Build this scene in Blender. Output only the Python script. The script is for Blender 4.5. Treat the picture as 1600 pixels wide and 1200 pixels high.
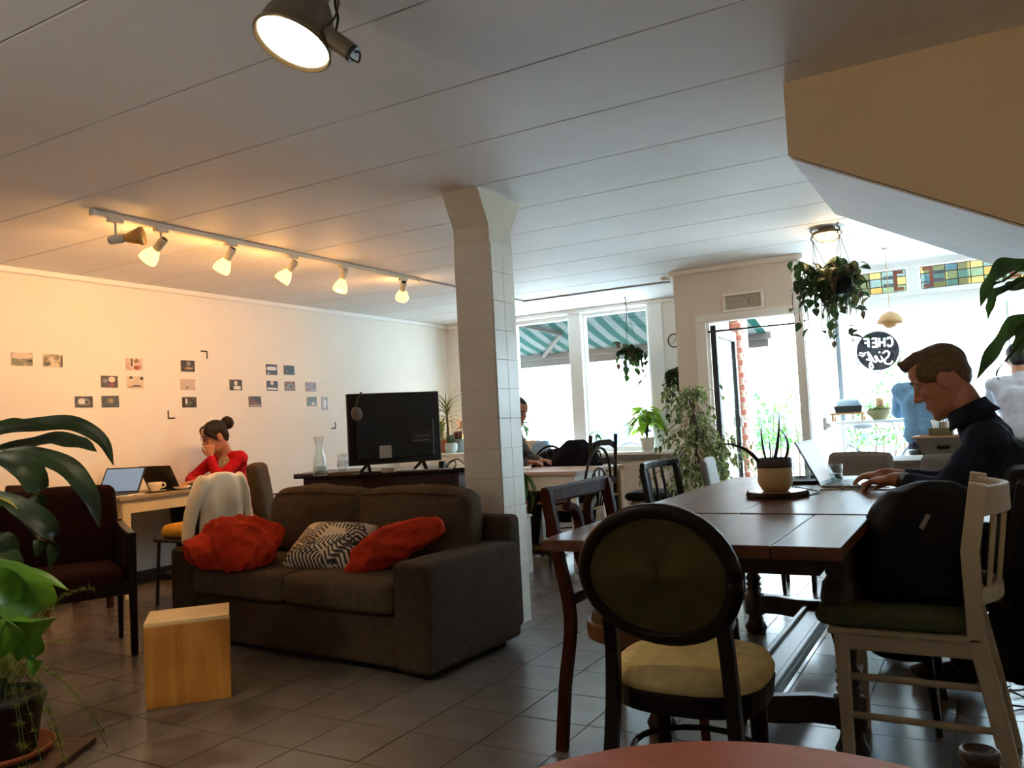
import bpy, bmesh, math, random
from mathutils import Vector, Matrix, Quaternion, noise
V = Vector
PI = math.pi
for o in list(bpy.data.objects): bpy.data.objects.remove(o)
SC = bpy.context.scene
COL = SC.collection

# ------------------------------------------------------------------ camera, sky, exposure
EYE = 1.15
FPX = 1280.4
YAW, PITCH, ROLL = math.radians(29.695), math.radians(2.687), math.radians(-2.997)
cy, sy, cp, sp, cr, sr = math.cos(YAW), math.sin(YAW), math.cos(PITCH), math.sin(PITCH), math.cos(ROLL), math.sin(ROLL)
F_ = V((-sy*cp, cy*cp, sp)); r0 = V((cy, sy, 0)); u0 = r0.cross(F_)
R_ = cr*r0 + sr*u0; U_ = -sr*r0 + cr*u0
CAMP = V((0, 0, EYE))
cam_d = bpy.data.cameras.new('camera'); cam = bpy.data.objects.new('camera', cam_d); COL.objects.link(cam)
cam_d.sensor_width = 36; cam_d.lens = FPX*36/1600; cam_d.clip_start = .02; cam_d.clip_end = 200
m = Matrix((( R_.x, U_.x, -F_.x, 0), (R_.y, U_.y, -F_.y, 0), (R_.z, U_.z, -F_.z, EYE), (0, 0, 0, 1)))
cam.matrix_world = m
SC.camera = cam

wd = bpy.data.worlds.new('sky'); SC.world = wd; wd.use_nodes = True
bg = wd.node_tree.nodes['Background']; bg.inputs[0].default_value = (.70, .87, 1.0, 1); bg.inputs[1].default_value = 33.0
SC.view_settings.view_transform = 'Standard'; SC.view_settings.look = 'None'
SC.view_settings.gamma = 1; SC.view_settings.use_curve_mapping = False
SC.view_settings.exposure = -0.24
SC.cycles.use_denoising = True
SC.cycles.max_bounces = 10; SC.cycles.diffuse_bounces = 6; SC.cycles.transparent_max_bounces = 12
SC.cycles.sample_clamp_indirect = 0
WARM = (1.0, .50, .16); WARMW = (1.0, .68, .36)
def lamp(name, kind, loc, power, col, size=.05, aim=None, ang=90, blend=.5):
    d = bpy.data.lights.new(name, kind); d.energy = power; d.color = col
    if kind == 'SPOT': d.spot_size = math.radians(ang); d.spot_blend = blend; d.shadow_soft_size = size
    elif kind == 'POINT': d.shadow_soft_size = size
    o = bpy.data.objects.new(name, d); COL.objects.link(o); o.location = loc
    if aim is not None: o.rotation_euler = (V(aim)-V(loc)).to_track_quat('-Z', 'Y').to_euler()
    return o
def portal(loc, w, h, into):
    d = bpy.data.lights.new('window_portal', 'AREA'); d.shape = 'RECTANGLE'; d.size = w; d.size_y = h; d.energy = 1
    d.cycles.is_portal = True
    o = bpy.data.objects.new('window_portal', d); COL.objects.link(o); o.location = loc
    o.rotation_euler = V(into).to_track_quat('-Z', 'Z').to_euler()
portal((-4.2, 9.3, 1.56), 1.9, 1.65, (0, -1, 0))
portal((-1.76, 9.35, 1.0), .9, 2.0, (0, -1, 0))
portal((.15, 8.8, 1.35), 2.7, 2.2, (0, -1, 0))
# lamps of the room outside the frame, behind the camera, with an added fill
lamp('back_room_lamp', 'SPOT', (.3, -.9, 1.95), 92, (1, .70, .38), .1, (.7, 3.4, 2.42), 62, .9)
lamp('ceiling_fill_lamp', 'SPOT', (-2.2, -.5, 1.6), 62, (1, .88, .74), .1, (-2.7, .3, 2.48), 150, .9)  # added fill, no lamp known there: brightens the ceiling from below
lamp('plant_spot', 'SPOT', (-2.75, .25, 2.3), 110, (1, .85, .6), .05, (-2.8, 1.55, .5), 46, .7)

# ------------------------------------------------------------------ helpers
def ray(x, y): return F_ + (x-800)/FPX*R_ - (y-600)/FPX*U_
def at(x, y, X=None, Y=None, Z=None, D=None):
    d = ray(x, y)
    t = X/d.x if X is not None else Y/d.y if Y is not None else (Z-EYE)/d.z if Z is not None else D
    return CAMP + t*d
def pix(P):
    d = V(P)-CAMP; w = d.dot(F_)
    return (800+FPX*d.dot(R_)/w, 600-FPX*d.dot(U_)/w, w)
def S(r, g, b):
    f = lambda c: (c/255/12.92 if c/255 <= .04045 else ((c/255+.055)/1.055)**2.4)
    return (f(r), f(g), f(b), 1)

MATS = {}
def nodes(name):
    mt = bpy.data.materials.new(name); mt.use_nodes = True
    nt = mt.node_tree; return mt, nt, nt.nodes['Principled BSDF']
def M(name, col, rough=.6, metal=0, var=.0, vs=12, bump=0, bs=80, spec=.5, sub=0, coat=0, stretch=None):
    if name in MATS: return MATS[name]
    mt, nt, b = nodes(name); N = nt.nodes.new; L = nt.links.new
    c = S(*col)
    b.inputs['Base Color'].default_value = c; b.inputs['Roughness'].default_value = rough; b.inputs['Metallic'].default_value = metal
    b.inputs['Specular IOR Level'].default_value = spec; b.inputs['Coat Weight'].default_value = coat
    tc = N('ShaderNodeTexCoord'); mp = N('ShaderNodeMapping'); L(tc.outputs['Object'], mp.inputs[0])
    if stretch: mp.inputs['Scale'].default_value = stretch
    if var:
        n = N('ShaderNodeTexNoise'); n.inputs['Scale'].default_value = vs; n.inputs['Detail'].default_value = 4; L(mp.outputs[0], n.inputs[0])
        r = N('ShaderNodeValToRGB'); e = r.color_ramp.elements
        e[0].position = .3; e[1].position = .7
        e[0].color = tuple(x*(1-var) for x in c[:3])+(1,); e[1].color = tuple(min(1, x*(1+var)) for x in c[:3])+(1,)
        L(n.outputs[0], r.inputs[0]); L(r.outputs[0], b.inputs['Base Color'])
    if bump:
        n2 = N('ShaderNodeTexNoise'); n2.inputs['Scale'].default_value = bs; n2.inputs['Detail'].default_value = 3; L(mp.outputs[0], n2.inputs[0])
        bp = N('ShaderNodeBump'); bp.inputs['Strength'].default_value = bump; bp.inputs['Distance'].default_value = .004
        L(n2.outputs[0], bp.inputs['Height']); L(bp.outputs[0], b.inputs['Normal'])
    MATS[name] = mt; return mt
def wood(name, c1, c2, rough=.45, scale=6, axis=0, coat=0, dist=4, spec=.5):
    if name in MATS: return MATS[name]
    mt, nt, b = nodes(name); N = nt.nodes.new; L = nt.links.new
    tc = N('ShaderNodeTexCoord'); mp = N('ShaderNodeMapping'); L(tc.outputs['Object'], mp.inputs[0])
    s = [scale*2.2]*3; s[axis] = scale*.18; mp.inputs['Scale'].default_value = s
    n = N('ShaderNodeTexNoise'); n.inputs['Scale'].default_value = 1.6; n.inputs['Detail'].default_value = 6; n.inputs['Distortion'].default_value = dist*.15
    L(mp.outputs[0], n.inputs[0])
    r = N('ShaderNodeValToRGB'); e = r.color_ramp.elements; e[0].position = .32; e[1].position = .68
    e[0].color = S(*c1); e[1].color = S(*c2); L(n.outputs[0], r.inputs[0]); L(r.outputs[0], b.inputs['Base Color'])
    b.inputs['Roughness'].default_value = rough; b.inputs['Coat Weight'].default_value = coat; b.inputs['Specular IOR Level'].default_value = spec
    bp = N('ShaderNodeBump'); bp.inputs['Strength'].default_value = .12; bp.inputs['Distance'].default_value = .003
    L(n.outputs[0], bp.inputs['Height']); L(bp.outputs[0], b.inputs['Normal'])
    MATS[name] = mt; return mt
def emis(name, col, strength):
    if name in MATS: return MATS[name]
    mt, nt, b = nodes(name); b.inputs['Base Color'].default_value = S(*col)
    b.inputs['Emission Color'].default_value = S(*col); b.inputs['Emission Strength'].default_value = strength
    MATS[name] = mt; return mt
def pane_mat(name, tint=(255, 255, 255), gloss=.06):
    if name in MATS: return MATS[name]
    mt = bpy.data.materials.new(name); mt.use_nodes = True; nt = mt.node_tree; nt.nodes.clear(); N = nt.nodes.new; L = nt.links.new
    out = N('ShaderNodeOutputMaterial'); mx = N('ShaderNodeMixShader'); t = N('ShaderNodeBsdfTransparent'); g = N('ShaderNodeBsdfGlossy')
    t.inputs[0].default_value = S(*tint); g.inputs['Roughness'].default_value = .02; mx.inputs[0].default_value = gloss
    L(t.outputs[0], mx.inputs[1]); L(g.outputs[0], mx.inputs[2]); L(mx.outputs[0], out.inputs[0])
    MATS[name] = mt; return mt
def thin_glass(name, tint, edge):
    mt = pane_mat(name, tint, .1); nt = mt.node_tree; lw = nt.nodes.new('ShaderNodeLayerWeight'); lw.inputs[0].default_value = edge
    mx = [n for n in nt.nodes if n.type == 'MIX_SHADER'][0]; nt.links.new(lw.outputs['Facing'], mx.inputs[0]); return mt
def leafmat(name, c1, c2, vs=14, rough=.45, trans=.35, edge=None):
    if name in MATS: return MATS[name]
    mt = bpy.data.materials.new(name); mt.use_nodes = True; nt = mt.node_tree; N = nt.nodes.new; L = nt.links.new
    b = nt.nodes['Principled BSDF']; out = nt.nodes['Material Output']
    tc = N('ShaderNodeTexCoord'); n = N('ShaderNodeTexNoise'); n.inputs['Scale'].default_value = vs; n.inputs['Detail'].default_value = 3; L(tc.outputs['Object'], n.inputs[0])
    r = N('ShaderNodeValToRGB'); e = r.color_ramp.elements; e[0].position = .38; e[1].position = .62; e[0].color = S(*c1); e[1].color = S(*c2)
    L(n.outputs[0], r.inputs[0]); L(r.outputs[0], b.inputs['Base Color']); b.inputs['Roughness'].default_value = rough
    tl = N('ShaderNodeBsdfTranslucent'); L(r.outputs[0], tl.inputs[0]); mx = N('ShaderNodeMixShader'); mx.inputs[0].default_value = trans
    L(b.outputs[0], mx.inputs[1]); L(tl.outputs[0], mx.inputs[2]); L(mx.outputs[0], out.inputs[0])
    MATS[name] = mt; return mt

def chain(o):
    m_ = Matrix.Translation(o.location)@o.rotation_euler.to_matrix().to_4x4()
    return chain(o.parent)@m_ if o.parent else m_
class MB:
    def __init__(s): s.v = []; s.f = []
    def add(s, vs, fs):
        k = len(s.v); s.v += [V(p) for p in vs]; s.f += [tuple(i+k for i in f) for f in fs]; return s
    def box(s, c, d, rz=0, mat=None):
        c = V(c); x, y, z = d[0]/2, d[1]/2, d[2]/2
        vs = [V((a*x, b*y, e*z)) for a in (-1, 1) for b in (-1, 1) for e in (-1, 1)]
        R = mat if mat is not None else Matrix.Rotation(rz, 3, 'Z')
        return s.add([c+R@p for p in vs], [(0, 1, 3, 2), (4, 6, 7, 5), (0, 4, 5, 1), (2, 3, 7, 6), (0, 2, 6, 4), (1, 5, 7, 3)])
    def span(s, x0, x1, y0, y1, z0, z1): return s.box(((x0+x1)/2, (y0+y1)/2, (z0+z1)/2), (abs(x1-x0), abs(y1-y0), abs(z1-z0)))
    def beam(s, p, q, w, h=None, up=(0, 0, 1), w2=None, h2=None):
        p, q = V(p), V(q); h = h or w; w2 = w2 or w; h2 = h2 or h; d = (q-p).normalized(); up = V(up)
        if abs(d.dot(up)) > .97: up = V((1, 0, 0)) if abs(d.x) < .9 else V((0, 1, 0))
        a = d.cross(up).normalized(); b = a.cross(d)
        vs = [p+a*w/2*i+b*h/2*j for i, j in ((-1, -1), (1, -1), (1, 1), (-1, 1))] + [q+a*w2/2*i+b*h2/2*j for i, j in ((-1, -1), (1, -1), (1, 1), (-1, 1))]
        return s.add(vs, [(3, 2, 1, 0), (4, 5, 6, 7), (0, 1, 5, 4), (1, 2, 6, 5), (2, 3, 7, 6), (3, 0, 4, 7)])
    def strip(s, pts, w, h, up=(0, 0, 1)):
        """a bent bar of rectangular section through pts (w, h numbers or lists)"""
        pts = [V(p) for p in pts]; n = len(pts); up = V(up); k = len(s.v)
        for i, p in enumerate(pts):
            d = (pts[min(i+1, n-1)]-pts[max(i-1, 0)]).normalized(); a = d.cross(up)
            if a.length < 1e-4: a = V((1, 0, 0))
            a.normalize(); b = a.cross(d); ww = w[i] if isinstance(w, (list, tuple)) else w; hh = h[i] if isinstance(h, (list, tuple)) else h
            s.v += [p+a*ww/2*x+b*hh/2*y for x, y in ((-1, -1), (1, -1), (1, 1), (-1, 1))]
        s.f += [tuple(k+j for j in (3, 2, 1, 0)), tuple(k+4*(n-1)+j for j in (0, 1, 2, 3))]
        for i in range(n-1):
            for j in range(4): s.f.append((k+4*i+j, k+4*i+(j+1) % 4, k+4*i+4+(j+1) % 4, k+4*i+4+j))
        return s
    def tube(s, pts, r, n=8, round_ends=False, flat=1.0):
        pts = [V(p) for p in pts]; rs = list(r) if isinstance(r, (list, tuple)) else [r]*len(pts)
        if round_ends:
            d0 = (pts[0]-pts[1]).normalized(); d1 = (pts[-1]-pts[-2]).normalized()
            a, b, ra, rb = [], [], [], []
            for t in (.98, .8, .45):
                a.append(pts[0]+d0*rs[0]*t); ra.append(rs[0]*math.sqrt(1-t*t)); b.insert(0, pts[-1]+d1*rs[-1]*t); rb.insert(0, rs[-1]*math.sqrt(1-t*t))
            pts = a+pts+b; rs = ra+rs+rb
        k = len(s.v); m_ = len(pts); ref = None
        for i, p in enumerate(pts):
            d = pts[min(i+1, m_-1)]-pts[max(i-1, 0)]
            d = d.normalized() if d.length > 1e-9 else V((0, 0, 1))
            if ref is None: ref = V((0, 0, 1)) if abs(d.z) < .9 else V((1, 0, 0))
            a = d.cross(ref)
            if a.length < 1e-5: a = d.cross(V((.3, .9, .1)))
            a.normalize(); b = a.cross(d); ref = b
            for j in range(n):
                t = 2*PI*j/n; s.v.append(p+a*rs[i]*math.cos(t)+b*rs[i]*flat*math.sin(t))
        for i in range(m_-1):
            for j in range(n): s.f.append((k+i*n+j, k+i*n+(j+1) % n, k+(i+1)*n+(j+1) % n, k+(i+1)*n+j))
        s.f += [tuple(k+j for j in reversed(range(n))), tuple(k+(m_-1)*n+j for j in range(n))]
        return s
    def lathe(s, prof, c=(0, 0, 0), n=24, axis=None, cap0=True, cap1=True):
        c = V(c); Q = V(axis).to_track_quat('Z', 'Y') if axis is not None else Quaternion(); k = len(s.v)
        for r, z in prof:
            for j in range(n):
                t = 2*PI*j/n; s.v.append(c+Q@V((r*math.cos(t), r*math.sin(t), z)))
        for i in range(len(prof)-1):
            for j in range(n): s.f.append((k+i*n+j, k+i*n+(j+1) % n, k+(i+1)*n+(j+1) % n, k+(i+1)*n+j))
        if cap0: s.f.append(tuple(k+j for j in reversed(range(n))))
        if cap1: s.f.append(tuple(k+(len(prof)-1)*n+j for j in range(n)))
        return s
    def ell(s, c, r, n=12, R=None):
        c = V(c); k = len(s.v); rr = (r, r, r) if not isinstance(r, (list, tuple)) else r
        R = R if R is not None else Matrix.Identity(3)
        h = max(6, n//2+1)
        for i in range(1, h):
            a = PI*i/h
            for j in range(n):
                t = 2*PI*j/n; s.v.append(c+R@V((rr[0]*math.sin(a)*math.cos(t), rr[1]*math.sin(a)*math.sin(t), -rr[2]*math.cos(a))))
        b0 = len(s.v); s.v += [c+R@V((0, 0, -rr[2])), c+R@V((0, 0, rr[2]))]
        for i in range(h-2):
            for j in range(n): s.f.append((k+i*n+j, k+i*n+(j+1) % n, k+(i+1)*n+(j+1) % n, k+(i+1)*n+j))
        for j in range(n):
            s.f.append((b0, k+(j+1) % n, k+j)); s.f.append((b0+1, k+(h-2)*n+j, k+(h-2)*n+(j+1) % n))
        return s
    def cap(s, p, q, r1, r2, n=10, flat=1.0): return s.tube([p, q], [r1, r2], n, True, flat)
    def grid(s, fn, nu, nv):
        k = len(s.v)
        for i in range(nu+1):
            for j in range(nv+1): s.v.append(V(fn(i/nu, j/nv)))
        for i in range(nu):
            for j in range(nv): a = k+i*(nv+1)+j; s.f.append((a, a+nv+1, a+nv+2, a+1))
        return s
    def loft(s, rings):
        """closed solid through rings of equal point count"""
        n = len(rings[0]); k = len(s.v)
        for rg in rings: s.v += [V(p) for p in rg]
        for i in range(len(rings)-1):
            for j in range(n): s.f.append((k+i*n+j, k+i*n+(j+1) % n, k+(i+1)*n+(j+1) % n, k+(i+1)*n+j))
        s.f += [tuple(k+j for j in reversed(range(n))), tuple(k+(len(rings)-1)*n+j for j in range(n))]
        return s
    def prism(s, poly, t, frame):
        """extrude a 2D outline by t; frame = (origin, ex, ey, en)"""
        o, ex, ey, en = [V(a) for a in frame]; n = len(poly); k = len(s.v)
        for d in (0, t):
            for a, b in poly: s.v.append(o+ex*a+ey*b+en*d)
        s.f += [tuple(k+j for j in reversed(range(n))), tuple(k+n+j for j in range(n))]
        for j in range(n): s.f.append((k+j, k+(j+1) % n, k+n+(j+1) % n, k+n+j))
        return s
    def leaf(s, pts, w, roll=0, fold=.25, prof=None, wave=0, seg=2):
        """leaf blade along a midrib; w = greatest half width"""
        pts = [V(p) for p in pts]; n = len(pts); k = len(s.v); c = 2*seg+1
        prof = prof or (lambda t: math.sin(PI*min(1, .06+t*.94)**.75)**.9 if t < 1 else 0)
        for i, p in enumerate(pts):
            t = i/(n-1); d = (pts[min(i+1, n-1)]-pts[max(i-1, 0)]).normalized(); a = d.cross(V((0, 0, 1)))
            if a.length < 1e-3: a = V((1, 0, 0))
            a.normalize(); a = Quaternion(d, roll)@a; b = a.cross(d); ww = max(.0004, w*max(0, prof(t)))
            for j in range(-seg, seg+1):
                e = j/seg; s.v.append(p+a*ww*e+b*(abs(e)*fold*ww+wave*ww*math.sin(t*17+j*2.1)*abs(e)))
        for i in range(n-1):
            for j in range(c-1): a0 = k+i*c+j; s.f.append((a0, a0+1, a0+c+1, a0+c))
        return s
    def build(s, name, mat, parent=None, smooth=False, bevel=0, sub=0, label=None, solid=0, seg=2, kind=None, w=False):
        if w and parent is not None:
            inv = chain(parent).inverted(); s.v = [inv@p for p in s.v]
        me = bpy.data.meshes.new(name); me.from_pydata([tuple(p) for p in s.v], [], s.f); me.update()
        bm = bmesh.new(); bm.from_mesh(me); bmesh.ops.recalc_face_normals(bm, faces=bm.faces); bm.to_mesh(me); bm.free()
        for mm in (mat if isinstance(mat, (list, tuple)) else [mat]): me.materials.append(mm)
        if smooth: me.polygons.foreach_set('use_smooth', [True]*len(me.polygons))
        o = bpy.data.objects.new(name, me); COL.objects.link(o)
        if parent is not None: o.parent = parent
        if solid: md = o.modifiers.new('solid', 'SOLIDIFY'); md.thickness = solid; md.offset = 0
        if bevel: md = o.modifiers.new('bevel', 'BEVEL'); md.width = bevel; md.segments = seg; md.limit_method = 'ANGLE'; md.angle_limit = math.radians(40)
        if sub: md = o.modifiers.new('sub', 'SUBSURF'); md.levels = sub; md.render_levels = sub
        if label: o['label'] = label
        if kind: o['kind'] = kind
        return o
def tag(o, label, cat, group=None):
    o['label'] = label; o['category'] = cat
    if group: o['group'] = group
    return o
def thing(name, label, cat, loc=(0, 0, 0), rz=0, group=None):
    """an Empty at the thing's base; its parts are built in its local frame"""
    o = bpy.data.objects.new(name, None); COL.objects.link(o); o.location = loc; o.rotation_euler = (0, 0, rz); o.empty_display_size = .1
    return tag(o, label, cat, group)
def struct(o): o['kind'] = 'structure'; return o
def place(name, me, parent=None, loc=(0, 0, 0), rot=None, scale=None):
    o = bpy.data.objects.new(name, me); COL.objects.link(o); o.parent = parent; o.location = loc
    if rot is not None: o.rotation_euler = rot
    if scale is not None: o.scale = scale
    return o
def dup(root, loc, rz, label, group=None):
    r = root.copy(); COL.objects.link(r); r.location = loc; r.rotation_euler = (0, 0, rz); r['label'] = label
    if group: r['group'] = group
    for ch in root.children:
        c = ch.copy(); COL.objects.link(c); c.parent = r
        for g in ch.children: d = g.copy(); COL.objects.link(d); d.parent = c
    return r
def bez(a, b, c, n=8):
    a, b, c = V(a), V(b), V(c)
    return [a*(1-t)**2+b*2*t*(1-t)+c*t*t for t in [i/n for i in range(n+1)]]
def crom(P, n=6):
    P = [V(p) for p in P]; Q = [P[0]*2-P[1]]+P+[P[-1]*2-P[-2]]; out = []
    for i in range(1, len(Q)-2):
        for j in range(n):
            t = j/n; a, b, c, d = Q[i-1], Q[i], Q[i+1], Q[i+2]
            out.append(.5*((2*b)+(c-a)*t+(2*a-5*b+4*c-d)*t*t+(3*b-a-3*c+d)*t**3))
    return out+[P[-1]]
def remesh(o, vox, smooth=6, fac=.5):
    md = o.modifiers.new('remesh', 'REMESH'); md.mode = 'VOXEL'; md.voxel_size = vox; md.use_smooth_shade = True
    sm = o.modifiers.new('smooth', 'SMOOTH'); sm.iterations = smooth; sm.factor = fac
    return o
def wrinkle(o, strength, size, depth=2):
    tx = bpy.data.textures.new('wrinkle', 'CLOUDS'); tx.noise_scale = size; tx.noise_depth = depth
    md = o.modifiers.new('wrinkle', 'DISPLACE'); md.texture = tx; md.strength = strength; md.mid_level = .5; md.texture_coords = 'GLOBAL'
    return o
# ------------------------------------------------------------------ the room
H = 2.48
white = M('white_paint', (236, 232, 224), .75, var=.02, vs=3, bump=.08, bs=40)
ceilm = M('ceiling_paint', (228, 226, 224), .62, var=.035, vs=2.2, bump=.06, bs=30)
trimw = M('trim_paint', (240, 240, 238), .5)
grout = M('grout', (66, 58, 52), .9)
tilem = M('floor_tile', (108, 100, 94), .25, var=.12, vs=5, bump=.05, bs=70, spec=.45)
colt = M('wall_tile', (236, 232, 222), .35, var=.03, vs=6)

floor = struct(MB().span(-6.2, 1.7, -2.6, 9.35, -.12, -.004).build('floor', grout))
T = .302
def tile_mesh(nm):
    return MB().box((0, 0, -.003), (T-.005, T-.005, .006)).build(nm, tilem, bevel=.0015, seg=1)
tp = tile_mesh('floor_tile'); tme = tp.data; COL.objects.unlink(tp); bpy.data.objects.remove(tp)
cells = []
for i in range(-22, 11):
    for j in range(-16, 24):
        x, y = -1.665+T*(i+.5), 1.92+T*(j+.5)
        if not (-6.1 < x < 1.6 and -2.5 < y < 9.25): continue
        u, v, w = pix((x, y, 0)) if (V((x, y, 0))-CAMP).dot(F_) > .2 else (9e9, 9e9, 0)
        inside = w > .2 and -60 < u < 1660 and v < 1260
        cells.append((-(1/w**3) if inside else 1, x, y))
cells.sort()
rest = MB()
for k, (q, x, y) in enumerate(cells):
    if k < 295 and q < 0:
        random.seed(k); o = place('floor_tile', tme, floor, (x, y, random.uniform(-.0006, .0006)), (random.uniform(-.0015, .0015), random.uniform(-.0015, .0015), 0))
    else: rest.box((x, y, -.003), (T-.005, T-.005, .006))
rest.build('floor_tiles_beyond', tilem, floor, kind='stuff')

ceiling = struct(MB().span(-6.2, 1.7, -2.6, 9.0, H+.012, H+.12).build('ceiling', M('ceiling_gap', (120, 112, 104), .8)))
ys = [3.86+.594*k for k in range(-11, 11)]
for a, b in zip(ys[:-1], ys[1:]):
    if a > 8.9: break
    MB().span(-6.1, 1.6, min(a+.004, 8.98), min(b-.004, 8.99), H, H+.012).build('ceiling_board', ceilm, ceiling, bevel=.002, seg=1)
struct(MB().span(-6.25, -6.1, -2.6, 9.2, 0, H+.1).build('wall_left', white))
struct(MB().span(-6.1, -6.055, -2.5, 9, H-.045, H).build('trim_1', trimw, bevel=.012))
struct(MB().span(-6.1, -6.085, -2.5, 9, 0, .09).build('baseboard_left', M('dark_skirting', (70, 62, 54), .7), bevel=.003))
struct(MB().span(-6.2, 1.7, -2.65, -2.5, 0, H+.1).build('wall_back', white))
struct(MB().span(1.55, 1.7, -2.6, 9, 0, H+.1).build('wall_right', white))

# front wall, its window bay, sill
YF = 9.0
SILL = .75
fw = MB()
fw.span(-6.2, -5.16, YF, YF+.3, 0, H+.1); fw.span(-5.16, -3.13, YF, YF+.3, 0, SILL-.03); fw.span(-5.16, -3.13, YF, YF+.3, 2.44, H+.1)
fw.span(-3.13, -2.43, YF, YF+.3, 0, H+.1)
struct(fw.build('wall_front', white))
struct(MB().span(-5.3, -2.95, 8.72, 9.1, SILL-.035, SILL).build('trim_2', trimw, bevel=.008, label='deep white window sill board'))
struct(MB().span(-6.05, -2.44, 8.955, 9, H-.05, H).build('trim_3', trimw, bevel=.012))
glass = pane_mat('window_glass', (250, 254, 255), .05)
def sash(n, x0, x1, z0, z1, y, fr=.05, d=.07):
    w = struct(MB().span(x0-fr, x0, y, y+d, z0-fr, z1+fr).build('window_%d' % n, trimw, bevel=.006))
    MB().span(x1, x1+fr, y, y+d, z0-fr, z1+fr).build('frame_stile', trimw, w, bevel=.006)
    MB().span(x0, x1, y, y+d, z1, z1+fr).build('frame_rail', trimw, w, bevel=.006)
    MB().span(x0, x1, y, y+d, z0-fr, z0).build('frame_rail', trimw, w, bevel=.006)
    MB().span(x0, x1, y+.03, y+.036, z0, z1).build('window_pane', glass, w)
    return w
sash(1, -5.11, -4.33, SILL+.05, 2.37, 9.04)
sash(2, -4.10, -3.32, SILL+.05, 2.38, 9.04)
struct(MB().span(-4.30, -4.13, 8.98, 9.16, SILL, 2.44).build('trim_4', trimw, bevel=.01, label='broad white post between the two windows'))
struct(MB().span(-3.28, -3.10, 8.97, 9.16, SILL, 2.46).build('trim_5', trimw, bevel=.01))
struct(MB().span(-5.2, -3.1, 8.98, 9.16, 2.42, H).build('trim_6', trimw, bevel=.01))

# vestibule box with the street door
VX0, VX1, VY = -2.43, -1.28, 7.4
DX0, DX1, DZ = -2.14, -1.36, 1.97
vb = MB()
vb.span(VX0, DX0, VY, VY+.1, 0, H); vb.span(DX1, VX1, VY, VY+.1, 0, H); vb.span(DX0, DX1, VY, VY+.1, DZ, H)
vb.span(VX0, VX0+.08, VY+.1, YF, 0, H); vb.span(VX1-.06, VX1, VY+.1, YF+.3, 0, H)
struct(vb.build('wall_vestibule', M('vestibule_paint', (226, 218, 208), .7, var=.02, vs=3)))
dt = struct(MB().span(DX0-.1, DX0, VY-.022, VY-.001, 0, DZ).build('trim_7', trimw, bevel=.005, label='white door casing'))
MB().span(DX1, DX1+.075, VY-.022, VY-.001, 0, H-.05).build('casing_board', trimw, dt, bevel=.005)
MB().span(DX0-.1, DX1, VY-.022, VY-.001, DZ, DZ+.07).build('casing_board', trimw, dt, bevel=.005)
struct(MB().span(VX0-.03, VX1+.03, VY-.035, VY, H-.045, H).build('trim_8', trimw, bevel=.01))
brickm = M('brick_red', (150, 92, 78), .9, var=.2, vs=8, bump=.2, bs=60)
bw = struct(MB().span(VX0+.08, -2.235, YF+.02, YF+.34, 0, H+.4).build('wall_porch', M('mortar', (190, 180, 168), .95)))
bp_ = MB().box((0, 0, 0), (.205, .012, .056)).build('brick', brickm, bevel=.003, seg=1); bme = bp_.data; bpy.data.objects.remove(bp_)
for k in range(36):
    place('brick', bme, bw, (-2.235-.1-(.03 if k % 2 else 0), YF+.014, .04+k*.068))
    place('brick', bme, bw, (-2.233, YF+.125+(.05 if k % 2 else 0), .04+k*.068), (0, 0, PI/2))
# door leaf, open to the street
dk = M('dark_door_frame', (38, 40, 44), .5)
door = struct(MB().beam((0, 0, 0), (0, 0, 2.28-.34), .05, .09, up=(0, 1, 0)).build('door_1', dk, label='glazed street door standing open'))
door.location = (DX0+.03, VY+.14, .01); door.rotation_euler = (0, 0, math.radians(3))
MB().span(-.022, .022, .80, .88, 0, 1.94).build('door_stile', dk, door, bevel=.004)
for z0, z1 in ((0, .2), (1.84, 1.94)): MB().span(-.02, .02, .04, .82, z0, z1).build('door_rail', dk, door, bevel=.004)
MB().span(-.004, .004, .045, .8, .2, 1.84).build('door_glass', glass, door)
hd = MB().span(-.045, .045, .82, .85, .98, 1.08); hd.tube([(.04, .83, 1.03), (.07, .83, 1.03), (.07, .72, 1.03)], .009)
hd.build('door_handle', M('steel', (190, 192, 195), .3, .9), door, bevel=.003)
struct(MB().span(DX0, DX1, VY-.02, YF+.3, 0, .025).build('trim_9', M('threshold_stone', (170, 168, 160), .6), bevel=.005))
tr = struct(MB().span(DX0, DX1, VY+.03, VY+.07, DZ-.09, DZ-.075).build('trim_10', dk))

# shop front on the right: transom with leaded glass, tall pane, low wall
YS = 8.6
sw = MB()
sw.span(VX1, 1.6, YS, YS+.3, 0, .34); sw.span(VX1, 1.6, YS, YS+.14, 2.03, 2.2); sw.span(VX1, 1.6, YS, YS+.14, 2.43, H+.1)
for x0, x1 in ((VX1, -1.2), (-.535, -.43), (.42, .5), (1.28, 1.6)): sw.span(x0, x1, YS, YS+.14, 2.2, 2.43)
sw.span(VX1, -1.21, YS, YS+.14, .34, 2.03); sw.span(1.45, 1.6, YS, YS+.14, .34, 2.03)
struct(sw.build('wall_shopfront', trimw))
struct(MB().span(-1.24, 1.5, YS-.035, YS, 2.04, 2.085).build('trim_11', trimw, bevel=.01))
struct(MB().span(-1.24, 1.5, YS-.02, YS, 2.15, 2.17).build('trim_12', trimw, bevel=.006))
w3 = struct(MB().span(-1.21, -1.17, YS+.03, YS+.1, .34, 2.03).build('window_3', M('slate_frame', (120, 130, 138), .5), bevel=.004))
MB().span(-1.17, 1.45, YS+.055, YS+.062, .34, 2.03).build('window_pane', glass, w3)
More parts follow.
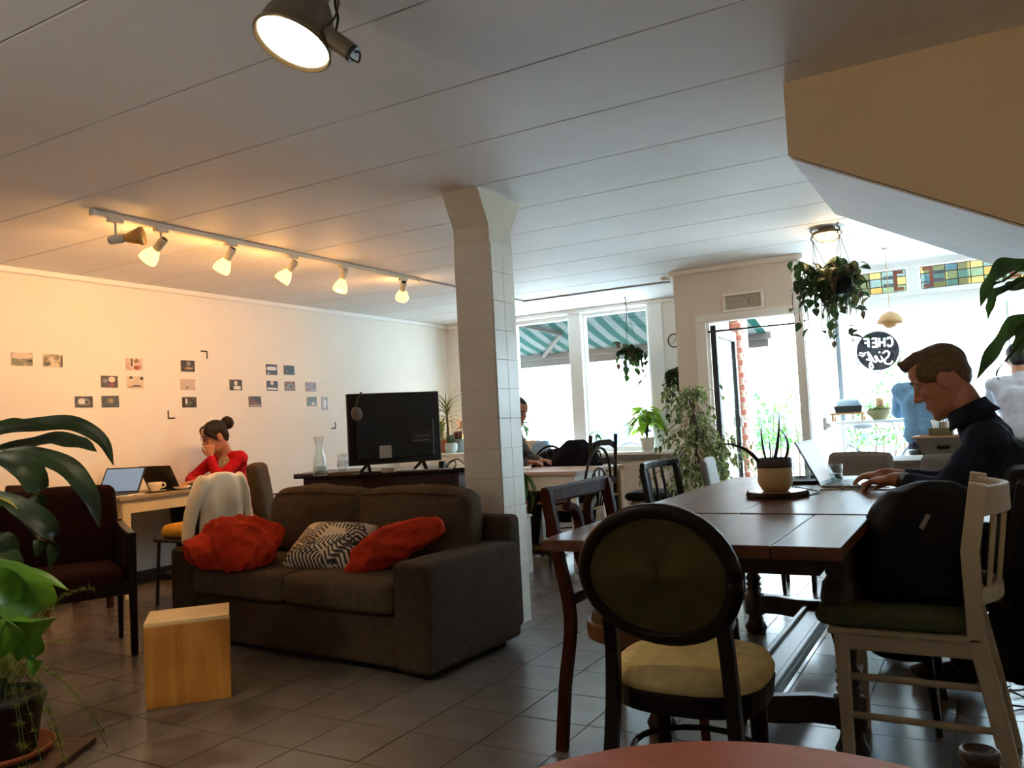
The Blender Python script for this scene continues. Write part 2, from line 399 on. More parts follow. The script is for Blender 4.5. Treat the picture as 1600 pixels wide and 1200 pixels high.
CG = {'cream': pane_mat('glass_cream', (150, 140, 108), .04), 'mint': pane_mat('glass_mint', (124, 132, 116), .04), 'sky': pane_mat('glass_sky', (122, 132, 128), .04), 'straw': pane_mat('glass_straw', (146, 132, 96), .04)}
leadm = M('lead_came', (96, 66, 62), .6); slate = M('glass_slate', (92, 96, 108), .3); rust = M('glass_rust', (150, 84, 70), .35)
def leaded(n, x0, x1, z0, z1):
    w = struct(MB().span(x0, x1, YS+.06, YS+.075, z0-.008, z0).build('window_%d' % n, leadm, label='leaded transom window of pale coloured panes'))
    random.seed(n); nx = max(4, round((x1-x0)/.1)); dx = (x1-x0)/nx; hs = [z0, z0+(z1-z0)*.3, z0+(z1-z0)*.68, z1]
    for i in range(nx):
        for j in range(3):
            c = CG[random.choice(list(CG))]
            MB().span(x0+i*dx+.003, x0+(i+1)*dx-.003, YS+.062, YS+.068, hs[j]+.003, hs[j+1]-.003).build('coloured_pane', c, w)
    came = MB()
    for i in range(nx+1): came.span(x0+i*dx-.004, x0+i*dx+.004, YS+.058, YS+.072, z0, z1)
    for z in hs: came.span(x0, x1, YS+.058, YS+.072, z-.004, z+.004)
    came.build('lead_came', leadm, w)
    for s_, xe in ((1, x0+.02), (-1, x1-.02)):
        d = MB(); f = lambda a, b, c, e: d.span(xe+s_*a, xe+s_*b, YS+.05, YS+.057, c, e)
        f(.055, .085, z0+.01, z1-.01); f(0, .0545, z1-.04, z1-.01); f(0, .0545, z0+.01, z0+.04)
        d.build('rust_glass_ornament', rust, w)
        d2 = MB(); d2.span(xe+s_*.0855, xe+s_*.18, YS+.05, YS+.057, z1-.085, z1-.05); d2.span(xe+s_*.0855, xe+s_*.18, YS+.05, YS+.057, z0+.05, z0+.085)
        d2.build('slate_glass_ornament', slate, w)
leaded(4, -1.19, -.545, 2.21, 2.42); leaded(5, -.42, .41, 2.21, 2.42); leaded(6, .51, 1.27, 2.21, 2.42)

# stair bulkhead
SY0, SY1 = 3.45, 4.62
bk = M('bulkhead_warm_lit', (214, 196, 166), .8, var=.03, vs=3)  # white paint, with the warm lamplight on it put into the colour
sl = .53
st = MB().prism([(-.615, H+.05), (-.615, 2.18), (1.56, 2.18-sl*2.175), (1.56, H+.05)], SY1-SY0, ((0, SY0, 0), (1, 0, 0), (0, 0, 1), (0, 1, 0)))
struct(st.build('wall_stair', bk, label='boxed underside of the staircase'))
MB().prism([(-.605, 2.172), (1.55, 2.172-sl*2.155), (1.55, 2.164-sl*2.155), (-.605, 2.164)], SY1-SY0-.02, ((0, SY0+.015, 0), (1, 0, 0), (0, 0, 1), (0, 1, 0))).build('soffit_board', M('soffit_paint', (226, 226, 228), .6, var=.05, vs=4, stretch=(1, 6, 1)), bpy.data.objects['wall_stair'])

# tiled column with a haunch towards front and back
pA = at(763, 350, X=-2.36); pB = at(786, 350, X=-2.36)
cx0, cx1, cy0, cy1, cz = -2.60, -2.36, pA.y, max(pB.y, pA.y+.25), pA.z
col = MB().span(cx0, cx1, cy0, cy1, 0, cz)
col.loft([[(cx0, cy0, cz), (cx1, cy0, cz), (cx1, cy1, cz), (cx0, cy1, cz)], [(cx0, 3.86, H), (cx1, 3.86, H), (cx1, cy1+.14, H), (cx0, cy1+.14, H)]])
column = struct(col.build('column', M('column_paint', (232, 224, 206), .6, var=.03, vs=4)))
th = .168
def ctile(sx, sy, c): MB().box(c, (sx, sy, th-.002)).build('wall_tile', colt, column, bevel=.0012, seg=1)
for k in range(int(cz/th)):
    z = th*(k+.5)
    ctile(cx1-cx0-.002, .008, ((cx0+cx1)/2, cy0-.003, z))
    w2 = (cy1-cy0)/2
    for j in range(2): ctile(.008, w2-.002, (cx1+.003, cy0+w2*(j+.5), z))
# ------------------------------------------------------------------ outside: street, terrace, awning, hedge, houses
pav = M('pavement', (236, 234, 230), .9, var=.08, vs=3)
struct(MB().span(-30, 25, 9.3, 16, -.1, -.01).build('pavement', pav))
struct(MB().span(-30, 25, 16, 40, -.16, -.07).build('street', M('asphalt', (170, 172, 175), .9, var=.06, vs=3)))
fac = M('house_plaster', (238, 236, 230), .9); facw = M('far_glass', (120, 150, 170), .2)
def house(x0, x1, y, z, lab):
    h = thing('house', lab, 'building', ((x0+x1)/2, y+2, -.1), 0)
    MB().span(x0, x1, y, y+4, -.1, z).build('wall', fac, h, w=True)
    MB().span(x0-.1, x1+.1, y-.25, y, z-.2, z+.1).build('cornice', trimw, h, w=True)
    nx = int((x1-x0)/2.2)
    for f in range(3):
        for i in range(nx):
            xc = x0+(i+.5)*(x1-x0)/nx; zz = 1.0+f*3
            if f == 0 and i % 3 == 1:
                MB().span(xc-.5, xc+.5, y-.05, y+.02, -.05, 2.3).build('house_door', M('far_door', (70, 96, 122), .6), h, w=True, bevel=.02); continue
            fr = MB().span(xc-.62, xc+.62, y-.06, y+.02, zz-.08, zz+1.6).build('window_frame', trimw, h, w=True, bevel=.02)
            MB().span(xc-.52, xc-.03, y-.08, y-.05, zz, zz+1.5).build('window_pane', facw, fr, w=True)
            MB().span(xc+.03, xc+.52, y-.08, y-.05, zz, zz+1.5).build('window_pane', facw, fr, w=True)
house(-22, -9.2, 25, 9.5, 'pale house across the street, seen through the two awning windows')
house(-9, 0.6, 25, 8.8, 'pale house across the street, seen through the open door')
house(0.8, 16, 25, 9.2, 'pale house across the street behind the round window sign')
# awning
awm = M('awning_cloth', (232, 232, 226), .8, spec=.02)
nt = awm.node_tree; b = nt.nodes['Principled BSDF']; tc = nt.nodes.new('ShaderNodeTexCoord'); wv = nt.nodes.new('ShaderNodeTexWave'); wv.wave_type = 'BANDS'; wv.bands_direction = 'X'
wv.inputs['Scale'].default_value = 1.35; cr_ = nt.nodes.new('ShaderNodeValToRGB'); cr_.color_ramp.interpolation = 'CONSTANT'
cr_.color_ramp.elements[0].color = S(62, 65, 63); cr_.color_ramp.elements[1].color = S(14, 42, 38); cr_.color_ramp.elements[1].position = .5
nt.links.new(tc.outputs['Object'], wv.inputs[0]); nt.links.new(wv.outputs[1], cr_.inputs[0]); nt.links.new(cr_.outputs[0], b.inputs['Base Color'])
aw = thing('awning', 'green and white striped awning outside the two front windows', 'awning', (-4.2, 9.32, 2.5))
def awp(u, v): y = 9.34+v*1.75; return (-6.3+u*3.9, y, 2.72-.56*v-.06*math.sin(PI*v))
MB().grid(awp, 12, 8).build('awning_cloth', awm, aw, w=True, smooth=True, solid=.004)
awf = M('awning_frame', (56, 52, 48), .7, spec=.03)
MB().beam((-6.35, 11.1, 2.13), (-2.35, 11.1, 2.13), .07, .1).build('front_bar', awf, aw, w=True, bevel=.01)
MB().span(-6.3, -2.4, 11.13, 11.14, 1.98, 2.14).build('valance', awf, aw, w=True)
MB().span(-6.3, -2.4, 9.3, 9.42, 2.66, 2.8).build('cassette', awf, aw, w=True, bevel=.02)
for x in (-5.75, -3.25):
    MB().beam((x, 9.4, 2.6), (x+.75, 10.2, 2.34), .05, .05).beam((x+.75, 10.2, 2.34), (x, 11.08, 2.12), .05, .05).build('folding_arm', awf, aw, w=True, bevel=.008)
    MB().beam((x-1.3, 10.2, 2.42), (x+1.3, 10.2, 2.42), .03, .05).build('cross_rail', awf, aw, w=True)
# hedge beyond the door, leafy clumps
random.seed(4)
hedge = thing('hedge', 'light green hedge across the pavement, seen through the open door', 'hedge', (-2.2, 13.2, -.01))
hl = MB()
for i in range(2600):
    cx_ = random.uniform(-4.2, -.4); zt = .55+1.0*random.random()**1.6*(1+.35*math.sin(cx_*5))
    p = V((cx_, 13.2+random.uniform(-.4, .4), zt)); d = V((random.uniform(-1, 1), random.uniform(-1, .4), random.uniform(-.4, 1))).normalized()*.09
    hl.leaf([p, p+d*.5, p+d+V((0, 0, -.02))], .035, seg=1)
hl.build('foliage', leafmat('hedge_leaf', (48, 96, 40), (96, 140, 62), 3), hedge, w=True, kind='stuff')
hs = MB()
for i in range(26):
    x = -4.1+i*.145; hs.tube([(x, 13.2, -.01), (x+random.uniform(-.1, .1), 13.2+random.uniform(-.2, .2), .6), (x+random.uniform(-.15, .15), 13.1, 1.2)], [.02, .014, .006], 5)
hs.build('stem', M('bark', (92, 74, 56), .9), hedge, w=True)
# bicycle parked beyond the shop window, and one beyond the awning window
def bicycle(lab, loc, rz, cm):
    t = thing('bicycle', lab, 'bicycle', loc, rz, 'bicycles parked in the street')
    blk = M('tyre_black', (40, 42, 46), .8)
    for x in (-.52, .52):
        ty = MB(); ty.tube([(x+.33*math.cos(a), 0, .34+.33*math.sin(a)) for a in [2*PI*k/28 for k in range(29)]], .02, 6); wh = ty.build('wheel', blk, t)
        sp_ = MB()
        for k in range(12): a = PI*k/6; sp_.tube([(x, 0, .34), (x+.32*math.cos(a), 0, .34+.32*math.sin(a))], .003, 4)
        sp_.build('spokes', M('steel', (190, 192, 195), .3, .9), wh)
    f = MB()
    for a, b_ in (((-.52, .34), (-.1, .34)), ((-.1, .34), (-.2, .82)), ((-.52, .34), (-.2, .78)), ((-.1, .34), (.36, .78)), ((-.2, .74), (.36, .8)), ((.52, .34), (.34, .95))):
        f.tube([(a[0], 0, a[1]), (b_[0], 0, b_[1])], .017, 6)
    f.build('bicycle_frame', cm, t)
    MB().ell((-.22, 0, .88), (.13, .07, .04)).build('saddle', blk, t, smooth=True)
    MB().tube([(.34, 0, .95), (.36, .08, 1.02), (.22, .28, 1.0)], .012).tube([(.36, 0, 1.0), (.36, -.08, 1.02), (.22, -.28, 1.0)], .012).build('handlebar', M('steel', (190, 192, 195), .3, .9), t)
bicycle('bicycle parked on the pavement under the shelf of the shop window', (at(1378, 690, Y=11.4).x, 11.4, -.01), .2, M('bike_teal', (70, 120, 140), .4))
bicycle('dark bicycle parked beyond the right awning window', (-5.2, 14.4, -.01), .15, M('bike_black', (52, 56, 62), .4))
# bluish street post beyond the right awning window
pt = thing('street_post', 'pale blue square post standing beyond the right awning window', 'post', (-5.25, 11.8, -.01))
MB().span(-5.32, -5.18, 11.73, 11.87, -.01, 3.4).build('shaft', M('post_blue', (150, 180, 196), .7), pt, w=True, bevel=.01)
MB().span(-5.36, -5.14, 11.69, 11.91, -.01, .2).build('base', M('post_blue', (150, 180, 196), .7), pt, w=True, bevel=.01)

# ------------------------------------------------------------------ round sign on the shop window, lettered to be read from the street
sg = thing('window_sign', 'round black shop sign with white lettering stuck on the window', 'sign', (-.84, YS+.07, 1.66))
sblk = M('sign_black', (34, 30, 38), .6); swh = M('sign_white', (250, 250, 250), .6)
SR = .192
def onsign(poly, nm, mt, lift):   # sign plane seen from the street: +x in the street reader's view is -X here
    MB().prism(poly, .002, ((0, .001+lift, 0), (-1, 0, 0), (0, 0, 1), (0, 1, 0))).build(nm, mt, sg)
disc = MB().lathe([(SR, 0), (SR, .003)], (0, 0, 0), 64, (0, 1, 0)).build('disc', sblk, sg)
for k in range(6):
    a0 = PI/2+k*PI/3-.22
    onsign([((SR+.016)*math.cos(a0+.44*i/8), (SR+.016)*math.sin(a0+.44*i/8)) for i in range(9)]+[((SR+.016+.011*math.sin(PI*i/8)+.001)*math.cos(a0+.44*i/8), (SR+.016+.011*math.sin(PI*i/8)+.001)*math.sin(a0+.44*i/8)) for i in range(8, -1, -1)], 'rim_arc', sblk, 0)
tlw = leafmat('sign_letter', (250, 250, 250), (250, 250, 250), 5, .6, .8)
def stroke(pts, w):
    # letters are let into the disc: a slot is cut through it and filled with white film
    P = [V((-x*.865, .0015, z*.865)) for x, z in pts]; w = w*.78
    ct = MB().strip(P, w, .02, up=(0, 1, 0)).build('cutter', sblk); ct.parent = sg
    md = disc.modifiers.new('slot', 'BOOLEAN'); md.operation = 'DIFFERENCE'; md.solver = 'EXACT'; md.use_self = True; md.object = ct; CUT.append(ct)
    MB().strip(P, w, .0014, up=(0, 1, 0)).build('letter', tlw, sg)
CUT = []
def letters(spec, ox, oz, h, w, lw, tilt=0):
    x = ox
    for ch in spec:
        G = {'C': [[(.95, .82), (.7, 1), (.35, 1), (.08, .78), (0, .5), (.08, .22), (.35, 0), (.7, 0), (.95, .18)]], 'H': [[(0, 0), (0, 1)], [(.9, 0), (.9, 1)], [(0, .5), (.9, .5)]],
             'E': [[(.85, 0), (-.16, 0)], [(0, 0), (0, 1)], [(-.16, 1), (.85, 1)], [(0, .5), (.75, .5)]], 'F': [[(0, 0), (0, 1)], [(-.16, 1), (.85, 1)], [(0, .52), (.7, .52)]]}[ch]
        for s_ in G: stroke([(x+a*w, oz+b_*h+tilt*(x+a*w)) for a, b_ in s_], lw)
        x += w*1.42
letters('CHEF', -.158, .045, .095, .058, .022, .03)
scr = [crom([(-.05, -.035), (-.085, -.01), (-.115, -.03), (-.105, -.07), (-.07, -.105), (-.075, -.15), (-.12, -.155), (-.145, -.125)], 4),
       crom([(-.07, -.15), (-.045, -.1), (-.03, -.06), (-.04, -.11), (-.02, -.125), (.005, -.095), (.02, -.06), (.035, -.07), (.02, -.09), (.01, -.1), (.03, -.125), (.055, -.1), (.075, -.05), (.105, 0)], 4),
       crom([(.105, 0), (.095, -.05), (.075, -.13), (.06, -.18), (.085, -.19), (.095, -.15), (.075, -.11), (.125, -.085)], 4)]
for s_ in scr: stroke([(a[0], a[1]) for a in s_], .017)
stroke([(-.022, -.012), (-.01, -.024)], .018)
stroke([(.12, -.01), (.15, -.02), (.19, -.005)], .014); stroke([(.13, -.035), (.165, -.045), (.2, -.03)], .01); stroke([(.15, -.03), (.16, -.06)], .008)
dg_ = bpy.context.evaluated_depsgraph_get(); dm = bpy.data.meshes.new_from_object(disc.evaluated_get(dg_)); disc.modifiers.clear(); disc.data = dm
for ct in CUT: bpy.data.objects.remove(ct)

# ------------------------------------------------------------------ lamps on the ceiling
whm = M('lamp_white', (226, 220, 206), .45); brs = M('aged_metal', (128, 116, 96), .5, .35); blkp = M('black_plastic', (26, 26, 28), .5)
glow = emis('lit_amber_glass', (255, 184, 76), 9); glowhot = emis('lit_bulb', (255, 240, 205), 14)
def amber_unlit(): return M('amber_glass', (236, 176, 92), .25)
rail = thing('track_rail', 'long white ceiling rail carrying six spotlights', 'light rail', (-4.28, 4.36, H))
MB().span(-4.298, -4.262, 2.83, 5.92, H-.034, H-.004).build('rail_channel', whm, rail, w=True, bevel=.004)
for y in (2.83, 5.92): MB().span(-4.302, -4.258, y-.012, y+.012, H-.038, H-.002).build('end_cap', whm, rail, w=True, bevel=.003)
MB().span(-4.29, -4.27, 5.93, 7.94, H-.014, H).build('conduit', M('grey_conduit', (150, 150, 152), .5), rail, w=True)
MB().span(-4.29, -2.62, 7.86, 7.9, H-.016, H).build('conduit', M('grey_conduit', (150, 150, 152), .5), rail, w=True)
MB().span(-4.31, -4.25, 4.3, 4.42, H-.006, H).build('mounting_plate', whm, rail, w=True)
heads = [((180, 343), (168, 372), (205, 371), 0, 'unlit spotlight at the near end of the rail, turned sideways'),
         ((251, 355), (256, 381), (236, 399), 1, 'lit amber spotlight, second from the near end of the rail'),
         ((360, 380), (364, 396), (347, 419), 1, 'lit amber spotlight, third from the near end of the rail'),
         ((457, 400), (459, 415), (440, 438), 1, 'lit amber spotlight, fourth from the near end of the rail'),
         ((537, 416), (536, 428), (530, 457), 1, 'lit amber spotlight hanging straight down, fifth along the rail'),
         ((630, 436), (630, 446), (628, 466), 1, 'lit amber spotlight at the far end of the rail by the column')]
for i, (a, s_, e, lit, lab) in enumerate(heads):
    A = at(*a, X=-4.28); A = V((-4.28, A.y, H-.034)); P = at(*s_, X=-4.28); P.y = A.y
    Dp = (P-CAMP).dot(F_); E = at(*e, D=Dp) if i == 0 else at(*e, X=-4.30-(.05 if i != 4 else 0)); ax = (E-P).normalized()
    t = thing('track_spotlight', lab, 'spotlight', A, 0, 'spotlights on the ceiling rail')
    MB().span(A.x-.017, A.x+.017, A.y-.045, A.y+.045, A.z-.022, A.z+.002).build('rail_adapter', whm, t, w=True, bevel=.003)
    MB().tube([A+V((0, 0, -.02)), (A+P)/2+V((0, 0, 0)), P+V((0, 0, .012))], .007, 8).build('stem', whm, t, w=True)
    q0 = P-ax*.035
    so = MB().lathe([(.012, 0), (.026, .004), (.028, .03), (.027, .085), (.024, .09)], q0, 16, ax).build('lamp_socket', whm, t, w=True, smooth=True)
    MB().lathe([(.019, -.004), (.019, .002)], q0, 12, ax).build('socket_back', blkp, so, w=True)
    sh = MB().lathe([(.024, .082), (.032, .098), (.049, .13), (.056, .16), (.054, .178)] if lit else [(.022, .085), (.026, .1), (.042, .15), (.056, .19)], q0, 18, ax)
    sh.build('glass_shade', glow if lit else amber_unlit(), t, w=True, smooth=True)
    if lit:
        c_ = q0+ax*.22
        lamp('spot_bulb', 'POINT', c_, 8, WARM, .04)
        lamp('spot_beam', 'SPOT', c_, 31, (1, .50, .18), .04, c_+V((-1, -.28, -.38)), 120, .8)
# big reflector lamp near the camera
L0 = V((-1.71, 1.79, H))
hb = at(457, 68, D=2.36)
bigp = thing('reflector_lamp', 'big round lit reflector lamp hanging from the ceiling above the sofa', 'lamp', L0)
axl = V((-.16, -.36, -.9)).normalized()
sp0 = hb-axl*.16
MB().lathe([(.045, .0), (.06, .01), (.085, .05), (.104, .1), (.11, .15), (.118, .16), (.116, .165), (.106, .155), (.098, .1), (.05, .03)], sp0, 40, axl, cap1=False).build('reflector_dome', brs, bigp, w=True, smooth=True)
MB().lathe([(.108, .15), (.111, .154)], sp0, 32, axl).build('front_glass', glowhot, bigp, w=True)
MB().lathe([(.112, .153), (.117, .156), (.117, .163), (.112, .166)], sp0, 40, axl, cap0=False, cap1=False).build('rim_ring', M('ring_brass', (170, 150, 110), .3, .8), bigp, w=True, smooth=True)
MB().lathe([(.04, -.11), (.045, -.1), (.048, .0), (.05, .02)], sp0, 20, axl).build('lamp_housing', brs, bigp, w=True, smooth=True)
MB().tube([sp0-axl*.06+V((.045, 0, 0)), sp0-axl*.06+V((.07, .02, .06)), L0+V((.03, 0, -.0))], .008).tube([sp0-axl*.06+V((-.045, 0, 0)), sp0-axl*.06+V((-.06, .02, .06)), L0+V((-.03, 0, 0))], .008).build('bracket', brs, bigp, w=True)
b0, b1 = at(508, 52, D=2.33), at(548, 82, D=2.33)
bx = MB().tube([b0, b1], .026, 14).build('ballast_tube', brs, bigp, w=True, smooth=False)
MB().tube([b1, b1+(b1-b0).normalized()*.012], .026, 14).build('tube_cap', blkp, bx, w=True)
MB().tube(crom([b1, at(562, 82, D=2.32), at(560, 97, D=2.32), at(549, 92, D=2.33)], 5), .003, 6).build('wire_loop', blkp, bx, w=True)
MB().beam(at(470, 36, D=2.4), at(512, 58, D=2.35), .03, .02).build('ballast_arm', brs, bigp, w=True)
cbl = MB(); cbl.tube(crom([at(522, 58, D=2.33), at(528, 30, D=2.36), at(524, 8, D=2.4), at(524, -12, Z=H)], 5), .004, 6); cbl.tube(crom([at(520, 52, D=2.33), at(515, 40, D=2.34), at(526, 20, D=2.38), at(530, -12, Z=H)], 5), .003, 6)
cbl.build('cable', blkp, bigp, w=True, smooth=True)
lamp('reflector_beam', 'SPOT', hb+axl*.03, 26, (1, .78, .52), .09, hb+axl*2, 130, .6)
# caged bulkhead lamp by the hanging plants
c2 = at(1292, 362, Z=H-.03); c2.z = H
cl = thing('cage_lamp', 'round caged ceiling lamp glowing above the hanging plant pots', 'lamp', c2)
MB().lathe([(.06, 0), (.06, -.03), (.05, -.035)], c2, 20).build('lamp_base', brs, cl, w=True)
MB().lathe([(.1, -.03), (.112, -.045), (.1, -.05)], c2, 28).build('lamp_ring', brs, cl, w=True, smooth=True)
MB().lathe([(.095, -.045), (.085, -.07), (.05, -.085), (.001, -.09)], c2, 24, cap1=False).build('glass_bowl', emis('lit_bowl', (255, 214, 160), 6), cl, w=True, smooth=True)
for k in range(4):
    a = k*PI/4
    MB().tube([c2+V((.108*math.cos(a)*s_, .108*math.sin(a)*s_, -.045 if abs(s_) == 1 else -.1)) for s_ in (-1, -.6, 0, .6, 1)], .003, 5).build('cage_wire', brs, cl, w=True)
lamp('cage_bulb', 'POINT', c2+V((0, 0, -.16)), 5, WARMW, .06)
# flower-shaped pendant by the shop window
c3 = at(1391, 500, Y=7.7)
fp = thing('pendant_lamp', 'small ochre domed pendant lamp hanging before the shop window', 'lamp', (c3.x, c3.y, H))
och = M('ochre_lacquer', (206, 168, 118), .4)
MB().lathe([(.012, .075), (.03, .07), (.075, .045), (.105, 0), (.114, -.03), (.110, -.03), (.1, 0), (.07, .04)], c3, 32, cap1=False).build('dome', och, fp, w=True, smooth=True)
MB().lathe([(.062, -.03), (.058, -.05), (.035, -.068), (.001, -.072)], c3, 24, cap1=False).build('lower_bowl', och, fp, w=True, smooth=True)
MB().tube([c3+V((0, 0, .07)), V((c3.x, c3.y, H))], .003, 6).build('cord', och, fp, w=True)
MB().lathe([(.03, 0), (.03, -.015), (.01, -.02)], (c3.x, c3.y, H), 16).build('ceiling_rose', whm, fp, w=True)

# smoke detector, socket, window contact
sd = at(1040, 437, Z=H-.02); sd.z = H
o = MB().lathe([(.05, 0), (.05, -.022), (.032, -.034)], sd, 20).build('smoke_detector', whm, smooth=True); tag(o, 'round white smoke detector on the ceiling beside the vestibule', 'smoke detector')

# ------------------------------------------------------------------ photo prints and tape corners on the left wall
def photo_mat(seed, cs, sc):
    mt, nt, b = nodes('photo_print_%d' % seed); N = nt.nodes.new; L = nt.links.new
    tc = N('ShaderNodeTexCoord'); mp = N('ShaderNodeMapping'); mp.inputs['Location'].default_value = (seed*3.7, seed*1.3, seed*2.1); L(tc.outputs['Object'], mp.inputs[0])
    n = N('ShaderNodeTexNoise'); n.inputs['Scale'].default_value = sc; n.inputs['Detail'].default_value = 3; L(mp.outputs[0], n.inputs[0])
    r = N('ShaderNodeValToRGB'); r.color_ramp.elements[0].position = .36; r.color_ramp.elements[1].position = .64; r.color_ramp.elements[0].color = S(*cs[0]); r.color_ramp.elements[1].color = S(*cs[-1])
    for k in range(1, len(cs)-1): e = r.color_ramp.elements.new(.36+.28*k/(len(cs)-1)); e.color = S(*cs[k])
    L(n.outputs[0], r.inputs[0]); L(r.outputs[0], b.inputs['Base Color']); b.inputs['Roughness'].default_value = .35
    return mt
WX = -6.1
shapes = {'sky': (206, 190, 176), 'lite': (222, 206, 190), 'dark': (44, 36, 32), 'red': (150, 70, 60), 'green': (92, 100, 74), 'grey': (128, 130, 126), 'white': (226, 220, 212), 'tan': (176, 142, 106), 'lilac': (176, 160, 178)}
SM = {k: M('ink_'+k, c, .4) for k, c in shapes.items()}
# (left, top, right, bottom) in the photograph, base inks, printed shapes as (u0, v0, u1, v1, ink), what it shows
PH = [((17, 551, 51, 572), [(120, 120, 100), (92, 100, 84), (170, 150, 120)], [(0, .55, 1, 1, 'sky'), (.75, .25, 1, .5, 'dark')], 'photo print of a hazy landscape under pale sky, leftmost on the wall'),
      ((67, 553, 98, 574), [(70, 64, 50), (150, 138, 112), (206, 194, 170)], [(.05, .1, .35, .3, 'dark'), (.9, .05, 1, .9, 'dark')], 'photo print of a pale laid table, second from the left in the top row'),
      ((196, 560, 222, 579), [(110, 60, 50), (206, 176, 156), (220, 200, 180)], [(.3, .3, .4, 1, 'dark'), (.45, .05, .85, .4, 'red')], 'photo print with a red figure on pale ground, above the print of a pale room'),
      ((157, 587, 184, 606), [(50, 40, 34), (90, 76, 62), (60, 48, 40)], [(.45, .45, .85, .95, 'lite'), (.1, .4, .4, .75, 'grey'), (.45, .1, .8, .4, 'red')], 'dark photo print with a white dress and a red shape, left of the pale room'),
      ((198, 588, 224, 607), [(206, 186, 164), (222, 206, 188)], [(.12, .8, .35, 1, 'dark'), (.8, .72, 1, 1, 'dark'), (.3, .12, .85, .25, 'dark'), (.05, 0, .4, .2, 'tan')], 'photo print of a pale room with two dark frames'),
      ((116, 619, 145, 637), [(40, 34, 30), (90, 78, 66)], [(.12, .15, .85, .85, 'grey'), (.2, .3, .55, .8, 'white'), (.6, .35, .75, .6, 'dark')], 'photo print of a round white plate, left end of the lowest row'),
      ((158, 618, 186, 637), [(40, 36, 28), (80, 74, 56), (60, 54, 44)], [(.3, .25, .75, .85, 'green'), (.4, .4, .65, .75, 'tan')], 'dark olive photo print beside the print of a plate'),
      ((282, 563, 304, 581), [(30, 26, 26), (60, 50, 48)], [(.4, .5, .7, .95, 'grey'), (.25, .2, .9, .4, 'tan')], 'dark photo print of a cake, topmost of a column of three'),
      ((282, 592, 305, 610), [(196, 170, 158), (214, 192, 180)], [(.3, .15, .6, .35, 'grey')], 'faded pink photo print, middle of a column of three'),
      ((284, 620, 307, 637), [(44, 40, 32), (100, 88, 70)], [(.2, .3, .35, .85, 'white'), (.4, .2, .7, .6, 'green')], 'dark photo print with a green shirt, lowest of a column of three'),
      ((358, 593, 378, 610), [(50, 42, 30), (86, 74, 54)], [(.3, .05, .9, .42, 'white'), (.35, .45, .65, .9, 'lite')], 'photo print of a white cup on brown, alone above the print of a fire'),
      ((388, 619, 408, 636), [(60, 44, 34), (40, 30, 28), (110, 70, 50)], [(.1, .3, .8, .45, 'red'), (.05, .05, .95, .22, 'tan')], 'brown photo print with a red streak, hung alone right of a white cup print'),
      ((415, 569, 433, 586), [(40, 36, 44), (70, 60, 70)], [(.05, .42, .95, .78, 'white'), (.1, .1, .3, .2, 'white')], 'photo print of a white van roof on dark, top left of a block of four'),
      ((443, 571, 460, 586), [(36, 38, 36), (70, 74, 70)], [(.25, .3, .35, .6, 'grey')], 'nearly black photo print, top right of a block of four'),
      ((416, 595, 434, 611), [(40, 40, 48), (90, 90, 96)], [(.35, .6, .6, 1, 'white'), (0, .12, 1, .32, 'white')], 'photo print with a white stripe below, bottom left of a block of four'),
      ((444, 596, 461, 611), [(96, 72, 58), (140, 110, 90)], [(.25, .3, .75, .75, 'grey'), (.45, .35, .7, .6, 'dark')], 'brown photo print with a grey box, bottom right of a block of four'),
      ((477, 597, 494, 612), [(130, 110, 128), (160, 138, 152)], [(.1, .1, .5, .3, 'red')], 'lilac photo print above the grey-green one'),
      ((479, 620, 495, 635), [(92, 100, 94), (110, 118, 112)], [(.45, .1, .75, .45, 'lite')], 'grey-green photo print below the lilac one'),
      ((502, 620, 512, 641), [(110, 112, 120), (150, 150, 156)], [(.3, .1, .7, .8, 'white')], 'only upright photo print, rightmost on the wall')]
paper = M('photo_paper', (228, 222, 212), .5)
for i, (bx_, cs, shp, lab) in enumerate(PH):
    a = at(bx_[0], (bx_[1]+bx_[3])/2, X=WX); b_ = at(bx_[2], (bx_[1]+bx_[3])/2+1, X=WX); zt = at((bx_[0]+bx_[2])/2, bx_[1], X=WX).z; zb = at((bx_[0]+bx_[2])/2, bx_[3], X=WX).z
    w_, h_ = b_.y-a.y, zt-zb
    t = thing('photo_print', lab, 'photo', (WX, (a.y+b_.y)/2, (zt+zb)/2), 0, 'photo prints on the left wall')
    random.seed(i); tl = random.uniform(-.02, .02); t.rotation_euler = (tl, 0, 0)
    MB().box((.0015, 0, 0), (.003, w_, h_)).build('paper', paper, t)
    MB().box((.0036, 0, 0), (.0012, w_*.97, h_*.96)).build('picture', photo_mat(i, cs, 26), t)
    for k, (u0_, v0, u1, v1, ink) in enumerate(shp):
        yc, zc = w_*((u0_+u1)/2-.5)*.96, h_*((v0+v1)/2-.5)*.95; ry, rz_ = w_*(u1-u0_)/2*.96, h_*(v1-v0)/2*.95
        n_ = 14; sq = .55 if ink in ('white', 'dark', 'sky') else .85
        pol = [(yc+ry*math.copysign(abs(math.cos(2*PI*q/n_))**sq, math.cos(2*PI*q/n_)), zc+rz_*math.copysign(abs(math.sin(2*PI*q/n_))**sq, math.sin(2*PI*q/n_))) for q in range(n_)]
        MB().prism(pol, .0003, ((.0042+k*.0002, 0, 0), (0, 1, 0), (0, 0, 1), (1, 0, 0))).build('printed_shape', SM[ink], t)
tape = M('black_tape', (30, 28, 30), .6)
